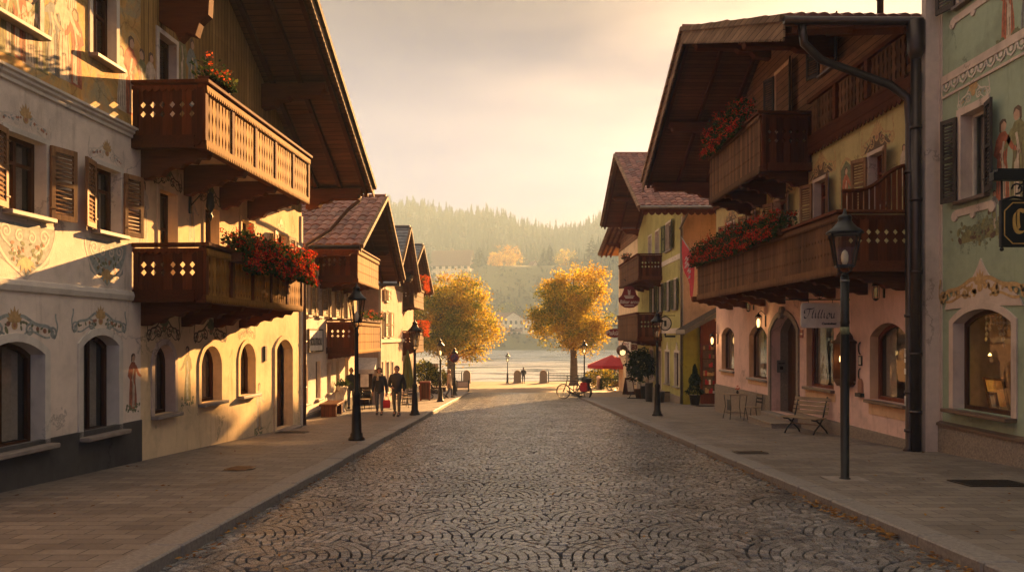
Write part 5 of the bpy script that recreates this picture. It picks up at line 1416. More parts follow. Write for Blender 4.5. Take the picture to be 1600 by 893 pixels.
def street_lamp(px, py, ptop, label, fancy=True, w=.42, hl=.85, road=False, lit=False, group='black street lamps along the street', Y=None):
    c = gp(px, py) if Y is None else Vector(((px-800)/FPX*Y, Y, g_pave(Y)))
    H = (py-ptop)/FPX*c.y
    o = empty('street_lamp', c, 0, label, 'street lamp', group)
    m = MB(); zt = H - hl*1.06
    if fancy:
        m.lathe([(.20,0),(.20,.05),(.155,.09),(.15,.16),(.125,.19),(.115,.55),(.085,1.02),(.10,1.06),(.10,1.12),(.055,1.18),(.048,zt-.35),(.06,zt-.3),(.045,zt-.25),(.042,zt-.16)], (0,0,0), 14)
    else:
        m.lathe([(.085,-.02),(.085,.02),(.066,.03),(.066,zt-.9),(.075,zt-.88),(.066,zt-.84),(.062,zt-.16)], (0,0,0), 14)
    m.build('post', M['iron'], o)
    if not fancy:
        p = MB(); p.box(-.3,.3,-.22,.22,.004,.012); p.build('base_plate', M['sill'], o)
        s = MB(); s.lathe([(.068,0),(.068,.11)], (0,0,2.25), 14); s.build('sticker', M['scroll_green'], o)
        s = MB(); s.lathe([(.068,0),(.068,.03)], (0,0,3.06), 14); s.build('band', M['zinc_grey'], o)
    lantern(o, zt, w, hl, n=6 if fancy else 4, rot=.3 if fancy else .5, bulbm='bulb_lit_or_glint' if lit else 'bulb')
    return o
street_lamp(1320, 748, 326, 'tall plain lamp post with big black lantern on the right pavement, before the pink wall', False, .46, .84)
street_lamp(557, 687, 441, 'nearest ornate black lamp on the left pavement, before the white house', True, .40, .9)
street_lamp(1027, 649, 484, 'ornate black lamp on the right pavement, in front of the lime house', True, .42, .95)
street_lamp(648, 648, 498, 'ornate black lamp beside the two walkers on the left pavement', True, .42, .95)
street_lamp(688, 627, 528, 'slim lamp with sun glint painted as bulb glow, behind the walkers, near the wooden tub', True, .36, .85, lit=True)  # emissive bulb imitates sunlight on this lantern
street_lamp(913, 612, 531, 'slim lamp behind the parked bicycles on the right', True, .40, .9, lit=True)
street_lamp(793, 597, 549, 'lone lamp at the water edge, left of the stone bollards', True, .45, .95, Y=87.5, lit=True)
street_lamp(710, 617, 542, 'slim lamp post carrying a round no stopping sign near the left tree', True, .36, .85)
lampp = [o for o in bpy.data.objects if o.name.startswith('street_lamp')][-1]
m = MB(); m.lathe([(.30,-.01),(.30,.01)], (0,0,0), 20)
q = m.build('no_stopping_sign', M['red_sign'], None); q.rotation_euler = (PI/2,0,0); q.location = lampp.location + Vector((-.0,-.12,2.45)); tag(q, 'round red rimmed blue no stopping sign fixed to the slim lamp post', 'road sign')
m = MB(); m.lathe([(.235,-.012),(.235,.014)], (0,0,0), 20); k = m.build('sign_face', m_plain('sign_blue', (.07,.055,.17), .5), q)
m = MB(); m.X = Matrix.Rotation(.785, 4, 'Z'); m.box(-.235,.235,-.028,.028,-.013,.016); m.build('sign_stripe', M['red_sign'], q)
# ------------------------------------------------------------------ hanging signs
def nibword(m, glyphs, h, nx, nz, y0, y1, x0=0, gap=.12, shear=0.0):
    """pen drawn letters; x runs to the reader's right (local -x)"""
    x = x0
    for g in glyphs:
        w, strokes = g
        for st in strokes:
            pts = bez(st, 12) if len(st) > 2 else st
            m.nib([(-(x+(a+b*shear)*h), b*h) for a, b in pts], -nx, nz, y0, y1)
        x += (w+gap)*h
    return x
GL = {
 'T': (.62, [[(.0,.72),(.1,1.1),(.5,.8),(.85,1.02)], [(.45,.92),(.42,.4),(.4,-.15),(.0,-.05),(.02,.2)], [(.05,.98),(-.1,.85),(-.12,.55),(.05,.5)]]),
 'l': (.18, [[(.02,.4),(.2,1.15),(.14,.9),(.06,.3)], [(.06,.3),(.05,-.05),(.2,.1)]]),
 'i': (.2, [[(.06,.55),(.07,.2),(.07,-.02),(.2,.1)], [(.07,.72),(.09,.76)]]),
 'o': (.32, [[(.3,.45),(.1,.62),(-.02,.2),(.12,.0)], [(.12,.0),(.3,.0),(.42,.35),(.28,.48)]]),
 'u': (.4, [[(.05,.52),(.04,.2),(.06,-.08),(.3,.1)], [(.32,.52),(.3,.2),(.32,-.05),(.44,.1)]]),
 'C': (.55, [[(.5,.88),(.3,1.05),(.05,.95),(.08,.5)], [(.08,.5),(.08,.0),(.35,-.02),(.52,.12)], [(.26,.92),(.22,.5),(.28,.2)]]),
 'z': (.4, [[(.05,.6),(.2,.72),(.32,.62)], [(.32,.62),(.2,.45),(.12,.38)], [(.12,.38),(.4,.3),(.35,.0),(.1,-.12)]]),
 'm': (.7, [[(.05,.62),(.06,.3),(.06,.0)], [(.06,.5),(.2,.7),(.3,.6)], [(.3,.6),(.3,.3),(.3,.0)], [(.3,.5),(.45,.7),(.56,.6)], [(.56,.6),(.56,.3),(.56,.0),(.66,.06)]]),
}
def cam_frame(name, X, Y, label, cat): return House(name, X, Y, (-1, 0), label, cat)
# white script sign
c = at(1282, 510, 19.2)
W_ = cam_frame('hanging_shop_sign', c.x, c.y, 'white hanging sign with black script lettering over the bench', 'sign'); ox = 0
sw, sh = 62/1200*19.2, 39/1200*19.2; zt = at(0, 473, 19.2).z
m = MB(); ch = .05
m.prism([(-sw/2+ch,zt-sh),(sw/2-ch,zt-sh),(sw/2,zt-sh+ch),(sw/2,zt-ch),(sw/2-ch,zt),(-sw/2+ch,zt),(-sw/2,zt-ch),(-sw/2,zt-sh+ch)], 'y', -.02, .02); bd = m.build('board', M['trim_white'], W_.o, bevel=.005)
m = MB(); Mx = Matrix.Translation((sw*.43, 0, zt-sh*.62)); m.X = Mx
xx = nibword(m, [GL[k] for k in 'Tlilliou'], sh*.41, .010, .012, .02, .026, 0, .10, .18); m.build('lettering', M['black_paint'], bd)
text(bd, 'Cumioitett', .082, -sw*.2, .023, zt-sh*.83, 'black_paint', shear=.25, bold=.004)
m = MB(); m.box(-sw*.55, sw*.9-.0, -.014, .014, zt+.07, zt+.10)
for x in (-sw*.3, sw*.3): m.tube([(x,0,zt-.01),(x,0,zt+.08)], .008, 5)
m.tube([(sw*.02+.09*math.cos(t), 0, zt+.2+.09*math.sin(t)) for t in [k*.5 for k in range(12)]], .009, 5); m.tube([(sw*.02,0,zt+.09),(sw*.02,0,zt+.3)], .009, 5); m.build('bracket', M['iron'], W_.o)
m = MB(); m.box(-sw*.55-1.75, -sw*.55, -.014, .014, zt+.07, zt+.10); m.build('wall_arm', M['iron'], W_.o)
# dark gold lettered sign
c = at(1562, 350, 11.3); zt = at(0, 312, 11.3).z; sh = 74/1200*11.3; sw = 1.30
G_ = cam_frame('hanging_shop_sign', c.x, c.y, 'black hanging sign with gold blackletter at the frame edge by the green house', 'sign')
m = MB(); m.box(-sw, 0, -.03, .03, zt-sh, zt); bd = m.build('board', M['iron'], G_.o, bevel=.01)
m = MB(); e = .035; q = .12
for (a0, a1) in (((-.05-q,zt-.05),(-sw+.05+q,zt-.05)), ((-sw+.05,zt-.05-q),(-sw+.05,zt-sh+.05+q)), ((-sw+.05+q,zt-sh+.05),(-.05-q,zt-sh+.05)), ((-.05,zt-sh+.05+q),(-.05,zt-.05-q)), ((-.05,zt-.05-q),(-.05-q,zt-.05)), ((-.05,zt-sh+.05+q),(-.05-q,zt-sh+.05)), ((-sw+.05,zt-.05-q),(-sw+.05+q,zt-.05)), ((-sw+.05,zt-sh+.05+q),(-sw+.05+q,zt-sh+.05))):
    m.stroke([a0, a1], .014, .03, .038)
m.mat(0); m.X = Matrix.Translation((-.16, 0, zt-sh*.72)); nibword(m, [GL[k] for k in 'Czm'] + [GL['i']], sh*.52, .020, .022, .03, .04, 0, .10); m.X = None
m.build('lettering', M['gold_leaf'], bd)
m = MB(); m.box(-sw-.1, .12, -.05, .05, zt+.28, zt+.40); m.box(-sw-.1, .06, -.05, .05, zt+.40, zt+.45); m.tube([(-.03,0,zt-sh-.03),(-.03,0,zt+.3)], .015, 6); m.tube([(-sw+.1,0,zt),(-sw+.1,0,zt+.3)], .015, 6)
for k in range(3): m.tube([(-.25-k*.1+.075*math.cos(t), 0, zt+.16+.075*math.sin(t)) for t in [j*.7 for j in range(8)]], .014, 5)
m.tube([(-.35,0,zt+.03),(-.35,0,zt+.3)], .012, 5); m.tube([(-.03,0,zt-.01),(-.2,0,zt+.04),(-.6,0,zt-.01)], .02, 6); m.ball((-.03,0,zt-sh-.03), .03); m.build('bracket', M['iron'], G_.o)
# red shaped inn sign, red oval sign
c = at(983, 464, 47)
I_ = cam_frame('hanging_inn_sign', c.x, c.y, 'dark red shaped sign with pale cup and script hanging above the lower lime house balcony', 'sign')
z0 = at(0, 481, 47).z; hh = 34/1200*47; w = 33/1200*47/2
poly = [(0,0),(.45,.03),(.8,.14),(.98,.3),(1,.46),(.86,.52),(.72,.58),(.55,.78),(.46,.93),(.3,1),(0,1.02)]
m = MB(); m.prism([(a*w, z0+b*hh) for a, b in poly]+[(-a*w, z0+b*hh) for a, b in poly[::-1][1:-1]], 'y', -.04, .04); bd = m.build('board', M['red_sign'], I_.o)
text(bd, 'Bäkar anno', .30, 0, .045, z0+hh*.28, 'trim_white', shear=.2, bold=.006, sx=.85)
m = MB(); m.stroke([(-.3,z0+hh*.12),(.3,z0+hh*.12)], .05, .04, .05); m.prism([(-.3,z0+hh*.52),(.3,z0+hh*.52),(.22,z0+hh*.44),(-.22,z0+hh*.44)], 'y', .04, .05); m.stroke([(-.32,z0+hh*.56),(.32,z0+hh*.56)], .05, .04, .05); m.prism([(-.06,z0+hh*.6),(.06,z0+hh*.6),(.10,z0+hh*.85),(-.02,z0+hh*.8),(-.09,z0+hh*.86)], 'y', .04, .05); m.build('emblem', M['trim_white'], bd)
m = MB(); zt = z0+hh*1.25; m.tube([(.3,0,zt+.1),(.2,0,zt),(-.4,0,zt+.05),(-1.6,0,zt+.2)], .03, 6); m.tube([(.0,0,z0+hh),(0,0,zt)], .02, 5); m.tube([(-.25,0,z0+hh),(-.25,0,zt)], .02, 5); m.build('bracket', M['iron'], I_.o)
c = at(960.5, 520, 51)
O_ = cam_frame('hanging_oval_sign', c.x, c.y, 'red oval sign with pale lettering under a scrolled iron bracket', 'sign')
w = 28/1200*51/2; h2 = 15/1200*51/2; zc = c.z
m = MB(); m.disc(0, zc, w, -.03, .03, 28, h2/w); bd = m.build('board', M['red_sign'], O_.o)
m = MB(); m.stroke([(w*.93*math.cos(t), zc+h2*.93*math.sin(t)) for t in [k*2*PI/32 for k in range(33)]], .035, .03, .038); m.build('rim_line', M['trim_white'], bd)
text(bd, 'Paküvy', .42, 0, .036, zc-.0, 'trim_white', shear=.2, bold=.012)
m = MB(); zt = zc+h2+.16; m.tube([(w*1.2,0,zt),(-1.9,0,zt+.06)], .022, 6); m.tube([(.2,0,zt),(.2,0,zc+h2)], .015, 5); m.tube([(-.2,0,zt),(-.2,0,zc+h2)], .015, 5)
for k, (xc, rr) in enumerate(((-.4,.32),(.05,.2),(-.95,.22))):
    m.tube([(xc+rr*(1-.06*j)*math.cos(j*.55), 0, zt+rr+rr*(1-.06*j)*math.sin(j*.55)) for j in range(14)], .016, 5)
m.build('bracket', M['iron'], O_.o)
# small round sign and bracket on the lime house
q = D.w(1050, 510); o = empty('guild_sign', D.mw @ Vector((q[0]-1.0, .05, q[1])), D.rz, 'small white heart shaped guild sign with black outline on the lime wall', 'sign')
m = MB(); m.X = Matrix.Rotation(PI/2, 4, 'Z'); m.disc(.5, .15, .3, -.02, .02, 16, 1.15); m.build('plate', M['trim_white'], o)
m = MB(); m.X = Matrix.Rotation(PI/2, 4, 'Z'); m.stroke([(.5+.3*math.cos(t), .15+.35*math.sin(t)) for t in [k*.4 for k in range(17)]], .05, .02, .03); m.stroke([(.5,.0),(.5,.3)], .12, .02, .03); m.stroke([(0,.55),(.6,.55)], .04, -.01, .02); m.stroke([(.0,-.5),(.5,-.5),(.5,-.35)], .1, -.04, .04); m.build('outline', M['iron'], o)
# flag
c0 = at(1089, 408, 29.2); c1 = at(1064.5, 370, 31.0)
o = empty('flag', c0, 0, 'red flag with white figure hanging from a slanting pole at the balcony end', 'flag')
d = c1-c0; m = MB(); m.tube([(0,0,0), d], .022, 8); m.ball(d, .04); m.build('flagpole', M['zinc_grey'], o)
m = MB(); N = 14; fv = []
for i in range(N+1):
    for j in range(9):
        s, t = i/N, j/8
        p = d*(.12+.82*t); fall = (.32+.98*(1-t*.15))*s
        fv.append((p.x*(1-.45*s)-.10*s+.03*math.sin(t*9+s*4)*s, p.y+.07*math.sin(t*11)*s, p.z-fall*(.75+.5*(1-t))))
m.add(fv, [(i*9+j, i*9+j+1, (i+1)*9+j+1, (i+1)*9+j) for i in range(N) for j in range(8)], True); fl = m.build('cloth', M['red_cloth'], o, recalc=False)
m = MB()
for k in range(10):
    i, j = 5+k % 6, 2+(k*3) % 4; a = Vector(fv[i*9+j]); m.X = Matrix.Translation((0,-.03,0)); s = .09
    m.add([a+Vector((-s,-.01,-s)), a+Vector((s,-.01,-s*.4)), a+Vector((s*.5,-.01,s)), a+Vector((-s*.4,-.01,s*.5))], [(0,1,2,3)])
m.build('emblem', M['white_paint'], fl)
# ------------------------------------------------------------------ wall lanterns, menu case
def wall_lantern(label, H, x, z, s=1.0, lit=True, big=False, power=0):
    o = empty('wall_lantern', H.mw @ Vector((x, .22*s, z)), H.rz, label, 'wall lantern')
    m = MB(); m.box(-.03,.03,-.22*s,-.19*s,-.15,.2*s); m.tube([(0,-.2*s,.22*s),(0,-.08*s,.33*s),(0,0,.26*s)], .013, 6); m.build('arm', M['iron'], o)
    m = MB(); m.lathe([(.10*s,.14*s),(.08*s,.19*s),(.03*s,.23*s),(.012,.27*s)], (0,0,0), 12); m.lathe([(.02,-.24*s),(.07*s,-.2*s),(.07*s,-.18*s)], (0,0,0), 10)
    for i in range(6):
        t = 2*PI*i/6; m.tube([(.075*s*math.cos(t), .075*s*math.sin(t), -.18*s), (.09*s*math.cos(t), .09*s*math.sin(t), .14*s)], .006, 4)
    m.build('cage', M['iron'], o)
    m = MB(); m.lathe([(.03*s,-.14*s),(.045*s,-.05*s),(.045*s,.05*s),(.02*s,.1*s)], (0,0,0), 10); m.build('bulb', m_emit('lantern_glow', (1,.55,.18), 0.6 if lit else .012), o)
    if power: spot('lantern_bulb', H.mw @ Vector((x, .42*s, z)), (1,.6,.25), power)
q = B.w(1197, 503); wall_lantern('lit brass lantern beside the arched doorway of the pink wall', B, q[0], q[1], 1.15, True, power=1.2)
q = B.w(1121, 531); wall_lantern('lit wall lantern at the far corner of the pink wall by the red shop door', B, q[0]-.1, q[1], 1.1, True, power=2)
q = B.w(1382, 455); wall_lantern('unlit black lantern under the balcony by the down pipes', B, q[0], q[1], .9, False)
q = B.w(1178, 477); wall_lantern('unlit black lantern under the balcony above the small arched windows', B, q[0], q[1], .9, False)
c = at(972, 547, 50.6); o = empty('globe_lantern', c, 0, 'round copper lantern glowing beside the red parasol', 'wall lantern')
m = MB(); m.ball((0,0,0), .38, 14, 9); m.build('globe', M['copper_pipe'], o); m = MB(); m.ball((0,-.1,-.05), .29, 12, 8); m.build('glow', m_emit('globe_glow', (1,.6,.25), .25), o); m = MB(); m.tube([(0,0,.35),(.1,0,.6),(.9,0,.6)], .03, 6); m.build('arm', M['iron'], o)
q = B.w(1327, 565)
o = empty('menu_case', B.mw @ Vector((q[0], 0, q[1])), B.rz, 'dark carved menu case with two candle lights on the pink wall behind the lamp post', 'menu case')
m = MB(); w, h = .36, .46
m.box(-w,w,0,.06,-h,h); m.box(-w,-w+.06,.06,.26,-h,h); m.box(w-.06,w,.06,.26,-h,h); m.box(-w,w,.06,.26,-h-.05,-h+.03); m.box(-w-.05,w+.05,0,.3,h,h+.06)
m.prism([(-w-.03,h+.06),(-w*.6,h+.11),(-w*.5,h+.2),(0,h+.3),(w*.5,h+.2),(w*.6,h+.11),(w+.03,h+.06)], 'y', .0, .24); m.prism([(-w,-h-.05),(w,-h-.05),(w*.6,-h-.15),(w*.2,-h-.13),(0,-h-.22),(-w*.2,-h-.13),(-w*.6,-h-.15)], 'y', 0, .22); m.build('case', M['frame_brown'], o)
m = MB(); m.box(-w+.06,w-.06,.061,.066,-h+.03,h-.02); m.build('menu_sheet', M['trim_white'], o)
m = MB()
for x in (-.17,.17): m.lathe([(.022,-.08),(.03,0),(.012,.07)], (x,.15,.08), 8)
m.build('candle_bulb', M['bulb_lit_or_glint'], o); spot('menu_bulb', B.mw @ Vector((q[0], .2, q[1]+.1)), (1,.6,.25), .35, .03)
for k, (dx, dz, lb) in enumerate(((-.62,.35,'curled iron'),(-.62,.05,'small framed'),(-.62,-.28,'curled lower'))):
    o = empty('wall_plaque', B.mw @ Vector((q[0]+dx, 0, q[1]+dz)), B.rz, lb+' plaque in the column right of the menu case', 'plaque'); m = MB()
    if k == 1: m.box(-.08,.08,0,.03,-.12,.12); m.build('plate', M['iron'], o); m = MB(); m.box(-.055,.055,.03,.034,-.09,.09); m.build('face', M['trim_white'], o)
    else: m.tube([(.1*math.sin(t)*.9, .02, .14*math.cos(t)) for t in [j*.35 for j in range(10)]], .016, 6); m.build('scroll', M['iron'], o)
o = empty('letter_plaque', B.mw @ Vector((q[0]-.65, 0, q[1]-.72)), B.rz, 'small rust red arched plaque below the iron plaques', 'plaque'); m = MB(); m.prism([(-.1,0),(.1,0),(.1,.22),(.06,.3),(0,.34),(-.06,.3),(-.1,.22)], 'y', 0, .05); m.build('plate', M['scroll_red'], o); m = MB(); m.box(-.14,.14,0,.1,-.1,-.01); m.build('shelf', M['iron'], o)
dm = (gd['x0']+gd['x1'])/2
o = empty('letter_box', B.mw @ Vector((gd['x1']-.012, -.32, B.gz(7.6)+1.75)), B.rz, 'small grey letter box on the stone jamb of the arched doorway', 'letter box'); m = MB(); m.box(-.03,.0,-.14,.14,-.2,.2); m.build('box', M['zinc_grey'], o); m = MB(); m.box(-.035,-.03,-.1,.1,.08,.11); m.box(-.034,-.03,-.05,.05,-.1,.0); m.build('slot', M['iron'], o)
q = B.w(1253, 520); o = empty('street_number_sign', B.mw @ Vector((q[0], .0, q[1])), B.rz, 'small red and white plate beside the doorway under the script sign', 'sign'); m = MB(); m.box(-.11,.11,0,.02,-.14,.1); m.build('plate', M['red_sign'], o); m = MB(); m.box(-.09,.09,.02,.024,-.05,.0); m.build('stripe', M['trim_white'], o)
m = MB(); x = gd['x1']+1.65; z = B.gz(12)+.42; g0 = B.w(1141, 632); m.box(g0[0]-.22, g0[0]+.22, .05, .056, g0[1]-.2, g0[1]+.2); m.build('cellar_grille', M['iron'], B.o)
# ================================================================== step, bench, cafe furniture
o = empty('stone_step', gp(1215, 655)+Vector((.0,0,0)), 0, 'low stone step in front of the arched doorway', 'step'); o.location = (7.95, 23.3, g_pave(23.3)); o.rotation_euler = (0,0,PI/2)
m = MB(); m.box(-1.1,1.1,-.42,.45,-.2,.15); m.box(-1.12,1.12,-.42,.47,.15,.19); m.build('slab', M['stone_plinth'], o, bevel=.012)
def slat_bench(label, loc, rz):
    o = empty('park_bench', loc, rz, label, 'bench')              # local: x along seat, +y is the front
    L = .52
    for i in range(5): m = MB(); y = .46-.105*i; m.box(-L,L,y-.045,y+.045,.42,.45); m.build('seat_slat', M['bench_wood'], o, bevel=.006)
    for i in range(4):
        m = MB(); z = .56+.115*i; y = -.06-.035*i; m.X = Matrix.Translation((0,y,z)) @ Matrix.Rotation(.28,4,'X'); m.box(-L,L,-.012,.016,-.045,.045); m.build('back_slat', M['bench_wood'], o, bevel=.006)
    for s in (-1,1):
        m = MB(); x = s*(L-.1)
        m.tube([(x,.50,.41),(x,.3,.38),(x,.05,.22),(x,-.12,.1),(x,-.22,.0)], .022, 7); m.tube([(x,.45,.0),(x,.36,.12),(x,.15,.26),(x,.02,.40),(x,-.04,.55),(x,-.2,.98)], .022, 7); m.tube([(x,.5,.41),(x,-.03,.41)], .018, 6)
        m.build('leg', M['iron'], o)
    m = MB(); m.box(-L+.1,L-.1,.13,.16,.24,.27); m.build('stretcher', M['bench_wood'], o); return o
c = gp(1266, 668); slat_bench('slatted wooden bench with black crossed iron legs against the pink wall', Vector((7.92, 20.5, g_pave(20.5))), PI/2+.62)
def cafe_chair(name='cafe_chair', mat='iron', seat='bench_wood'):
    o = empty(name); w, d = .2, .2
    m = MB(); m.box(-w,w,-d,d,.44,.465); m.build('seat', M[seat], o, bevel=.008)
    for sx in (-1,1):
        m = MB(); m.tube([(sx*w*.95,d*.95,.44),(sx*w*1.05,d*1.15,0)], .012, 6); m.build('leg', M[mat], o)
        m = MB(); m.tube([(sx*w*.95,-d*1.2,0),(sx*w*.95,-d*.95,.44),(sx*w*.9,-d*1.2,.88)], .012, 6); m.build('leg', M[mat], o)
    for z in (.62,.74,.85):
        m = MB(); m.box(-w*.9,w*.9,-d*1.16,-d*1.1,z-.03,z+.03); m.build('back_slat', M[mat if z < .8 else seat], o)
    return o
def cafe_table(mat='iron', top='bench_wood', h=.75, w=.32):
    o = empty('cafe_table'); m = MB(); m.box(-w,w,-w,w,h-.03,h); m.build('table_top', M[top], o, bevel=.006)
    for sx in (-1,1):
        for sy in (-1,1): m = MB(); m.tube([(sx*w*.9,sy*w*.9,h-.03),(sx*w*.78,sy*w*.78,h*.5),(sx*w*.98,sy*w*.98,0)], .012, 6); m.build('leg', M[mat], o)
    m = MB(); m.tube([(-w*.85,-w*.85,.22),(w*.85,-w*.85,.22),(w*.85,w*.85,.22),(-w*.85,w*.85,.22),(-w*.85,-w*.85,.22)], .008, 5); m.build('stretcher', M[mat], o); return o
T0 = cafe_table(h=.86); tag(T0, 'slim square cafe table with iron legs beside the pink wall', 'table'); c = gp(1166, 655); T0.location = (7.62, 26.2, g_pave(26.2)); T0.rotation_euler.z = .1
C0 = cafe_chair(); tag(C0, 'dark slatted cafe chair between the small table and the arched doorway', 'chair', 'cafe chairs'); c = gp(1191, 650); C0.location = (7.95, 25.3, g_pave(25.3)); C0.rotation_euler.z = PI/2+.2
o = empty('flower_vase', T0.location+Vector((.1,.1,.86)), 0, 'small dark vase with reddish sprig on the slim cafe table', 'vase'); m = MB(); m.lathe([(.03,0),(.05,.05),(.03,.1),(.035,.12)], (0,0,0), 10); m.build('vase', M['zinc'], o); m = MB(); r = random.Random(1)
for k in range(40): leaf(m, (r.gauss(0,.04), r.gauss(0,.04), .14+abs(r.gauss(0,.07))), .025, r)
m.build('sprig', M['bloom_red'], o, recalc=False)
# left cafe: tables and chairs behind the near lamp and by the plaza
lefts = [((571, 640), .4, 'chair', 'dark cafe chair just right of the near left lamp'), ((562, 632), 2.6, 'chair', 'dark cafe chair behind the near left lamp, by the notice board'), ((567, 628), 0, 'table', 'dark cafe table behind the near left lamp'),
         ((636, 636), 1.0, 'chair', 'striped cafe chair right of the walking man'), ((632, 630), 2.2, 'chair', 'cafe chair behind the walking man, by the green parasol'), ((640, 630), 0, 'table', 'cafe table behind the walking man by the second lamp'), ((654, 622), -1.2, 'chair', 'cafe chair left of the wooden tub'),
         ((583, 622), .2, 'chair', 'cafe chair at the garlanded corner behind the walking woman'), ((589, 619), 0, 'table', 'cafe table at the garlanded corner of the rose house')]
for (p, rz, k, lb) in lefts:
    c = gp(*p); o = copy_tree(C0 if k == 'chair' else T0); o.location = (c.x, c.y, g_pave(c.y)); o.rotation_euler = (0,0,rz)
    tag(o, lb, k, 'cafe chairs' if k == 'chair' else 'cafe tables')
T0['group'] = 'cafe tables'
# solid wooden bench by the white house
c = gp(519, 649); o = empty('wooden_bench', (c.x, c.y, g_pave(c.y)), .06, 'solid brown plank bench against the white rendered house', 'bench'); m = MB(); m.box(-.32,.32,-.85,.85,.42,.5); m.build('seat', M['door_wood'], o, bevel=.01)
for y in (-.66,.6): m = MB(); m.box(-.26,.26,y-.12,y+.12,0,.42); m.build('leg', M['door_wood'], o, bevel=.01)
c = gp(505, 640); o = empty('drinking_fountain', (-6.75, 30.6, g_pave(30.6)), 0, 'pale stone urn planter with grey leaves behind the plank bench', 'planter'); m = MB(); m.lathe([(.14,0),(.12,.05),(.07,.12),(.06,.62),(.1,.7),(.2,.95),(.22,1.0),(.18,1.0)], (0,0,0), 14); m.build('urn', M['trim_white'], o); m = MB(); r = random.Random(5)
for k in range(120): leaf(m, (r.gauss(0,.14), r.gauss(0,.14), 1.05+abs(r.gauss(0,.1))), .06, r)
m.build('foliage', M['leaf_green'], o, recalc=False); o.name = 'urn_planter'
c = gp(564, 640); o = empty('notice_board', (c.x+.05, c.y+.5, g_pave(c.y+.5)), .1, 'white notice sheet on a small stand behind the near left lamp', 'notice board'); m = MB(); m.box(-.17,.17,-.015,.015,.95,1.5); m.build('sheet', M['white_paint'], o); m = MB(); m.tube([(0,.03,0),(0,.03,1.5)], .02, 6); m.box(-.18,.18,.016,.03,.93,1.52); m.build('stand', M['frame_brown'], o)
# garland tree at the corner
def leafy(m, c, rx, ry, rz_, n, s, r, hollow=.5):
    for k in range(n):
        d = Vector((r.gauss(0,1), r.gauss(0,1), r.gauss(0,1))).normalized(); q = (hollow+(1-hollow)*r.random()**.6)*(1+.25*noise.noise(d*2.2+Vector(c)))
        leaf(m, (c[0]+d.x*rx*q, c[1]+d.y*ry*q, c[2]+d.z*rz_*q), s*r.uniform(.7,1.3), r)
M['leaf_dark'] = m_leaf('evergreen_leaves', [(0,(.012,.02,.008)),(.6,(.028,.042,.014)),(1,(.055,.065,.02))], .25)
M['leaf_gold'] = m_leaf('golden_leaves', [(0,(.26,.165,.015)),(.5,(.50,.35,.032)),(1,(.68,.50,.07))], .6)
M['leaf_olive'] = m_leaf('olive_leaves', [(0,(.08,.10,.015)),(.6,(.22,.23,.03)),(1,(.42,.37,.05))], .55)
M['leaf_rust'] = m_leaf('rust_leaves', [(0,(.30,.15,.02)),(.6,(.50,.29,.035)),(1,(.62,.42,.06))], .55)
M['bark'] = m_plain('bark', (.085,.062,.045), .9, var=.4, scale=5, bump=.6, bscale=18)
def shrub(name, label, loc, rx, rz_, mats=('leaf_dark',), pot=None, n=900, s=.06, cat='shrub', seed=1, cone=False, bloom=0, bm='bloom_red', stemh=.0, box=False, group=None):
    r = random.Random(seed); o = empty(name, loc, 0, label, cat, group); z = 0
    if pot:
        z = pot[1]; m = MB()
        if pot[2] == 'box': m.box(-pot[0],pot[0],-pot[0],pot[0],0,z); m.box(-pot[0]-.03,pot[0]+.03,-pot[0]-.03,pot[0]+.03,z-.07,z)
        else: m.lathe([(pot[0]*.75,0),(pot[0],z*.92),(pot[0]*1.06,z*.92),(pot[0]*1.06,z),(pot[0]*.8,z)], (0,0,0), 16)
        m.build('pot', M[pot[3]], o, bevel=.008 if pot[2] == 'box' else 0)
    if stemh: m = MB(); m.tube([(0,0,z-.05),(.02,.01,z+stemh*.6),(0,0,z+stemh+rz_*.6)], [.035,.03,.015], 6); m.build('stem', M['bark'], o)
    for mi, k in enumerate(mats):
        m = MB()
        for i in range(n//len(mats)):
            if cone:
                t = r.random()**.8; q = (1-t)**.8*(.6+.4*r.random())*(1+.25*math.sin(t*14+r.random())); a = r.uniform(0,6.28); p = (rx*q*math.cos(a), rx*q*math.sin(a), z+stemh+2*rz_*t)
            elif box: p = (r.uniform(-1,1)*rx, r.uniform(-1,1)*box, z+r.uniform(0,2)*rz_); k_ = r.randint(0,2); p = [(rx*r.choice((-1,1))*r.uniform(.93,1.03), p[1], p[2]), (p[0], box*r.choice((-1,1))*r.uniform(.93,1.03), p[2]), (p[0], p[1], z+2*rz_*r.uniform(.95,1.03))][k_]
            else:
                d = Vector((r.gauss(0,1), r.gauss(0,1), r.gauss(0,1))).normalized(); q = (.35+.65*r.random()**.5)*(1+.35*noise.noise(d*2.5+Vector((seed,0,0)))); p = (d.x*rx*q, d.y*rx*q, max(z+.02, z+stemh+rz_+d.z*rz_*q))
            leaf(m, p, s*r.uniform(.7,1.3), r)
        m.build('foliage', M[k], o, recalc=False)
    if bloom:
        m = MB()
        for i in range(bloom):
            d = Vector((r.gauss(0,1), r.gauss(0,1), abs(r.gauss(0,1))+.1)).normalized(); p = Vector((d.x*rx*1.02, d.y*rx*1.02, z+stemh+rz_+d.z*rz_*1.02))
            for j in range(5): leaf(m, p+Vector((r.gauss(0,1), r.gauss(0,1), r.gauss(0,1)))*.05, .045, r)
        m.build('blossoms', M[bm], o, recalc=False)
    return o
def pv(px, py): c = gp(px, py); return Vector((c.x, c.y, g_pave(c.y)))
shrub('garlanded_tree', 'tall potted tree strung with gold leaves behind the near left lamp', pv(571, 628), .42, 1.25, ('leaf_gold','leaf_dark','leaf_rust'), (.22,.4,'box','dark_wood'), 900, .07, 'shrub', 3)
shrub('potted_shrub', 'gold garland bush by the rose house door', pv(583, 617)+Vector((-.5,1,0)), .55, .8, ('leaf_gold','leaf_rust'), (.22,.4,'box','dark_wood'), 600, .07, 'shrub', 4)
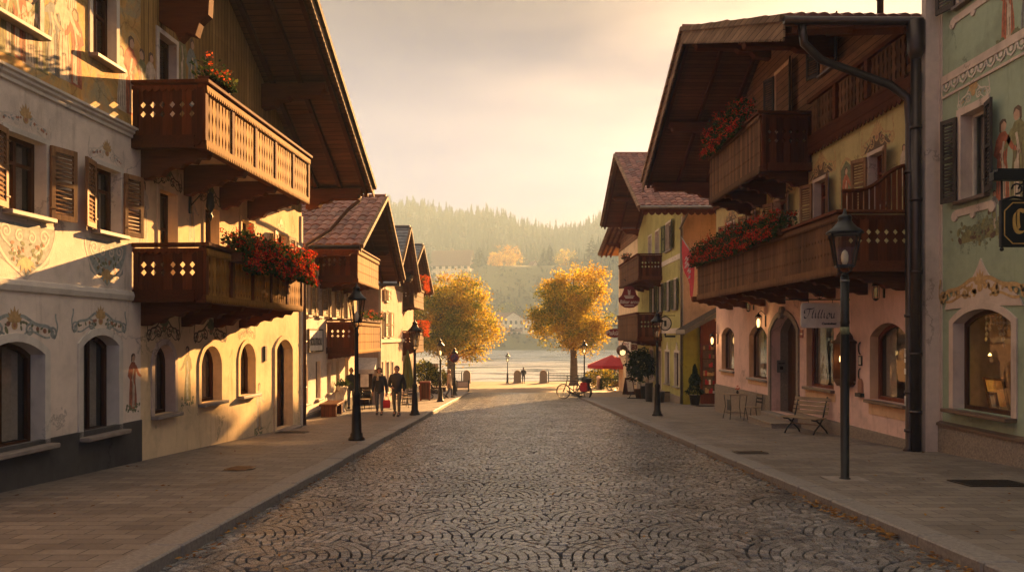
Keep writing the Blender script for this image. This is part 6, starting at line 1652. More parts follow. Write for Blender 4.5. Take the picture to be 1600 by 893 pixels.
shrub('potted_shrub', 'dark round shrub behind the second left lamp', pv(664, 612), .85, .95, ('leaf_dark','leaf_olive'), (.4,.5,'box','dark_wood'), 1500, .08, 'shrub', 6)
shrub('potted_shrub', 'low dark shrub right of the wooden tub', pv(678, 612), .6, .75, ('leaf_dark','leaf_olive'), (.3,.35,'box','dark_wood'), 900, .08, 'shrub', 7)
shrub('potted_shrub', 'yellowing shrub in front of the left tree trunk', pv(690, 611), .55, .65, ('leaf_olive','leaf_gold'), (.3,.3,'box','dark_wood'), 900, .08, 'shrub', 8)
c = pv(664.5, 625); o = empty('wooden_tub', c, .05, 'tall brown slatted wooden tub between the two far left lamps', 'tub'); m = MB(); m.box(-.26,.26,-.26,.26,.06,.95); m.build('tub_body', M['door_wood'], o, bevel=.012); m = MB(); m.box(-.3,.3,-.3,.3,.95,1.03); m.build('tub_lid', M['frame_red'], o, bevel=.012)
for sx in (-1,1):
    for sy in (-1,1): m = MB(); m.box(sx*.24-.04, sx*.24+.04, sy*.24-.04, sy*.24+.04, 0, 1.0); m.build('corner_post', M['frame_red'], o)
# parasols
def parasol_closed(label, loc, h, w, mat):
    o = empty('closed_parasol', loc, 0, label, 'parasol'); m = MB(); m.tube([(0,0,0),(0,0,h)], .03, 8); m.lathe([(.3,0),(.28,.06),(.05,.09)], (0,0,0), 12); m.build('pole', M['zinc_grey'], o)
    m = MB(); n = 16; P = [(w*.9,.3),(w*1.0,.36),(w*.72,.55),(w*.5,.75),(w*.22,.93),(.03,1.0)]; vs = []; fs = []
    for rr, t in P:
        for k in range(n): a = 2*PI*k/n; q = rr*(1+.22*(k % 2)); vs.append((q*math.cos(a), q*math.sin(a), h*t))
    for i in range(len(P)-1):
        for k in range(n): fs.append((i*n+k, i*n+(k+1) % n, (i+1)*n+(k+1) % n, (i+1)*n+k))
    m.add(vs, fs); m.build('cloth', M[mat], o); return o
M['green_cloth'] = m_plain('green_cloth', (.10,.11,.03), .9)
parasol_closed('folded green parasol behind the walking man', pv(637, 632), 2.6, .30, 'green_cloth')
parasol_closed('tall folded white parasol beside the rose house', pv(626, 618)+Vector((0,.5,0)), 4.3, .42, 'white_paint')
c = pv(953, 606); c.y = 60; c.x = (956-800)/FPX*60; c.z = g_pave(60)
o = empty('parasol', c, 0, 'open red parasol on the right terrace', 'parasol'); m = MB(); m.tube([(0,0,0),(0,0,2.75)], .035, 8); m.lathe([(.35,0),(.33,.08),(.05,.1)], (0,0,0), 12); m.build('pole', M['zinc_grey'], o)
m = MB(); n = 8; R1 = 2.05; vs = [(0,0,2.82)]+[(R1*math.cos(2*PI*k/n+.3), R1*math.sin(2*PI*k/n+.3), 2.02) for k in range(n)]+[(R1*math.cos(2*PI*k/n+.3), R1*math.sin(2*PI*k/n+.3), 1.78) for k in range(n)]
m.add(vs, [(0,1+k,1+(k+1) % n) for k in range(n)]+[(1+k,9+k,9+(k+1) % n,1+(k+1) % n) for k in range(n)]); m.build('canopy', M['red_cloth'], o)
for k in range(n): m = MB(); t = 2*PI*k/n+.3; m.tube([(0,0,2.4),(R1*.55*math.cos(t),R1*.55*math.sin(t),2.33)], .012, 5); m.build('rib', M['zinc_grey'], o)
# right terrace greenery
def pr(px, py, dx=0, dy=0): c = gp(px, py); return Vector((c.x+dx, c.y+dy, g_pave(c.y+dy)))
shrub('hedge', 'golden yellow bush behind the parked bicycles', pr(937, 606), 1.35, .95, ('leaf_gold','leaf_olive','leaf_dark'), None, 3200, .075, 'bush', 11)
shrub('hedge', 'box hedge trimmed square in front of the red parasol', pr(966, 608), 1.5, .45, ('leaf_dark',), None, 3400, .06, 'hedge', 12, box=.5)
shrub('flowering_shrub', 'dark shrub with crimson blossoms above the square hedge', pr(966, 604, 0, 2.2), .95, .85, ('leaf_dark','leaf_olive'), (.5,.5,'box','dark_wood'), 1400, .075, 'bush', 13, bloom=130, bm='bloom_red')
shrub('potted_tree', 'tall dark bushy potted tree in front of the lime house', pr(1001, 622), .85, 1.05, ('leaf_dark',), (.36,.55,'round','dark_wood'), 2400, .075, 'potted tree', 14, stemh=.3)
shrub('potted_conifer', 'dark clipped conifer in a pot by the ochre wall', pr(1084, 632, 0, -.2), .42, .72, ('leaf_dark',), (.26,.48,'round','zinc'), 1500, .055, 'potted tree', 15, cone=True)
def planter(label, loc, w, h, mat, plants=None, seed=1, cat='planter'):
    o = empty('planter', loc, 0, label, cat); m = MB(); m.lathe([(w*.8,0),(w,h*.97),(w*1.05,h*.97),(w*1.05,h),(w*.85,h),(w*.8,h*.9)], (0,0,0), 18); m.build('pot', M[mat], o)
    if plants:
        r = random.Random(seed); m = MB()
        for k in range(plants): a = r.uniform(0,6.28); m.add([Vector((0,0,h-.05))+Vector((.04*math.cos(a),.04*math.sin(a),0)), Vector((.5*w*math.cos(a)*r.random(), .5*w*math.sin(a)*r.random(), h+.1)), Vector((w*1.5*math.cos(a), w*1.5*math.sin(a), h+r.uniform(.1,.4)))], [(0,1,2)])
        m.build('blades', M['robe_pale'], o, recalc=False)
    return o
planter('tall grey planter with dry grass behind the ornate right lamp', pr(1014, 627), .22, 1.0, 'zinc_grey', 40, 2)
planter('black planter left of the tall grey one', pr(1003.5, 622, 0, -.4), .17, .72, 'black_paint', None, 3)
planter('small grey planter right of the ornate right lamp', pr(1034, 628), .17, .55, 'zinc_grey', None, 4)
o = empty('wooden_crate', pr(1041, 627), .2, 'small wooden box board at the foot of the lime wall', 'box'); m = MB(); m.box(-.13,.13,-.16,.16,0,.5); m.build('box_body', M['bench_wood'], o, bevel=.01); m = MB(); m.box(-.15,.15,-.18,.18,.5,.53); m.build('lid', M['dark_wood'], o)
o = empty('sandwich_board', pr(986, 616), .5, 'leaning dark sandwich board with pale sheet beside the square hedge', 'sandwich board'); m = MB(); m.X = Matrix.Rotation(-.22,4,'X'); m.box(-.33,.33,-.02,.02,0,1.15); m.build('board', M['dark_wood'], o); m = MB(); m.X = Matrix.Rotation(-.22,4,'X'); m.box(-.24,.24,-.03,-.02,.2,1.0); m.build('poster', M['white_paint'], o); m = MB(); m.X = Matrix.Translation((0,.5,0)) @ Matrix.Rotation(.25,4,'X'); m.box(-.33,.33,-.02,.02,0,1.1); m.build('back_board', M['dark_wood'], o)
o = empty('post_marker', pr(935, 608), 0, 'pale low stone post between the yellow bush and the square hedge', 'post'); m = MB(); m.lathe([(.16,0),(.15,.9),(.19,.95),(.17,1.05),(.05,1.15)], (0,0,0), 8); m.build('shaft', M['trim'], o); m = MB(); m.lathe([(.2,0),(.2,.12)], (0,0,0), 8); m.build('foot', M['stone_plinth'], o)
o = empty('scooter_rack', pr(993, 622, -.2, -.6), .3, 'low black bicycle rack lying beside the potted tree', 'rack'); m = MB(); m.tube([(-.4,0,.05),(.4,0,.05)], .03, 6); m.build('base_bar', M['iron'], o); m = MB(); m.tube([(-.3,0,.05),(-.1,.1,.3),(.2,.1,.3),(.35,0,.05)], .025, 6); m.build('hoop', M['iron'], o)
# low board and slab on the left pavement edge
c = Vector((-3.75, 58.5, g_pave(58.5))); o = empty('low_board', c, .0, 'low framed board standing at the end of the left pavement', 'notice board'); m = MB(); m.box(-.5,.5,-.03,.03,.25,.8); m.build('board', M['zinc_grey'], o)
for x in (-.45,.45): m = MB(); m.box(x-.04,x+.04,-.05,.05,0,.85); m.build('post', M['iron'], o)
m = MB(); m.box(-.4,.4,-.036,-.031,.34,.72); m.build('face', M['trim'], o)
# notice shelter
o = empty('notice_shelter', Vector(((665-800)/FPX*70, 70, g_pave(70))), 0, 'weathered beam shelter frame on posts before the left tree', 'shelter')
for x in (-1.2,1.0): m = MB(); m.box(x-.08,x+.08,-.08,.08,0,2.1); m.build('post', M['bench_wood'], o)
m = MB(); m.box(-1.35,1.15,-.14,.14,1.75,2.2); m.build('beam', M['bench_wood'], o)
# ------------------------------------------------------------------ bollards and railings at the water
PZ = -3.57
for px, lb in ((729.5, 'stone bollard at the right end of the left railing'), (808.5, 'middle stone bollard beside the standing person'), (849, 'stone bollard at the left end of the right railing')):
    o = empty('stone_bollard', Vector(((px-800)/FPX*88, 88, PZ)), 0, lb, 'bollard', 'stone bollards at the water edge')
    w = .42; prof = [(-w,0),(w,0),(w,.98),(w*.92,1.2),(w*.7,1.36),(w*.35,1.46),(0,1.49),(-w*.35,1.46),(-w*.7,1.36),(-w*.92,1.2),(-w,.98)]
    m = MB(); m.prism(prof, 'y', -.45, .45); m.build('bollard_body', M['stone_plinth'], o, bevel=.04); m = MB(); m.box(-w-.06,w+.06,-.5,.5,-.1,.12); m.build('bollard_foot', M['stone_plinth'], o)
def railing(x0, x1, label):
    o = empty('railing', ((x0+x1)/2, 88.2, PZ), 0, label, 'railing', 'iron railings along the river'); L = (x1-x0)/2
    m = MB()
    for z in (.18, 1.12): m.box(-L,L,-.025,.025,z-.03,z+.03)
    m.build('rail', M['iron'], o); m = MB(); n = int(2*L/.16)
    for i in range(n): x = -L+2*L*(i+.5)/n; m.box(x-.012,x+.012,-.012,.012,.2,1.1)
    m.build('balusters', M['iron'], o)
    k = max(1, round(2*L/2.6))
    for i in range(k+1): x = -L+2*L*i/k; m = MB(); m.box(x-.05,x+.05,-.05,.05,0,1.3); m.build('post', M['iron'], o)
railing(-14, (729.5-800)/FPX*88-.6, 'iron railing along the river left of the stone bollards')
railing((849-800)/FPX*88+.6, 15.5, 'iron railing along the river right of the stone bollards')
# ------------------------------------------------------------------ bicycles
def bicycle(label, loc, rz, frame_m, bags=None, lean=.05):
    o = empty('bicycle', loc, rz, label, 'bicycle', 'bicycles parked at the kerb end'); o.rotation_euler = (lean, 0, rz); o.scale = (1.3,1.3,1.3)
    R = .34
    def wheel(x):
        m = MB(); m.tube([(x+R*math.cos(t), 0, R+R*math.sin(t)) for t in [2*PI*k/28 for k in range(29)]], .02, 6, False); w = m.build('wheel', M['black_paint'], o)
        m = MB(); m.tube([(x+(R-.03)*math.cos(t), 0, R+(R-.03)*math.sin(t)) for t in [2*PI*k/24 for k in range(25)]], .009, 5, False); m.build('rim', M['zinc_grey'], w)
        m = MB()
        for k in range(14): t = 2*PI*k/14; m.tube([(x,.02*(-1)**k,R),(x+(R-.03)*math.cos(t),0,R+(R-.03)*math.sin(t))], .0025, 3, False)
        m.tube([(x,-.05,R),(x,.05,R)], .02, 6); m.build('spokes', M['zinc_grey'], w)
    wheel(-.53); wheel(.53)
    m = MB(); bb = (-.08,0,.3); st = (-.2,0,.82); hd = (.36,0,.86); hb = (.40,0,.66)
    for a, b, rr in ((bb, st, .018), (st, hd, .017), (bb, hb, .02), (hd, hb, .02), ((-.53,.05,R),bb,.011), ((-.53,-.05,R),bb,.011), ((-.53,.05,R),(-.18,0,.74),.010), ((-.53,-.05,R),(-.18,0,.74),.010), (hb,(.53,.05,R),.014), (hb,(.53,-.05,R),.014)): m.tube([a,b], rr, 6)
    m.build('frame', M[frame_m], o)
    m = MB(); m.tube([(.36,0,.86),(.33,0,1.0),(.36,0,1.05)], .015, 6); m.tube([(.2,.3,1.04),(.33,.22,1.06),(.37,0,1.05),(.33,-.22,1.06),(.2,-.3,1.04)], .013, 6); m.build('handlebar', M['iron'], o)
    m = MB(); m.tube([(-.2,0,.82),(-.23,0,.93)], .014, 6); m.prism([(-.4,-.08),(-.36,-.1),(-.18,-.05),(-.06,-.02),(-.06,.02),(-.18,.05),(-.36,.1),(-.4,.08)], 'z', .93, .98); m.build('saddle', M['black_paint'], o)
    m = MB(); m.tube([(bb[0]+.09*math.cos(t), .04, .3+.09*math.sin(t)) for t in [k*.5 for k in range(13)]], .008, 5); m.bar((bb[0],.06,.3),(bb[0]+.1,.06,.16),.02,.02); m.bar((bb[0],-.06,.3),(bb[0]-.1,-.06,.44),.02,.02); m.build('crank', M['zinc_grey'], o)
    m = MB(); m.box(-.75,-.25,-.07,.07,.735,.75); m.tube([(-.72,.07,.74),(-.53,.06,R)], .008, 4); m.tube([(-.72,-.07,.74),(-.53,-.06,R)], .008, 4); m.tube([(-.56,.0,.72),(-.85,0,.5),(-.9,0,.3)], .012, 4); m.build('luggage_rack', M['iron'], o)
    m = MB(); m.tube([(-.1,.03,.3),(-.25,.18,.0)], .01, 5); m.build('kickstand', M['iron'], o)
    if bags:
        for s in (-1,1): m = MB(); m.prism([(-.72,.36),(-.40,.36),(-.36,.5),(-.38,.74),(-.72,.74)], 'y', s*.09, s*.23); m.box(-.7,-.4,s*.085,s*.24,.70,.78); m.build('pannier', M[bags], o, bevel=.02)
    else: m = MB(); m.box(-.78,-.3,-.16,.16,.76,.95); m.build('pannier', M['black_paint'], o, bevel=.03)
c = pv(893, 621); bicycle('black bicycle with red panniers seen from the side, left of its pair', Vector((3.75, 46.6, g_road(46.6)+.01)), PI*.86, 'iron', 'red_cloth')
bicycle('dark bicycle with black bag turned away, right of its pair', Vector((4.3, 47.1, g_road(47)+.06)), PI*.62, 'zinc', None, -.05)
# ================================================================== people
def skin(name, J, bones, mat, parent=None, sub=1):
    names = list(J); idx = {n: i for i, n in enumerate(names)}
    me = bpy.data.meshes.new(name); me.from_pydata([J[n][0] for n in names], [(idx[a], idx[b]) for a, b in bones], [])
    o = bpy.data.objects.new(name, me); COL.objects.link(o)
    sk = o.modifiers.new('Skin', 'SKIN'); sk.use_smooth_shade = True
    if not me.skin_vertices: me.attributes.new if False else None
    for i, n in enumerate(names):
        v = me.skin_vertices[0].data[i]; rr = J[n][1]; v.radius = rr if isinstance(rr, tuple) else (rr, rr); v.use_root = (i == 0)
    ss = o.modifiers.new('Sub', 'SUBSURF'); ss.levels = sub; ss.render_levels = sub
    dg = bpy.context.evaluated_depsgraph_get(); ev = bpy.data.meshes.new_from_object(o.evaluated_get(dg))
    bpy.data.objects.remove(o); ev.materials.clear(); ev.materials.append(M[mat])
    q = bpy.data.objects.new(name, ev); COL.objects.link(q)
    if parent: q.parent = parent
    return q
M['skin_tone'] = m_plain('skin_tone', (.42,.22,.14), .55)
M['jacket_black'] = m_plain('jacket_black', (.013,.013,.016), .6, var=.4, bump=.3, bscale=30)
M['jacket_navy'] = m_plain('jacket_navy', (.016,.018,.026), .85, var=.4, bump=.3, bscale=40)
M['jeans'] = m_plain('jeans', (.085,.10,.125), .9, var=.35, bump=.2)
M['trousers_olive'] = m_plain('trousers_olive', (.10,.095,.065), .9, var=.3)
M['hair_brown'] = m_plain('hair_brown', (.06,.03,.015), .6, var=.5, scale=30)
M['hair_blond'] = m_plain('hair_blond', (.30,.17,.07), .6, var=.5, scale=30)
M['hair_grey'] = m_plain('hair_grey', (.12,.09,.07), .7, var=.4, scale=30)
M['shoe'] = m_plain('shoe_leather', (.02,.016,.014), .5)
M['scarf'] = m_plain('scarf', (.36,.29,.2), .9, var=.4, scale=20)
M['coat_pale'] = m_plain('coat_pale', (.42,.30,.22), .9)
def person(label, loc, rz, h, jacket, trousers, hair, pose, hairlen=0, coat=.0, female=False, scarf=None, bag=None):
    """local frame: +y the way the person faces"""
    s = h/1.75; V = lambda x, y, z: (x*s, y*s, z*s)
    o = empty('person', loc, rz, label, 'person')
    sw = .185 if female else .21; hp = .10
    stride = pose.get('stride', 0); lean = pose.get('lean', 0); yl = lean*.3
    fl, fr_ = stride, -stride
    kl, kr = (.52, .50)
    LA = V(-hp, fl-.03, .09+(.03 if stride > 0 else 0)); RA = V(hp, fr_-.03, .09+(.07 if stride else 0))
    LK = V(-hp, fl*.62+.03, .49); RK = V(hp, fr_*.35+.05, .49)
    lh = pose.get('lhand', (-sw-.07, .05, .80)); rh = pose.get('rhand', (sw+.07, .05, .80)); le = pose.get('lelb', (-sw-.06, -.04, 1.07)); re = pose.get('relb', (sw+.06, -.04, 1.07))
    J = {'pel': (V(0,0,.95), .10*s), 'spine': (V(0,yl*.5,1.15), (.13*s,.09*s)), 'chest': (V(0,yl,1.35), (.15*s,.10*s)), 'neck': (V(0,yl+.01,1.49), .05*s), 'chin': (V(0,yl+.035,1.57), (.062*s,.07*s)), 'head': (V(0,yl+.025,1.655), (.075*s,.092*s)), 'crown': (V(0,yl+.01,1.715), (.055*s,.07*s)),
         'nose': (V(0,yl+.125,1.615), .012*s), 'earl': (V(-.085,yl+.01,1.62), .012*s), 'earr': (V(.085,yl+.01,1.62), .012*s),
         'lsh': (V(-sw,yl,1.40), .06*s), 'lel': (V(*le), .04*s), 'lwr': (V(*lh), .027*s), 'rsh': (V(sw,yl,1.40), .06*s), 'rel': (V(*re), .04*s), 'rwr': (V(*rh), .027*s),
         'lhip': (V(-hp,0,.88), .085*s), 'lk': (LK, .058*s), 'lan': (LA, .04*s), 'ltoe': ((LA[0],LA[1]+.15*s,LA[2]-.05*s), .035*s), 'rhip': (V(hp,0,.88), .085*s), 'rk': (RK, .058*s), 'ran': (RA, .04*s), 'rtoe': ((RA[0],RA[1]+.15*s,RA[2]-.06*s), .035*s)}
    bones = [('pel','spine'),('spine','chest'),('chest','neck'),('neck','chin'),('chin','head'),('head','crown'),('chin','nose'),('head','earl'),('head','earr'),('chest','lsh'),('lsh','lel'),('lel','lwr'),('chest','rsh'),('rsh','rel'),('rel','rwr'),('pel','lhip'),('lhip','lk'),('lk','lan'),('lan','ltoe'),('pel','rhip'),('rhip','rk'),('rk','ran'),('ran','rtoe')]
    for sd, w, e in (('l', lh, le), ('r', rh, re)):
        d = (Vector(w)-Vector(e)).normalized(); a = d.cross(Vector((0,1,0)))
        if a.length < .1: a = Vector((1,0,0))
        a.normalize(); f = Vector((0,1,0)); base = Vector(w)+d*.05; J[sd+'palm'] = (V(*base), (.03*s,.018*s)); bones.append((sd+'wr', sd+'palm'))
        for k in range(4):
            q = base + f*(.028-.019*k); L = (.07,.08,.075,.06)[k]; t1 = q+d*.045+f*.004; t2 = t1+d*L*.5+Vector((0,.012,0)); 
            J[f'{sd}f{k}a'] = (V(*t1), .0095*s); J[f'{sd}f{k}b'] = (V(*t2), .008*s); bones += [(sd+'palm', f'{sd}f{k}a'), (f'{sd}f{k}a', f'{sd}f{k}b')]
        t1 = Vector(w)+d*.035+f*.045; t2 = t1+d*.045+f*.012; J[sd+'ta'] = (V(*t1), .011*s); J[sd+'tb'] = (V(*t2), .009*s); bones += [(sd+'wr', sd+'ta'), (sd+'ta', sd+'tb')]
    body = skin('body', J, bones, 'skin_tone', o)
    hem = .95-.18-coat
    def mixp(a, b, t): return tuple(x+(y-x)*t for x, y in zip(a, b))
    JJ = {'chest': (V(0,yl,1.33), (.18*s,.145*s)), 'spine': (V(0,yl*.5,1.12), (.185*s,.14*s)), 'hem': (V(0,0,hem), (.195*s,.15*s) if not coat else (.21*s,.17*s)), 'col': (V(0,yl,1.45), (.115*s,.10*s)), 'col2': (V(0,yl+.01,1.525), (.078*s,.078*s)),
          'lsh': (V(-sw+.01,yl,1.395), .082*s), 'lel': (V(*le), .070*s), 'lcf': (mixp(V(*le), V(*lh), .92), .046*s), 'rsh': (V(sw-.01,yl,1.395), .082*s), 'rel': (V(*re), .070*s), 'rcf': (mixp(V(*re), V(*rh), .92), .046*s)}
    skin('jacket', JJ, [('chest','spine'),('spine','hem'),('chest','col'),('col','col2'),('chest','lsh'),('lsh','lel'),('lel','lcf'),('chest','rsh'),('rsh','rel'),('rel','rcf')], jacket, o)
    JT = {'pel': (V(0,0,.95), (.135*s,.11*s)), 'lhip': (V(-hp,0,.86), .10*s), 'lk': (LK, .068*s), 'lan': (mixp(LK,LA,.9), .056*s), 'rhip': (V(hp,0,.86), .10*s), 'rk': (RK, .068*s), 'ran': (mixp(RK,RA,.9), .056*s)}
    skin('trousers', JT, [('pel','lhip'),('lhip','lk'),('lk','lan'),('pel','rhip'),('rhip','rk'),('rk','ran')], trousers, o)
    for A in (LA, RA):
        m = MB(); x, y, z = A; t = .0 if A is LA else pose.get('heel', 0)
        m.X = Matrix.Translation((x, y+.03*s, z-.09*s)) @ Matrix.Rotation(-t, 4, 'X')
        m.prism([(-.085*s,0),(.17*s,0),(.18*s,.03*s),(.13*s,.065*s),(.05*s,.085*s),(.02*s,.12*s),(-.08*s,.12*s)], 'x', -.045*s, .045*s); m.build('shoe', M['shoe'], o, bevel=.015)
    m = MB(); c = V(0,yl,1.68); m.ball((c[0],c[1]-.022*s,c[2]-.022*s), .108*s, 16, 12, .92, 1.06, 1.08)
    if hairlen:
        m.ball((c[0]-.07*s,c[1]-.01*s,c[2]-hairlen*.5*s), .055*s, 10, 7, .8, 1, hairlen/.10); m.ball((c[0]+.07*s,c[1]-.01*s,c[2]-hairlen*.5*s), .055*s, 10, 7, .8, 1, hairlen/.10); m.ball((c[0],c[1]-.06*s,c[2]-hairlen*.45*s), .085*s, 10, 7, 1, .7, hairlen/.13)
    hb = m.build('hair', M[hair], o); 
    # keep the face free: cut hair in front below the brow
    bm = bmesh.new(); bm.from_mesh(hb.data); lim = (yl+.022)*s
    bmesh.ops.delete(bm, geom=[v for v in bm.verts if v.co.y > lim and v.co.z < 1.70*s], context='VERTS'); bm.to_mesh(hb.data); bm.free()
    e = MB()
    for x in (-.032,.032): e.ball((x*s,(yl+.102)*s,1.64*s), .0065*s, 6, 5)
    e.build('eyes', M['black_paint'], body)
    e = MB(); e.box(-.025*s,.025*s,(yl+.09)*s,(yl+.104)*s,1.567*s,1.575*s); e.build('mouth', M['robe_red'], body)
    if scarf: m = MB(); m.tube([(.10*s*math.cos(t), yl*s+.02*s+.09*s*math.sin(t), 1.49*s) for t in [k*.45 for k in range(15)]], .05*s, 8); m.tube([(.04*s,.1*s,1.47*s),(.05*s,.14*s,1.3*s)], .05*s, 6); m.build('scarf', M[scarf], o)
    return o, Vector(V(*lh)), Vector(V(*rh))
cA = gp(593, 649); cB = gp(620, 651)
pa, lh, rh = person('woman walking in dark pullover, scarf and jeans with red bag, left of the pair', Vector((cA.x, cA.y, g_pave(cA.y)+.012)), PI+.05, 1.74, 'jacket_navy', 'jeans', 'hair_brown', dict(stride=.16, heel=.4, lhand=(-.27,.10,.80), rhand=(.24,.06,.82)), .12, female=True, scarf='scarf')
o = empty('handbag', pa.location + Matrix.Rotation(PI+.05,3,'Z') @ (lh+Vector((0,0,-.06))), PI, 'red handbag hanging from the walking woman\'s hand', 'bag'); m = MB(); m.prism([(-.05,-.46),(.05,-.46),(.07,-.25),(.03,-.16),(-.03,-.16),(-.07,-.25)], 'x', -.13, .13); m.build('bag_body', M['red_cloth'], o, bevel=.02); m = MB(); m.tube([(-.08,0,-.17),(-.05,0,-.03),(.05,0,-.03),(.08,0,-.17)], .01, 6); m.build('handle', M['red_sign'], o)
person('man walking in black puffed jacket and olive trousers, hands together, right of the pair', Vector((cB.x, cB.y, g_pave(cB.y)+.012)), PI-.08, 1.80, 'jacket_black', 'trousers_olive', 'hair_grey', dict(stride=.12, heel=.35, lhand=(-.25,.10,.86), rhand=(.10,.20,1.02), relb=(.27,-.02,1.08)))
cP = Vector(((818-800)/FPX*87.2, 87.2, PZ+.0)); person('person standing with back turned, looking at the river beside the middle bollard', cP, 0, 1.82, 'jacket_black', 'jeans', 'hair_brown', dict(lhand=(-.15,.16,.98), rhand=(.16,.16,.98)))
cW = gp(702, 622); person('woman in pale coat walking past the slim lamp post near the left tree', Vector((cW.x, cW.y, g_pave(cW.y)+.012)), -PI*.45, 1.68, 'coat_pale', 'jeans', 'hair_blond', dict(stride=.2, heel=.4), .14, coat=.28, female=True)
cS = gp(549, 640); person('person in dark jacket standing behind the nearest left lamp, seen from behind', Vector((cS.x, cS.y, g_pave(cS.y)+.012)), .4, 1.74, 'jacket_black', 'jeans', 'hair_blond', dict(stride=.05, lhand=(-.2,.22,1.0)), .05, female=True)
o = empty('pushchair', Vector((cW.x-.75, cW.y-.1, g_pave(cW.y))), -PI*.45, 'low dark pushchair pushed by the woman in the pale coat', 'pushchair'); m = MB(); m.prism([(-.3,.3),(.35,.25),(.4,.5),(-.1,.55),(-.3,.85),(-.4,.8)], 'x', -.2, .2); m.build('seat', M['jacket_black'], o, bevel=.02); m = MB()
for x in (-.2,.2): m.tube([(x,-.62,.95),(x,-.3,.6),(x,.4,.14)], .014, 6); m.tube([(x,-.3,.14),(x,.1,.5)], .014, 6)
m.tube([(-.2,-.62,.95),(.2,-.62,.95)], .014, 6); m.build('frame', M['zinc_grey'], o)
for x in (-.24,.24):
    for y in (-.3,.42): m = MB(); m.tube([(x,y+.12*math.cos(t),.13+.12*math.sin(t)) for t in [k*2*PI/14 for k in range(15)]], .02, 6); m.build('wheel', M['black_paint'], o)
# ================================================================== trees
def branch_tree(name, label, base, H, cz, rx, rz_, leafm, weights, n_cl, per, ls, seed, group=None, trunk_r=.34, fork=.3, cl_r=.5, ry=None, limbs=9):
    r = random.Random(seed); o = empty(name, base, 0, label, 'tree', group); ry = ry or rx
    t = MB(); z0 = cz-rz_; zf = max(1.2, z0+rz_*fork)
    top = Vector((r.uniform(-.3,.3), r.uniform(-.3,.3), cz+rz_*.75))
    trunk = [Vector((0,0,-.2)), Vector((.04,0,.4)), Vector((.05,.03,zf*.6)), Vector((0,0,zf)), Vector((.1,.1,(zf+top.z)/2)), top]
    t.tube(trunk, [trunk_r*1.5, trunk_r*1.1, trunk_r*.95, trunk_r*.8, trunk_r*.42, .03], 10)
    tips = []
    def limb(p, q, r0, depth):
        mid = (p+q)/2 + Vector((r.gauss(0,.12), r.gauss(0,.12), .12))*(q-p).length*.6
        pts = [((1-k)**2)*p + 2*k*(1-k)*mid + k*k*q for k in (0,.2,.4,.6,.8,1)]
        t.tube(pts, [r0*(1-.8*k) for k in (0,.2,.4,.6,.8,1)], 6 if depth < 2 else 4, False)
        tips.append(q)
        if depth < 2:
            for k in range(4 if depth == 0 else 3):
                s = pts[2+k % 3]; d = Vector((r.gauss(0,1), r.gauss(0,1), r.gauss(.35,.8))).normalized()
                limb(s, s + d*(q-p).length*r.uniform(.35,.6), r0*.45, depth+1)
    for k in range(limbs):
        a = 2*PI*k/limbs + r.uniform(-.3,.3); u = k/(limbs-1); s = trunk[3].lerp(trunk[5], u*.75)-Vector((0,0,.3))
        e = (.15+.7*u); R_ = math.cos((e-.38)*1.5)
        q = Vector((rx*.82*R_*math.cos(a), ry*.82*R_*math.sin(a), z0+2*rz_*(.22+.62*u)+r.uniform(-.3,.3)))
        limb(s, q, trunk_r*.42*(1-.5*u), 0)
    t.build('trunk', M['bark'], o)
    ms = [MB() for _ in leafm]
    for c in range(n_cl):
        d = Vector((r.gauss(0,1), r.gauss(0,1), r.gauss(0,1))).normalized(); q = r.random()**.38
        q *= 1+.30*noise.noise(d*1.9+Vector((seed*1.3,0,0)))+.18*noise.noise(d*4.2+Vector((0,seed,0)))
        flat = .78 if d.z < 0 else 1
        p = Vector((d.x*rx*q, d.y*ry*q, cz+d.z*rz_*q*flat))
        if noise.noise(p*(.55*4.5/rx)+Vector((seed*7,0,0))) < -.16: continue
        hgt = (p.z-z0)/(2*rz_); k = weights(hgt, q, r, d); m = ms[k]
        s = cl_r*r.uniform(.6,1.2)
        for i in range(per): leaf(m, p+Vector((r.gauss(0,s), r.gauss(0,s), r.gauss(0,s*.7))), ls*r.uniform(.7,1.25), r)
    for m, k in zip(ms, leafm):
        if m.v: m.build('crown', M[k], o, recalc=False)
    return o
def wl(h, q, r, d):                                                  # left tree: olive with gold, rust at the top
    x = r.random()
    if h > .78: return 2 if x < .35 else (0 if x < .6 else 1)
    if q > .8 and d.x > .2: return 1 if x < .65 else (2 if x < .75 else 0)
    return 0 if x < .62 else (1 if x < .93 else 2)
def wr(h, q, r, d):
    x = r.random()
    if h > .82: return 2 if x < .3 else 1
    return 1 if x < (.72 if d.x > -.1 else .5) else (0 if x < .93 else 2)
branch_tree('autumn_tree', 'broad olive and gold autumn tree left of the river view', Vector(((704-800)/FPX*80, 80, g_pave(80))), 12, 6.5, 4.75, 4.7, ('leaf_olive','leaf_gold','leaf_rust'), wl, 640, 84, .115, 5, 'big autumn trees at the river', .42)
branch_tree('autumn_tree', 'tall golden yellow autumn tree right of the river view', Vector(((896-800)/FPX*80, 80, g_pave(80))), 12, 7.4, 4.05, 4.9, ('leaf_olive','leaf_gold','leaf_rust'), wr, 580, 82, .115, 9, 'big autumn trees at the river', .40)
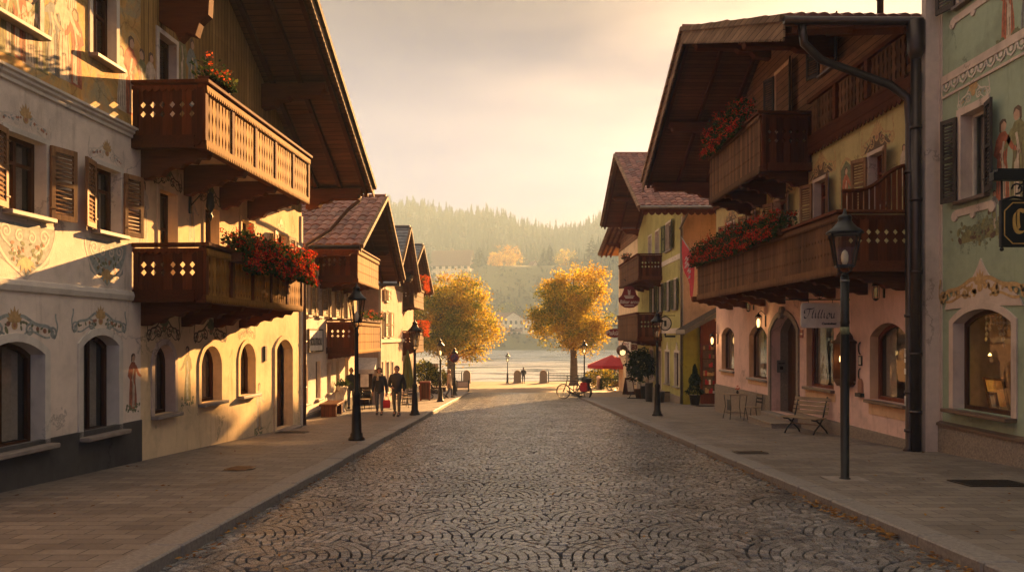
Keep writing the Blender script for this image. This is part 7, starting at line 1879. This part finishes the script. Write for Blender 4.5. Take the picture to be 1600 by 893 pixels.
# ================================================================== river, far bank, hills
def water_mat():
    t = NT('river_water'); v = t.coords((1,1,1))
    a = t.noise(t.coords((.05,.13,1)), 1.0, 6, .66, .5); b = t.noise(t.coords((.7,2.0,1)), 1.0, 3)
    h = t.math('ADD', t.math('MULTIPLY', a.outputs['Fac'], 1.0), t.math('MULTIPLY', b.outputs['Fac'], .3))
    foam_glare = t.ramp(a.outputs['Fac'], [(.40,(.05,.055,.05)),(.50,(.8,.78,.74))])  # pale foam, brightened to paint the sky glare on the ripples
    t.pbr(foam_glare, .13, 0, t.bump(h, 1.0, 1.2), spec=.7); return t.m
M['water'] = water_mat()
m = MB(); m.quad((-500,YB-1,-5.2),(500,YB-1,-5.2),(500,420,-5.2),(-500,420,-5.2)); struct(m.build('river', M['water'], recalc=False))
m = MB(); m.quad((-120,YB,-3.6),(120,YB,-3.6),(120,YB,-9),(-120,YB,-9)); struct(m.build('quay_wall', M['stone_plinth'], recalc=False))
def sstep(a, b, x): t = min(1, max(0, (x-a)/(b-a))); return t*t*(3-2*t)
def T(x, y):
    n = noise.noise(Vector((x*.006, y*.006, 0)))*10 + noise.noise(Vector((x*.02, y*.02, 3)))*3
    z = -6.5 + 9.5*sstep(383, 400, y)
    z += 46.5*sstep(424, 522, y + .03*x)*(1-.25*sstep(24, 46, -x))
    z += 4*sstep(522, 580, y)
    hump = 26*sstep(55, 130, x)*sstep(400, 500, y)*(1-.4*sstep(560, 700, y)); z += hump
    ra = 96*math.exp(-((x+150)/190)**2)*sstep(600, 900, y)
    rb = 76*sstep(720, 1080, y)*(.8+.2*math.exp(-((x-60)/300)**2))
    rc = 34*math.exp(-((x-20)/210)**2)*sstep(640, 900, y)*(1-sstep(900, 1150, y))
    z += max(ra, rb) + rc*.5
    return z + n*sstep(590, 760, y)
def hills():
    V = []; F = []; xs = [-560+20*i for i in range(57)]; ys = [383+2*i for i in range(10)]+[405+8*i for i in range(24)]+[600+16*i for i in range(38)]
    for y in ys:
        for x in xs: V.append((x, y, T(x, y)))
    n = len(xs)
    F = [(j*n+i, j*n+i+1, (j+1)*n+i+1, (j+1)*n+i) for j in range(len(ys)-1) for i in range(n-1)]
    me = bpy.data.meshes.new('hills'); me.from_pydata(V, [], F)
    t = NT('meadow_and_forest_floor'); v = t.coords(); nz = t.noise(v, .02, 5, .6); nz2 = t.noise(v, .5, 4)
    c = t.ramp(nz.outputs['Fac'], [(.35,(.085,.075,.03)),(.6,(.13,.115,.045))]); c = t.mix(.5, c, t.ramp(nz2.outputs['Fac'], [(.3,(.7,.7,.7)),(.7,(1.3,1.3,1.2))]), 'MULTIPLY')
    t.pbr(c, .95, 0, t.bump(nz2.outputs['Fac'], .6, .4)); me.materials.append(t.m)
    me.polygons.foreach_set('use_smooth', [True]*len(F)); me.update()
    o = bpy.data.objects.new('hills', me); COL.objects.link(o); struct(o)
hills()
M['needle'] = m_leaf('spruce_needles', [(0,(.010,.018,.008)),(.6,(.02,.032,.012)),(1,(.035,.045,.018))], .2)
M['far_leaf'] = m_leaf('far_foliage', [(0,(.03,.035,.010)),(.5,(.06,.06,.015)),(.8,(.13,.09,.02)),(1,(.2,.12,.025))], .35)
def forest(name, spots, seed, mat):
    r = random.Random(seed); m = MB()
    for (x, y, h, kind) in spots:
        z = T(x, y)-.5
        if kind:
            tiers = 5; n = 7; a0 = r.uniform(0,6)
            for k in range(tiers):
                zt = z+h*(.12+.88*(k+1.35)/(tiers+.35)) if k < tiers-1 else z+h; zb_ = z+h*(.10+.88*k/tiers); R_ = h*.19*(1-k/(tiers+.3))*r.uniform(.85,1.15)
                vs = [(x,y,min(zt, z+h))]
                for j in range(n*2): t = a0+PI*j/n; q = R_*(1 if j % 2 else .55)*r.uniform(.8,1.2); vs.append((x+q*math.cos(t), y+q*math.sin(t), zb_-(.05*h if j % 2 else 0)))
                m.add(vs, [(0,1+j,1+(j+1) % (2*n)) for j in range(2*n)])
            m.add([(x-.2,y,z),(x+.2,y,z),(x,y,z+h*.3)], [(0,1,2)])
        else:
            for c in range(7):
                d = Vector((r.gauss(0,1), r.gauss(0,1), r.gauss(0,.8))).normalized()*h*.26*r.random()**.5; R_ = h*.17
                for j in range(10): leaf(m, (x+d.x+r.gauss(0,R_*.6), y+d.y+r.gauss(0,R_*.6), z+h*.58+d.z+r.gauss(0,R_*.5)), h*.07*r.uniform(.7,1.4), r)
    o = m.build(name, M[mat], recalc=False); stuff(o); return o
r = random.Random(77); S1 = []; S2 = []
for i in range(9000):
    y = r.uniform(610, 1130); x = r.uniform(-.30, .30)*y
    if noise.noise(Vector((x*.012, y*.008, 9))) < -.38: continue
    (S1 if r.random() < .6 else S2).append((x, y, r.uniform(10, 25)*(.8+.5*max(0, noise.noise(Vector((x*.02, y*.02, 1))))), True))
forest('far_forest', S1[:4300], 1, 'needle'); S2 = [(x, y, h*.72, False) for x, y, h, k in S2[:2300]]; forest('far_forest', S2, 2, 'far_leaf')
S3 = []; S4 = []
for i in range(620):                                                  # dark wooded slope on the right
    y = r.uniform(400, 600); x = r.uniform(38, 200)
    if x < 48 + .12*abs(y-470) and y > 505: continue
    if r.random() < .45: S3.append((x, y, r.uniform(13, 24), True))
    else: S4.append((x, y, r.uniform(9, 15), False))
for i in range(500):                                                  # wood on the left of the villa and behind the roofs
    y = r.uniform(404, 600); x = r.uniform(-190, -30)
    if x > -52 and y > 500: continue
    if -72 < x < -18 and 460 < y < 566: continue
    if r.random() < .4: S3.append((x, y, r.uniform(12, 22), True))
    else: S4.append((x, y, r.uniform(8, 13), False))
for i in range(380):                                                  # bushes and small trees on the steep bank
    y = r.uniform(426, 508); x = r.uniform(-45, 45)
    if y < 436 and -14 < x < 18: continue
    (S3 if r.random() < .2 else S4).append((x, y, r.uniform(3, 8)*(1 if y < 485 else .5), r.random() < .2))
for i in range(110):
    S4.append((r.uniform(-60, 60), r.uniform(388, 402), r.uniform(1.6, 4), False))
forest('near_wood', S3, 3, 'needle'); forest('near_wood', S4, 4, 'far_leaf')
def conifer(label, px, ptop, Y, R_, seed, pbase=None):
    x = (px-800)/FPX*Y; z = T(x, Y)-.4; h = CAMZ-(ptop-HOR)/FPX*Y - z; r = random.Random(seed)
    o = empty('conifer', (x, Y, z), 0, label, 'tree', 'conifers on the far hillside')
    m = MB(); m.tube([(0,0,-.5),(0,0,h*.5),(0,0,h*.97)], [h*.016,h*.010,.03], 6); m.build('trunk', M['bark'], o)
    m = MB(); n = 26
    for k in range(n):
        t = k/n; zz = h*(.10+.88*t); L = R_*(1-t)**.85*r.uniform(.8,1.12)+.15
        for j in range(11):
            a = r.uniform(0,6.28); Lj = L*r.uniform(.65,1.15); dx, dy = math.cos(a), math.sin(a); w = Lj*.20+.12; dr_ = -.28*Lj
            p0 = Vector((0,0,zz)); p1 = Vector((dx*Lj*.55, dy*Lj*.55, zz+dr_*.3)); p2 = Vector((dx*Lj, dy*Lj, zz+dr_)); s = Vector((-dy,dx,0))*w
            m.add([p0, p1-s+Vector((0,0,-.3*w)), p2, p1+s+Vector((0,0,-.3*w))], [(0,1,2,3)])
            m.add([p1*.7+p0*.3, p1+Vector((0,0,-w*1.3)), p2], [(0,1,2)])
    m.build('crown', M['needle'], o, recalc=False); return o
conifer('dark spruce between the far house and the golden tree on the lawn', 749, 384, 530, 7.5, 1)
conifer('pale spruce top above the last slate roof', 648, 365, 560, 5.5, 2)
conifer('dark spruce beside the far chalet, right above the slate roof', 667, 374, 540, 8, 3)
conifer('slim taller spruce of the pair right of the lawn', 859, 379, 525, 5.5, 4)
conifer('shorter spruce of the pair right of the lawn, left of the slim one', 850, 385, 530, 5.5, 5)
conifer('tall hazy spruce near the right timber gable', 925, 363, 500, 8, 6)
conifer('small hazy spruce standing alone on the lawn edge by the chapel roof', 838, 410, 540, 3.5, 7)
def far_tree(label, px, Y, ztop, rx, rz_, mats, seed, n=110):
    x = (px-800)/FPX*Y; z = T(x, Y)-.3; h = CAMZ-(ztop-HOR)/FPX*Y - z
    return branch_tree('autumn_tree', label, Vector((x, Y, z)), h, h-rz_, rx, rz_, mats, lambda hh, q, r, d: r.randint(0, len(mats)-1), n, 26, .42, seed, 'autumn trees on the far lawn', .38, .3, 1.0, limbs=6)
far_tree('large golden spreading tree on the sunlit far lawn', 796, 532, 381, 9.5, 9, ('leaf_gold','leaf_rust'), 41, 150)
far_tree('orange tree left of the large golden tree on the far lawn', 774, 538, 392, 6, 7.5, ('leaf_rust','leaf_gold'), 42)
far_tree('low glowing yellow bush tree under the golden trees', 772, 528, 424, 6, 3.6, ('leaf_gold',), 43, 90)
far_tree('rust coloured low tree right of the large golden tree', 812, 540, 415, 5, 5, ('leaf_rust','leaf_olive'), 44, 80)
far_tree('yellow tree behind the spruce pair right of the lawn', 884, 520, 390, 7, 7, ('leaf_gold','leaf_olive'), 45)
far_tree('olive round tree below the far chalet', 722, 520, 428, 5, 4, ('leaf_olive','leaf_rust'), 46, 80)
far_tree('hazy olive tree on the steep bank above the white villa', 793, 452, 472, 4.5, 4, ('leaf_olive',), 47, 70)
def far_house(name, label, px, pbase, Y, w, d, h, rh, rz, wallm, roofm, rows, over=1.0, chim=True, ridge_x=True, cols=5, zoff=0):
    x = (px-800)/FPX*Y; z = CAMZ-(pbase-HOR)/FPX*Y
    o = empty(name, (x, Y, z), rz, label, 'house', 'houses on the far shore')
    m = MB(); m.box(-w/2,w/2,-d/2,d/2,-6,h)
    if ridge_x: m.prism([(-d/2,h),(d/2,h),(0,h+rh)], 'x', -w/2, w/2)
    else: m.prism([(-w/2,h),(w/2,h),(0,h+rh)], 'y', -d/2, d/2)
    m.build('wall', M[wallm], o)
    m = MB(); a = (d if ridge_x else w)/2; b = (w if ridge_x else d)/2+over; e = over*rh/a
    P = [(-a-over,h-e),(0,h+rh+.05),(a+over,h-e),(a+over,h-e+.4),(0,h+rh+.5),(-a-over,h-e+.4)]
    m.prism(P, 'x' if ridge_x else 'y', -b, b); rf = m.build('roof', M[roofm], o)
    if chim: m = MB(); m.box(-1.0,.6,-.6,.6,h+rh*.5,h+rh+1.6); m.box(-1.2,.8,-.8,.8,h+rh+1.6,h+rh+1.9); m.build('chimney', M['stone_plinth'], rf)
    for j in range(rows):
        zz = h*(j+.28)/rows
        for i in range(cols):
            xx = -w/2+w*(i+.5)/cols; ww = w/cols*.22; hh = h/rows*.24
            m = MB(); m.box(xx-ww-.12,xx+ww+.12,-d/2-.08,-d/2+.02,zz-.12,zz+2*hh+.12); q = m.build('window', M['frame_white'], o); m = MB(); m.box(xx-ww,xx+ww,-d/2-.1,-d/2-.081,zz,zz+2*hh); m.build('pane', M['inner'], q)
    return o
far_house('far_chalet', 'large chalet with broad dark roof and white walls high above the left shore', 707, 436, 545, 27, 15, 10.5, 9.5, -.18, 'white_stucco', 'tile_dark', 2, 1.6, cols=6)
far_house('villa', 'cream villa with gabled front and tall windows at the far water edge', 801, 520, 415, 11, 9, 7.5, 3.4, .1, 'trim_white', 'tile_dark', 2, .8, False, False, 4)
far_house('villa', 'lower white wing house left of the cream villa', 783, 517, 420, 10, 8, 7, 2.6, .05, 'trim_white', 'tile_dark', 2, .6, False, True, 5)
far_house('villa', 'small white house right of the cream villa, half behind the golden tree', 832, 519, 412, 8, 8, 4.8, 3.4, -.3, 'white_paint', 'tile_dark', 1, .9, False, False, 3)
far_house('shed', 'low pale boat house at the far left water edge', 772, 522, 408, 6, 5, 2.8, 1.8, .2, 'trim', 'tile_dark', 1, .5, False, True, 2)
far_house('chapel', 'small chalet with pointed dark roof at the right end of the far lawn', 833, 434, 540, 8, 8, 5.5, 6, .35, 'white_stucco', 'tile_dark', 1, 1.0, False, False, 3)
o = far_house('boathouse', 'low cream garage building in front of the cream villa', 803, 523.5, 404, 8, 4, 2.2, .8, .05, 'trim', 'tile_dark', 1, .3, False, True, 3)

# ================================================================== air, light, camera
SUN_AZ, SUN_EL = math.radians(21.7), math.radians(15.4)
m = MB(); m.box(-600, 600, -60, 1300, -12, 186); hz = stuff(m.build('haze', [])); 
t = NT('morning_haze'); vol = t.n('ShaderNodeVolumePrincipled'); vol.inputs['Color'].default_value = (.76,.955,1,1); vol.inputs['Density'].default_value = .00088; vol.inputs['Anisotropy'].default_value = -.3
t.l(vol.outputs[0], t.out.inputs['Volume']); hz.data.materials.append(t.m)
W = bpy.data.worlds.new('World'); SC.world = W; W.use_nodes = True
nt = W.node_tree; nt.nodes.clear()
out = nt.nodes.new('ShaderNodeOutputWorld'); bg = nt.nodes.new('ShaderNodeBackground'); sky = nt.nodes.new('ShaderNodeTexSky')
sky.sky_type = 'NISHITA'; sky.sun_disc = False; sky.sun_elevation = SUN_EL; sky.sun_rotation = SUN_AZ; sky.altitude = 700; sky.air_density = 1.2; sky.dust_density = 6.0; sky.ozone_density = .6
tint = nt.nodes.new('ShaderNodeMix'); tint.data_type = 'RGBA'; tint.blend_type = 'MULTIPLY'; tint.inputs[0].default_value = 1; tint.inputs[7].default_value = (1.0,.80,.62,1)
nt.links.new(sky.outputs[0], tint.inputs[6]); bg.inputs[1].default_value = .05
# thin high cloud veil
tc = nt.nodes.new('ShaderNodeTexCoord'); mp = nt.nodes.new('ShaderNodeMapping'); mp.inputs['Scale'].default_value = (1.2,1.2,5.0); nz = nt.nodes.new('ShaderNodeTexNoise'); nz.inputs['Scale'].default_value = 1.6; nz.inputs['Detail'].default_value = 6; nz.inputs['Roughness'].default_value = .55
nt.links.new(tc.outputs['Generated'], mp.inputs[0]); nt.links.new(mp.outputs[0], nz.inputs['Vector'])
rp = nt.nodes.new('ShaderNodeValToRGB'); rp.color_ramp.elements[0].position = .40; rp.color_ramp.elements[1].position = .66; rp.color_ramp.elements[0].color = (.91,.91,.91,1); rp.color_ramp.elements[1].color = (.98,.98,.98,1)
nt.links.new(nz.outputs['Fac'], rp.inputs[0])
veil = nt.nodes.new('ShaderNodeMix'); veil.data_type = 'RGBA'; sep = nt.nodes.new('ShaderNodeSeparateXYZ'); nt.links.new(tc.outputs['Generated'], sep.inputs[0])
vr = nt.nodes.new('ShaderNodeValToRGB'); el = vr.color_ramp.elements; el.new(.17); el.new(.42)
for e_, (p_, c_) in zip(el, ((0,(.8,.95,1.3)),(.17,(.45,.60,1.55)),(.40,(.05,.07,.34)),(.75,(2.25,1.97,1.75)))): e_.position = p_; e_.color = (c_[0]/4, c_[1]/4, c_[2]/4, 1)
nt.links.new(sep.outputs[2], vr.inputs[0])
vm = nt.nodes.new('ShaderNodeVectorMath'); vm.operation = 'SCALE'; vm.inputs[3].default_value = 4.0; cs = nt.nodes.new('ShaderNodeMapping'); cs.inputs['Scale'].default_value = (.8,.8,7.0); cs.inputs['Rotation'].default_value = (0,.12,0); cn = nt.nodes.new('ShaderNodeTexNoise'); cn.inputs['Scale'].default_value = 2.2; cn.inputs['Detail'].default_value = 7; cn.inputs['Roughness'].default_value = .6; cn.inputs['Distortion'].default_value = .5
nt.links.new(tc.outputs['Generated'], cs.inputs[0]); nt.links.new(cs.outputs[0], cn.inputs['Vector'])
cm = nt.nodes.new('ShaderNodeMapRange'); cm.inputs[1].default_value = .45; cm.inputs[2].default_value = .72; cm.inputs[3].default_value = 0; cm.inputs[4].default_value = .06; nt.links.new(cn.outputs['Fac'], cm.inputs[0])
ca = nt.nodes.new('ShaderNodeMix'); ca.data_type = 'RGBA'; ca.inputs[7].default_value = (.29,.29,.27,1); nt.links.new(cm.outputs[0], ca.inputs[0]); nt.links.new(vr.outputs[0], ca.inputs[6]); nt.links.new(ca.outputs[2], vm.inputs[0]); nt.links.new(vm.outputs[0], veil.inputs[7])
nt.links.new(rp.outputs[0], veil.inputs[0]); nt.links.new(tint.outputs[2], veil.inputs[6]); nt.links.new(veil.outputs[2], bg.inputs[0]); nt.links.new(bg.outputs[0], out.inputs[0])
sl = bpy.data.lights.new('sun', 'SUN'); sl.energy = 5.0; sl.angle = math.radians(.6); sl.color = (1,.53,.185)
so = bpy.data.objects.new('sun', sl); COL.objects.link(so)
dv = Vector((-math.sin(SUN_AZ)*math.cos(SUN_EL), -math.cos(SUN_AZ)*math.cos(SUN_EL), -math.sin(SUN_EL)))
so.rotation_euler = dv.to_track_quat('-Z', 'Y').to_euler(); so.location = (20, 60, 40)
cam = bpy.data.cameras.new('camera'); co = bpy.data.objects.new('camera', cam); COL.objects.link(co); SC.camera = co
co.location = (0, 0, CAMZ); co.rotation_euler = (PI/2, 0, 0); cam.sensor_width = 36; cam.lens = 36*FPX/1600; cam.shift_y = (HOR-446.5)/1600; cam.clip_start = .05; cam.clip_end = 6000
SC.view_settings.view_transform = 'Standard'; SC.view_settings.look = 'None'; SC.view_settings.gamma = 1; SC.view_settings.exposure = 3.05
SC.view_settings.use_curve_mapping = False
cy = SC.cycles; cy.max_bounces = 7; cy.diffuse_bounces = 4; cy.glossy_bounces = 3; cy.transmission_bounces = 4; cy.transparent_max_bounces = 10; cy.volume_bounces = 1; cy.caustics_reflective = False; cy.caustics_refractive = False; cy.use_denoising = True
cy.sample_clamp_indirect = 6
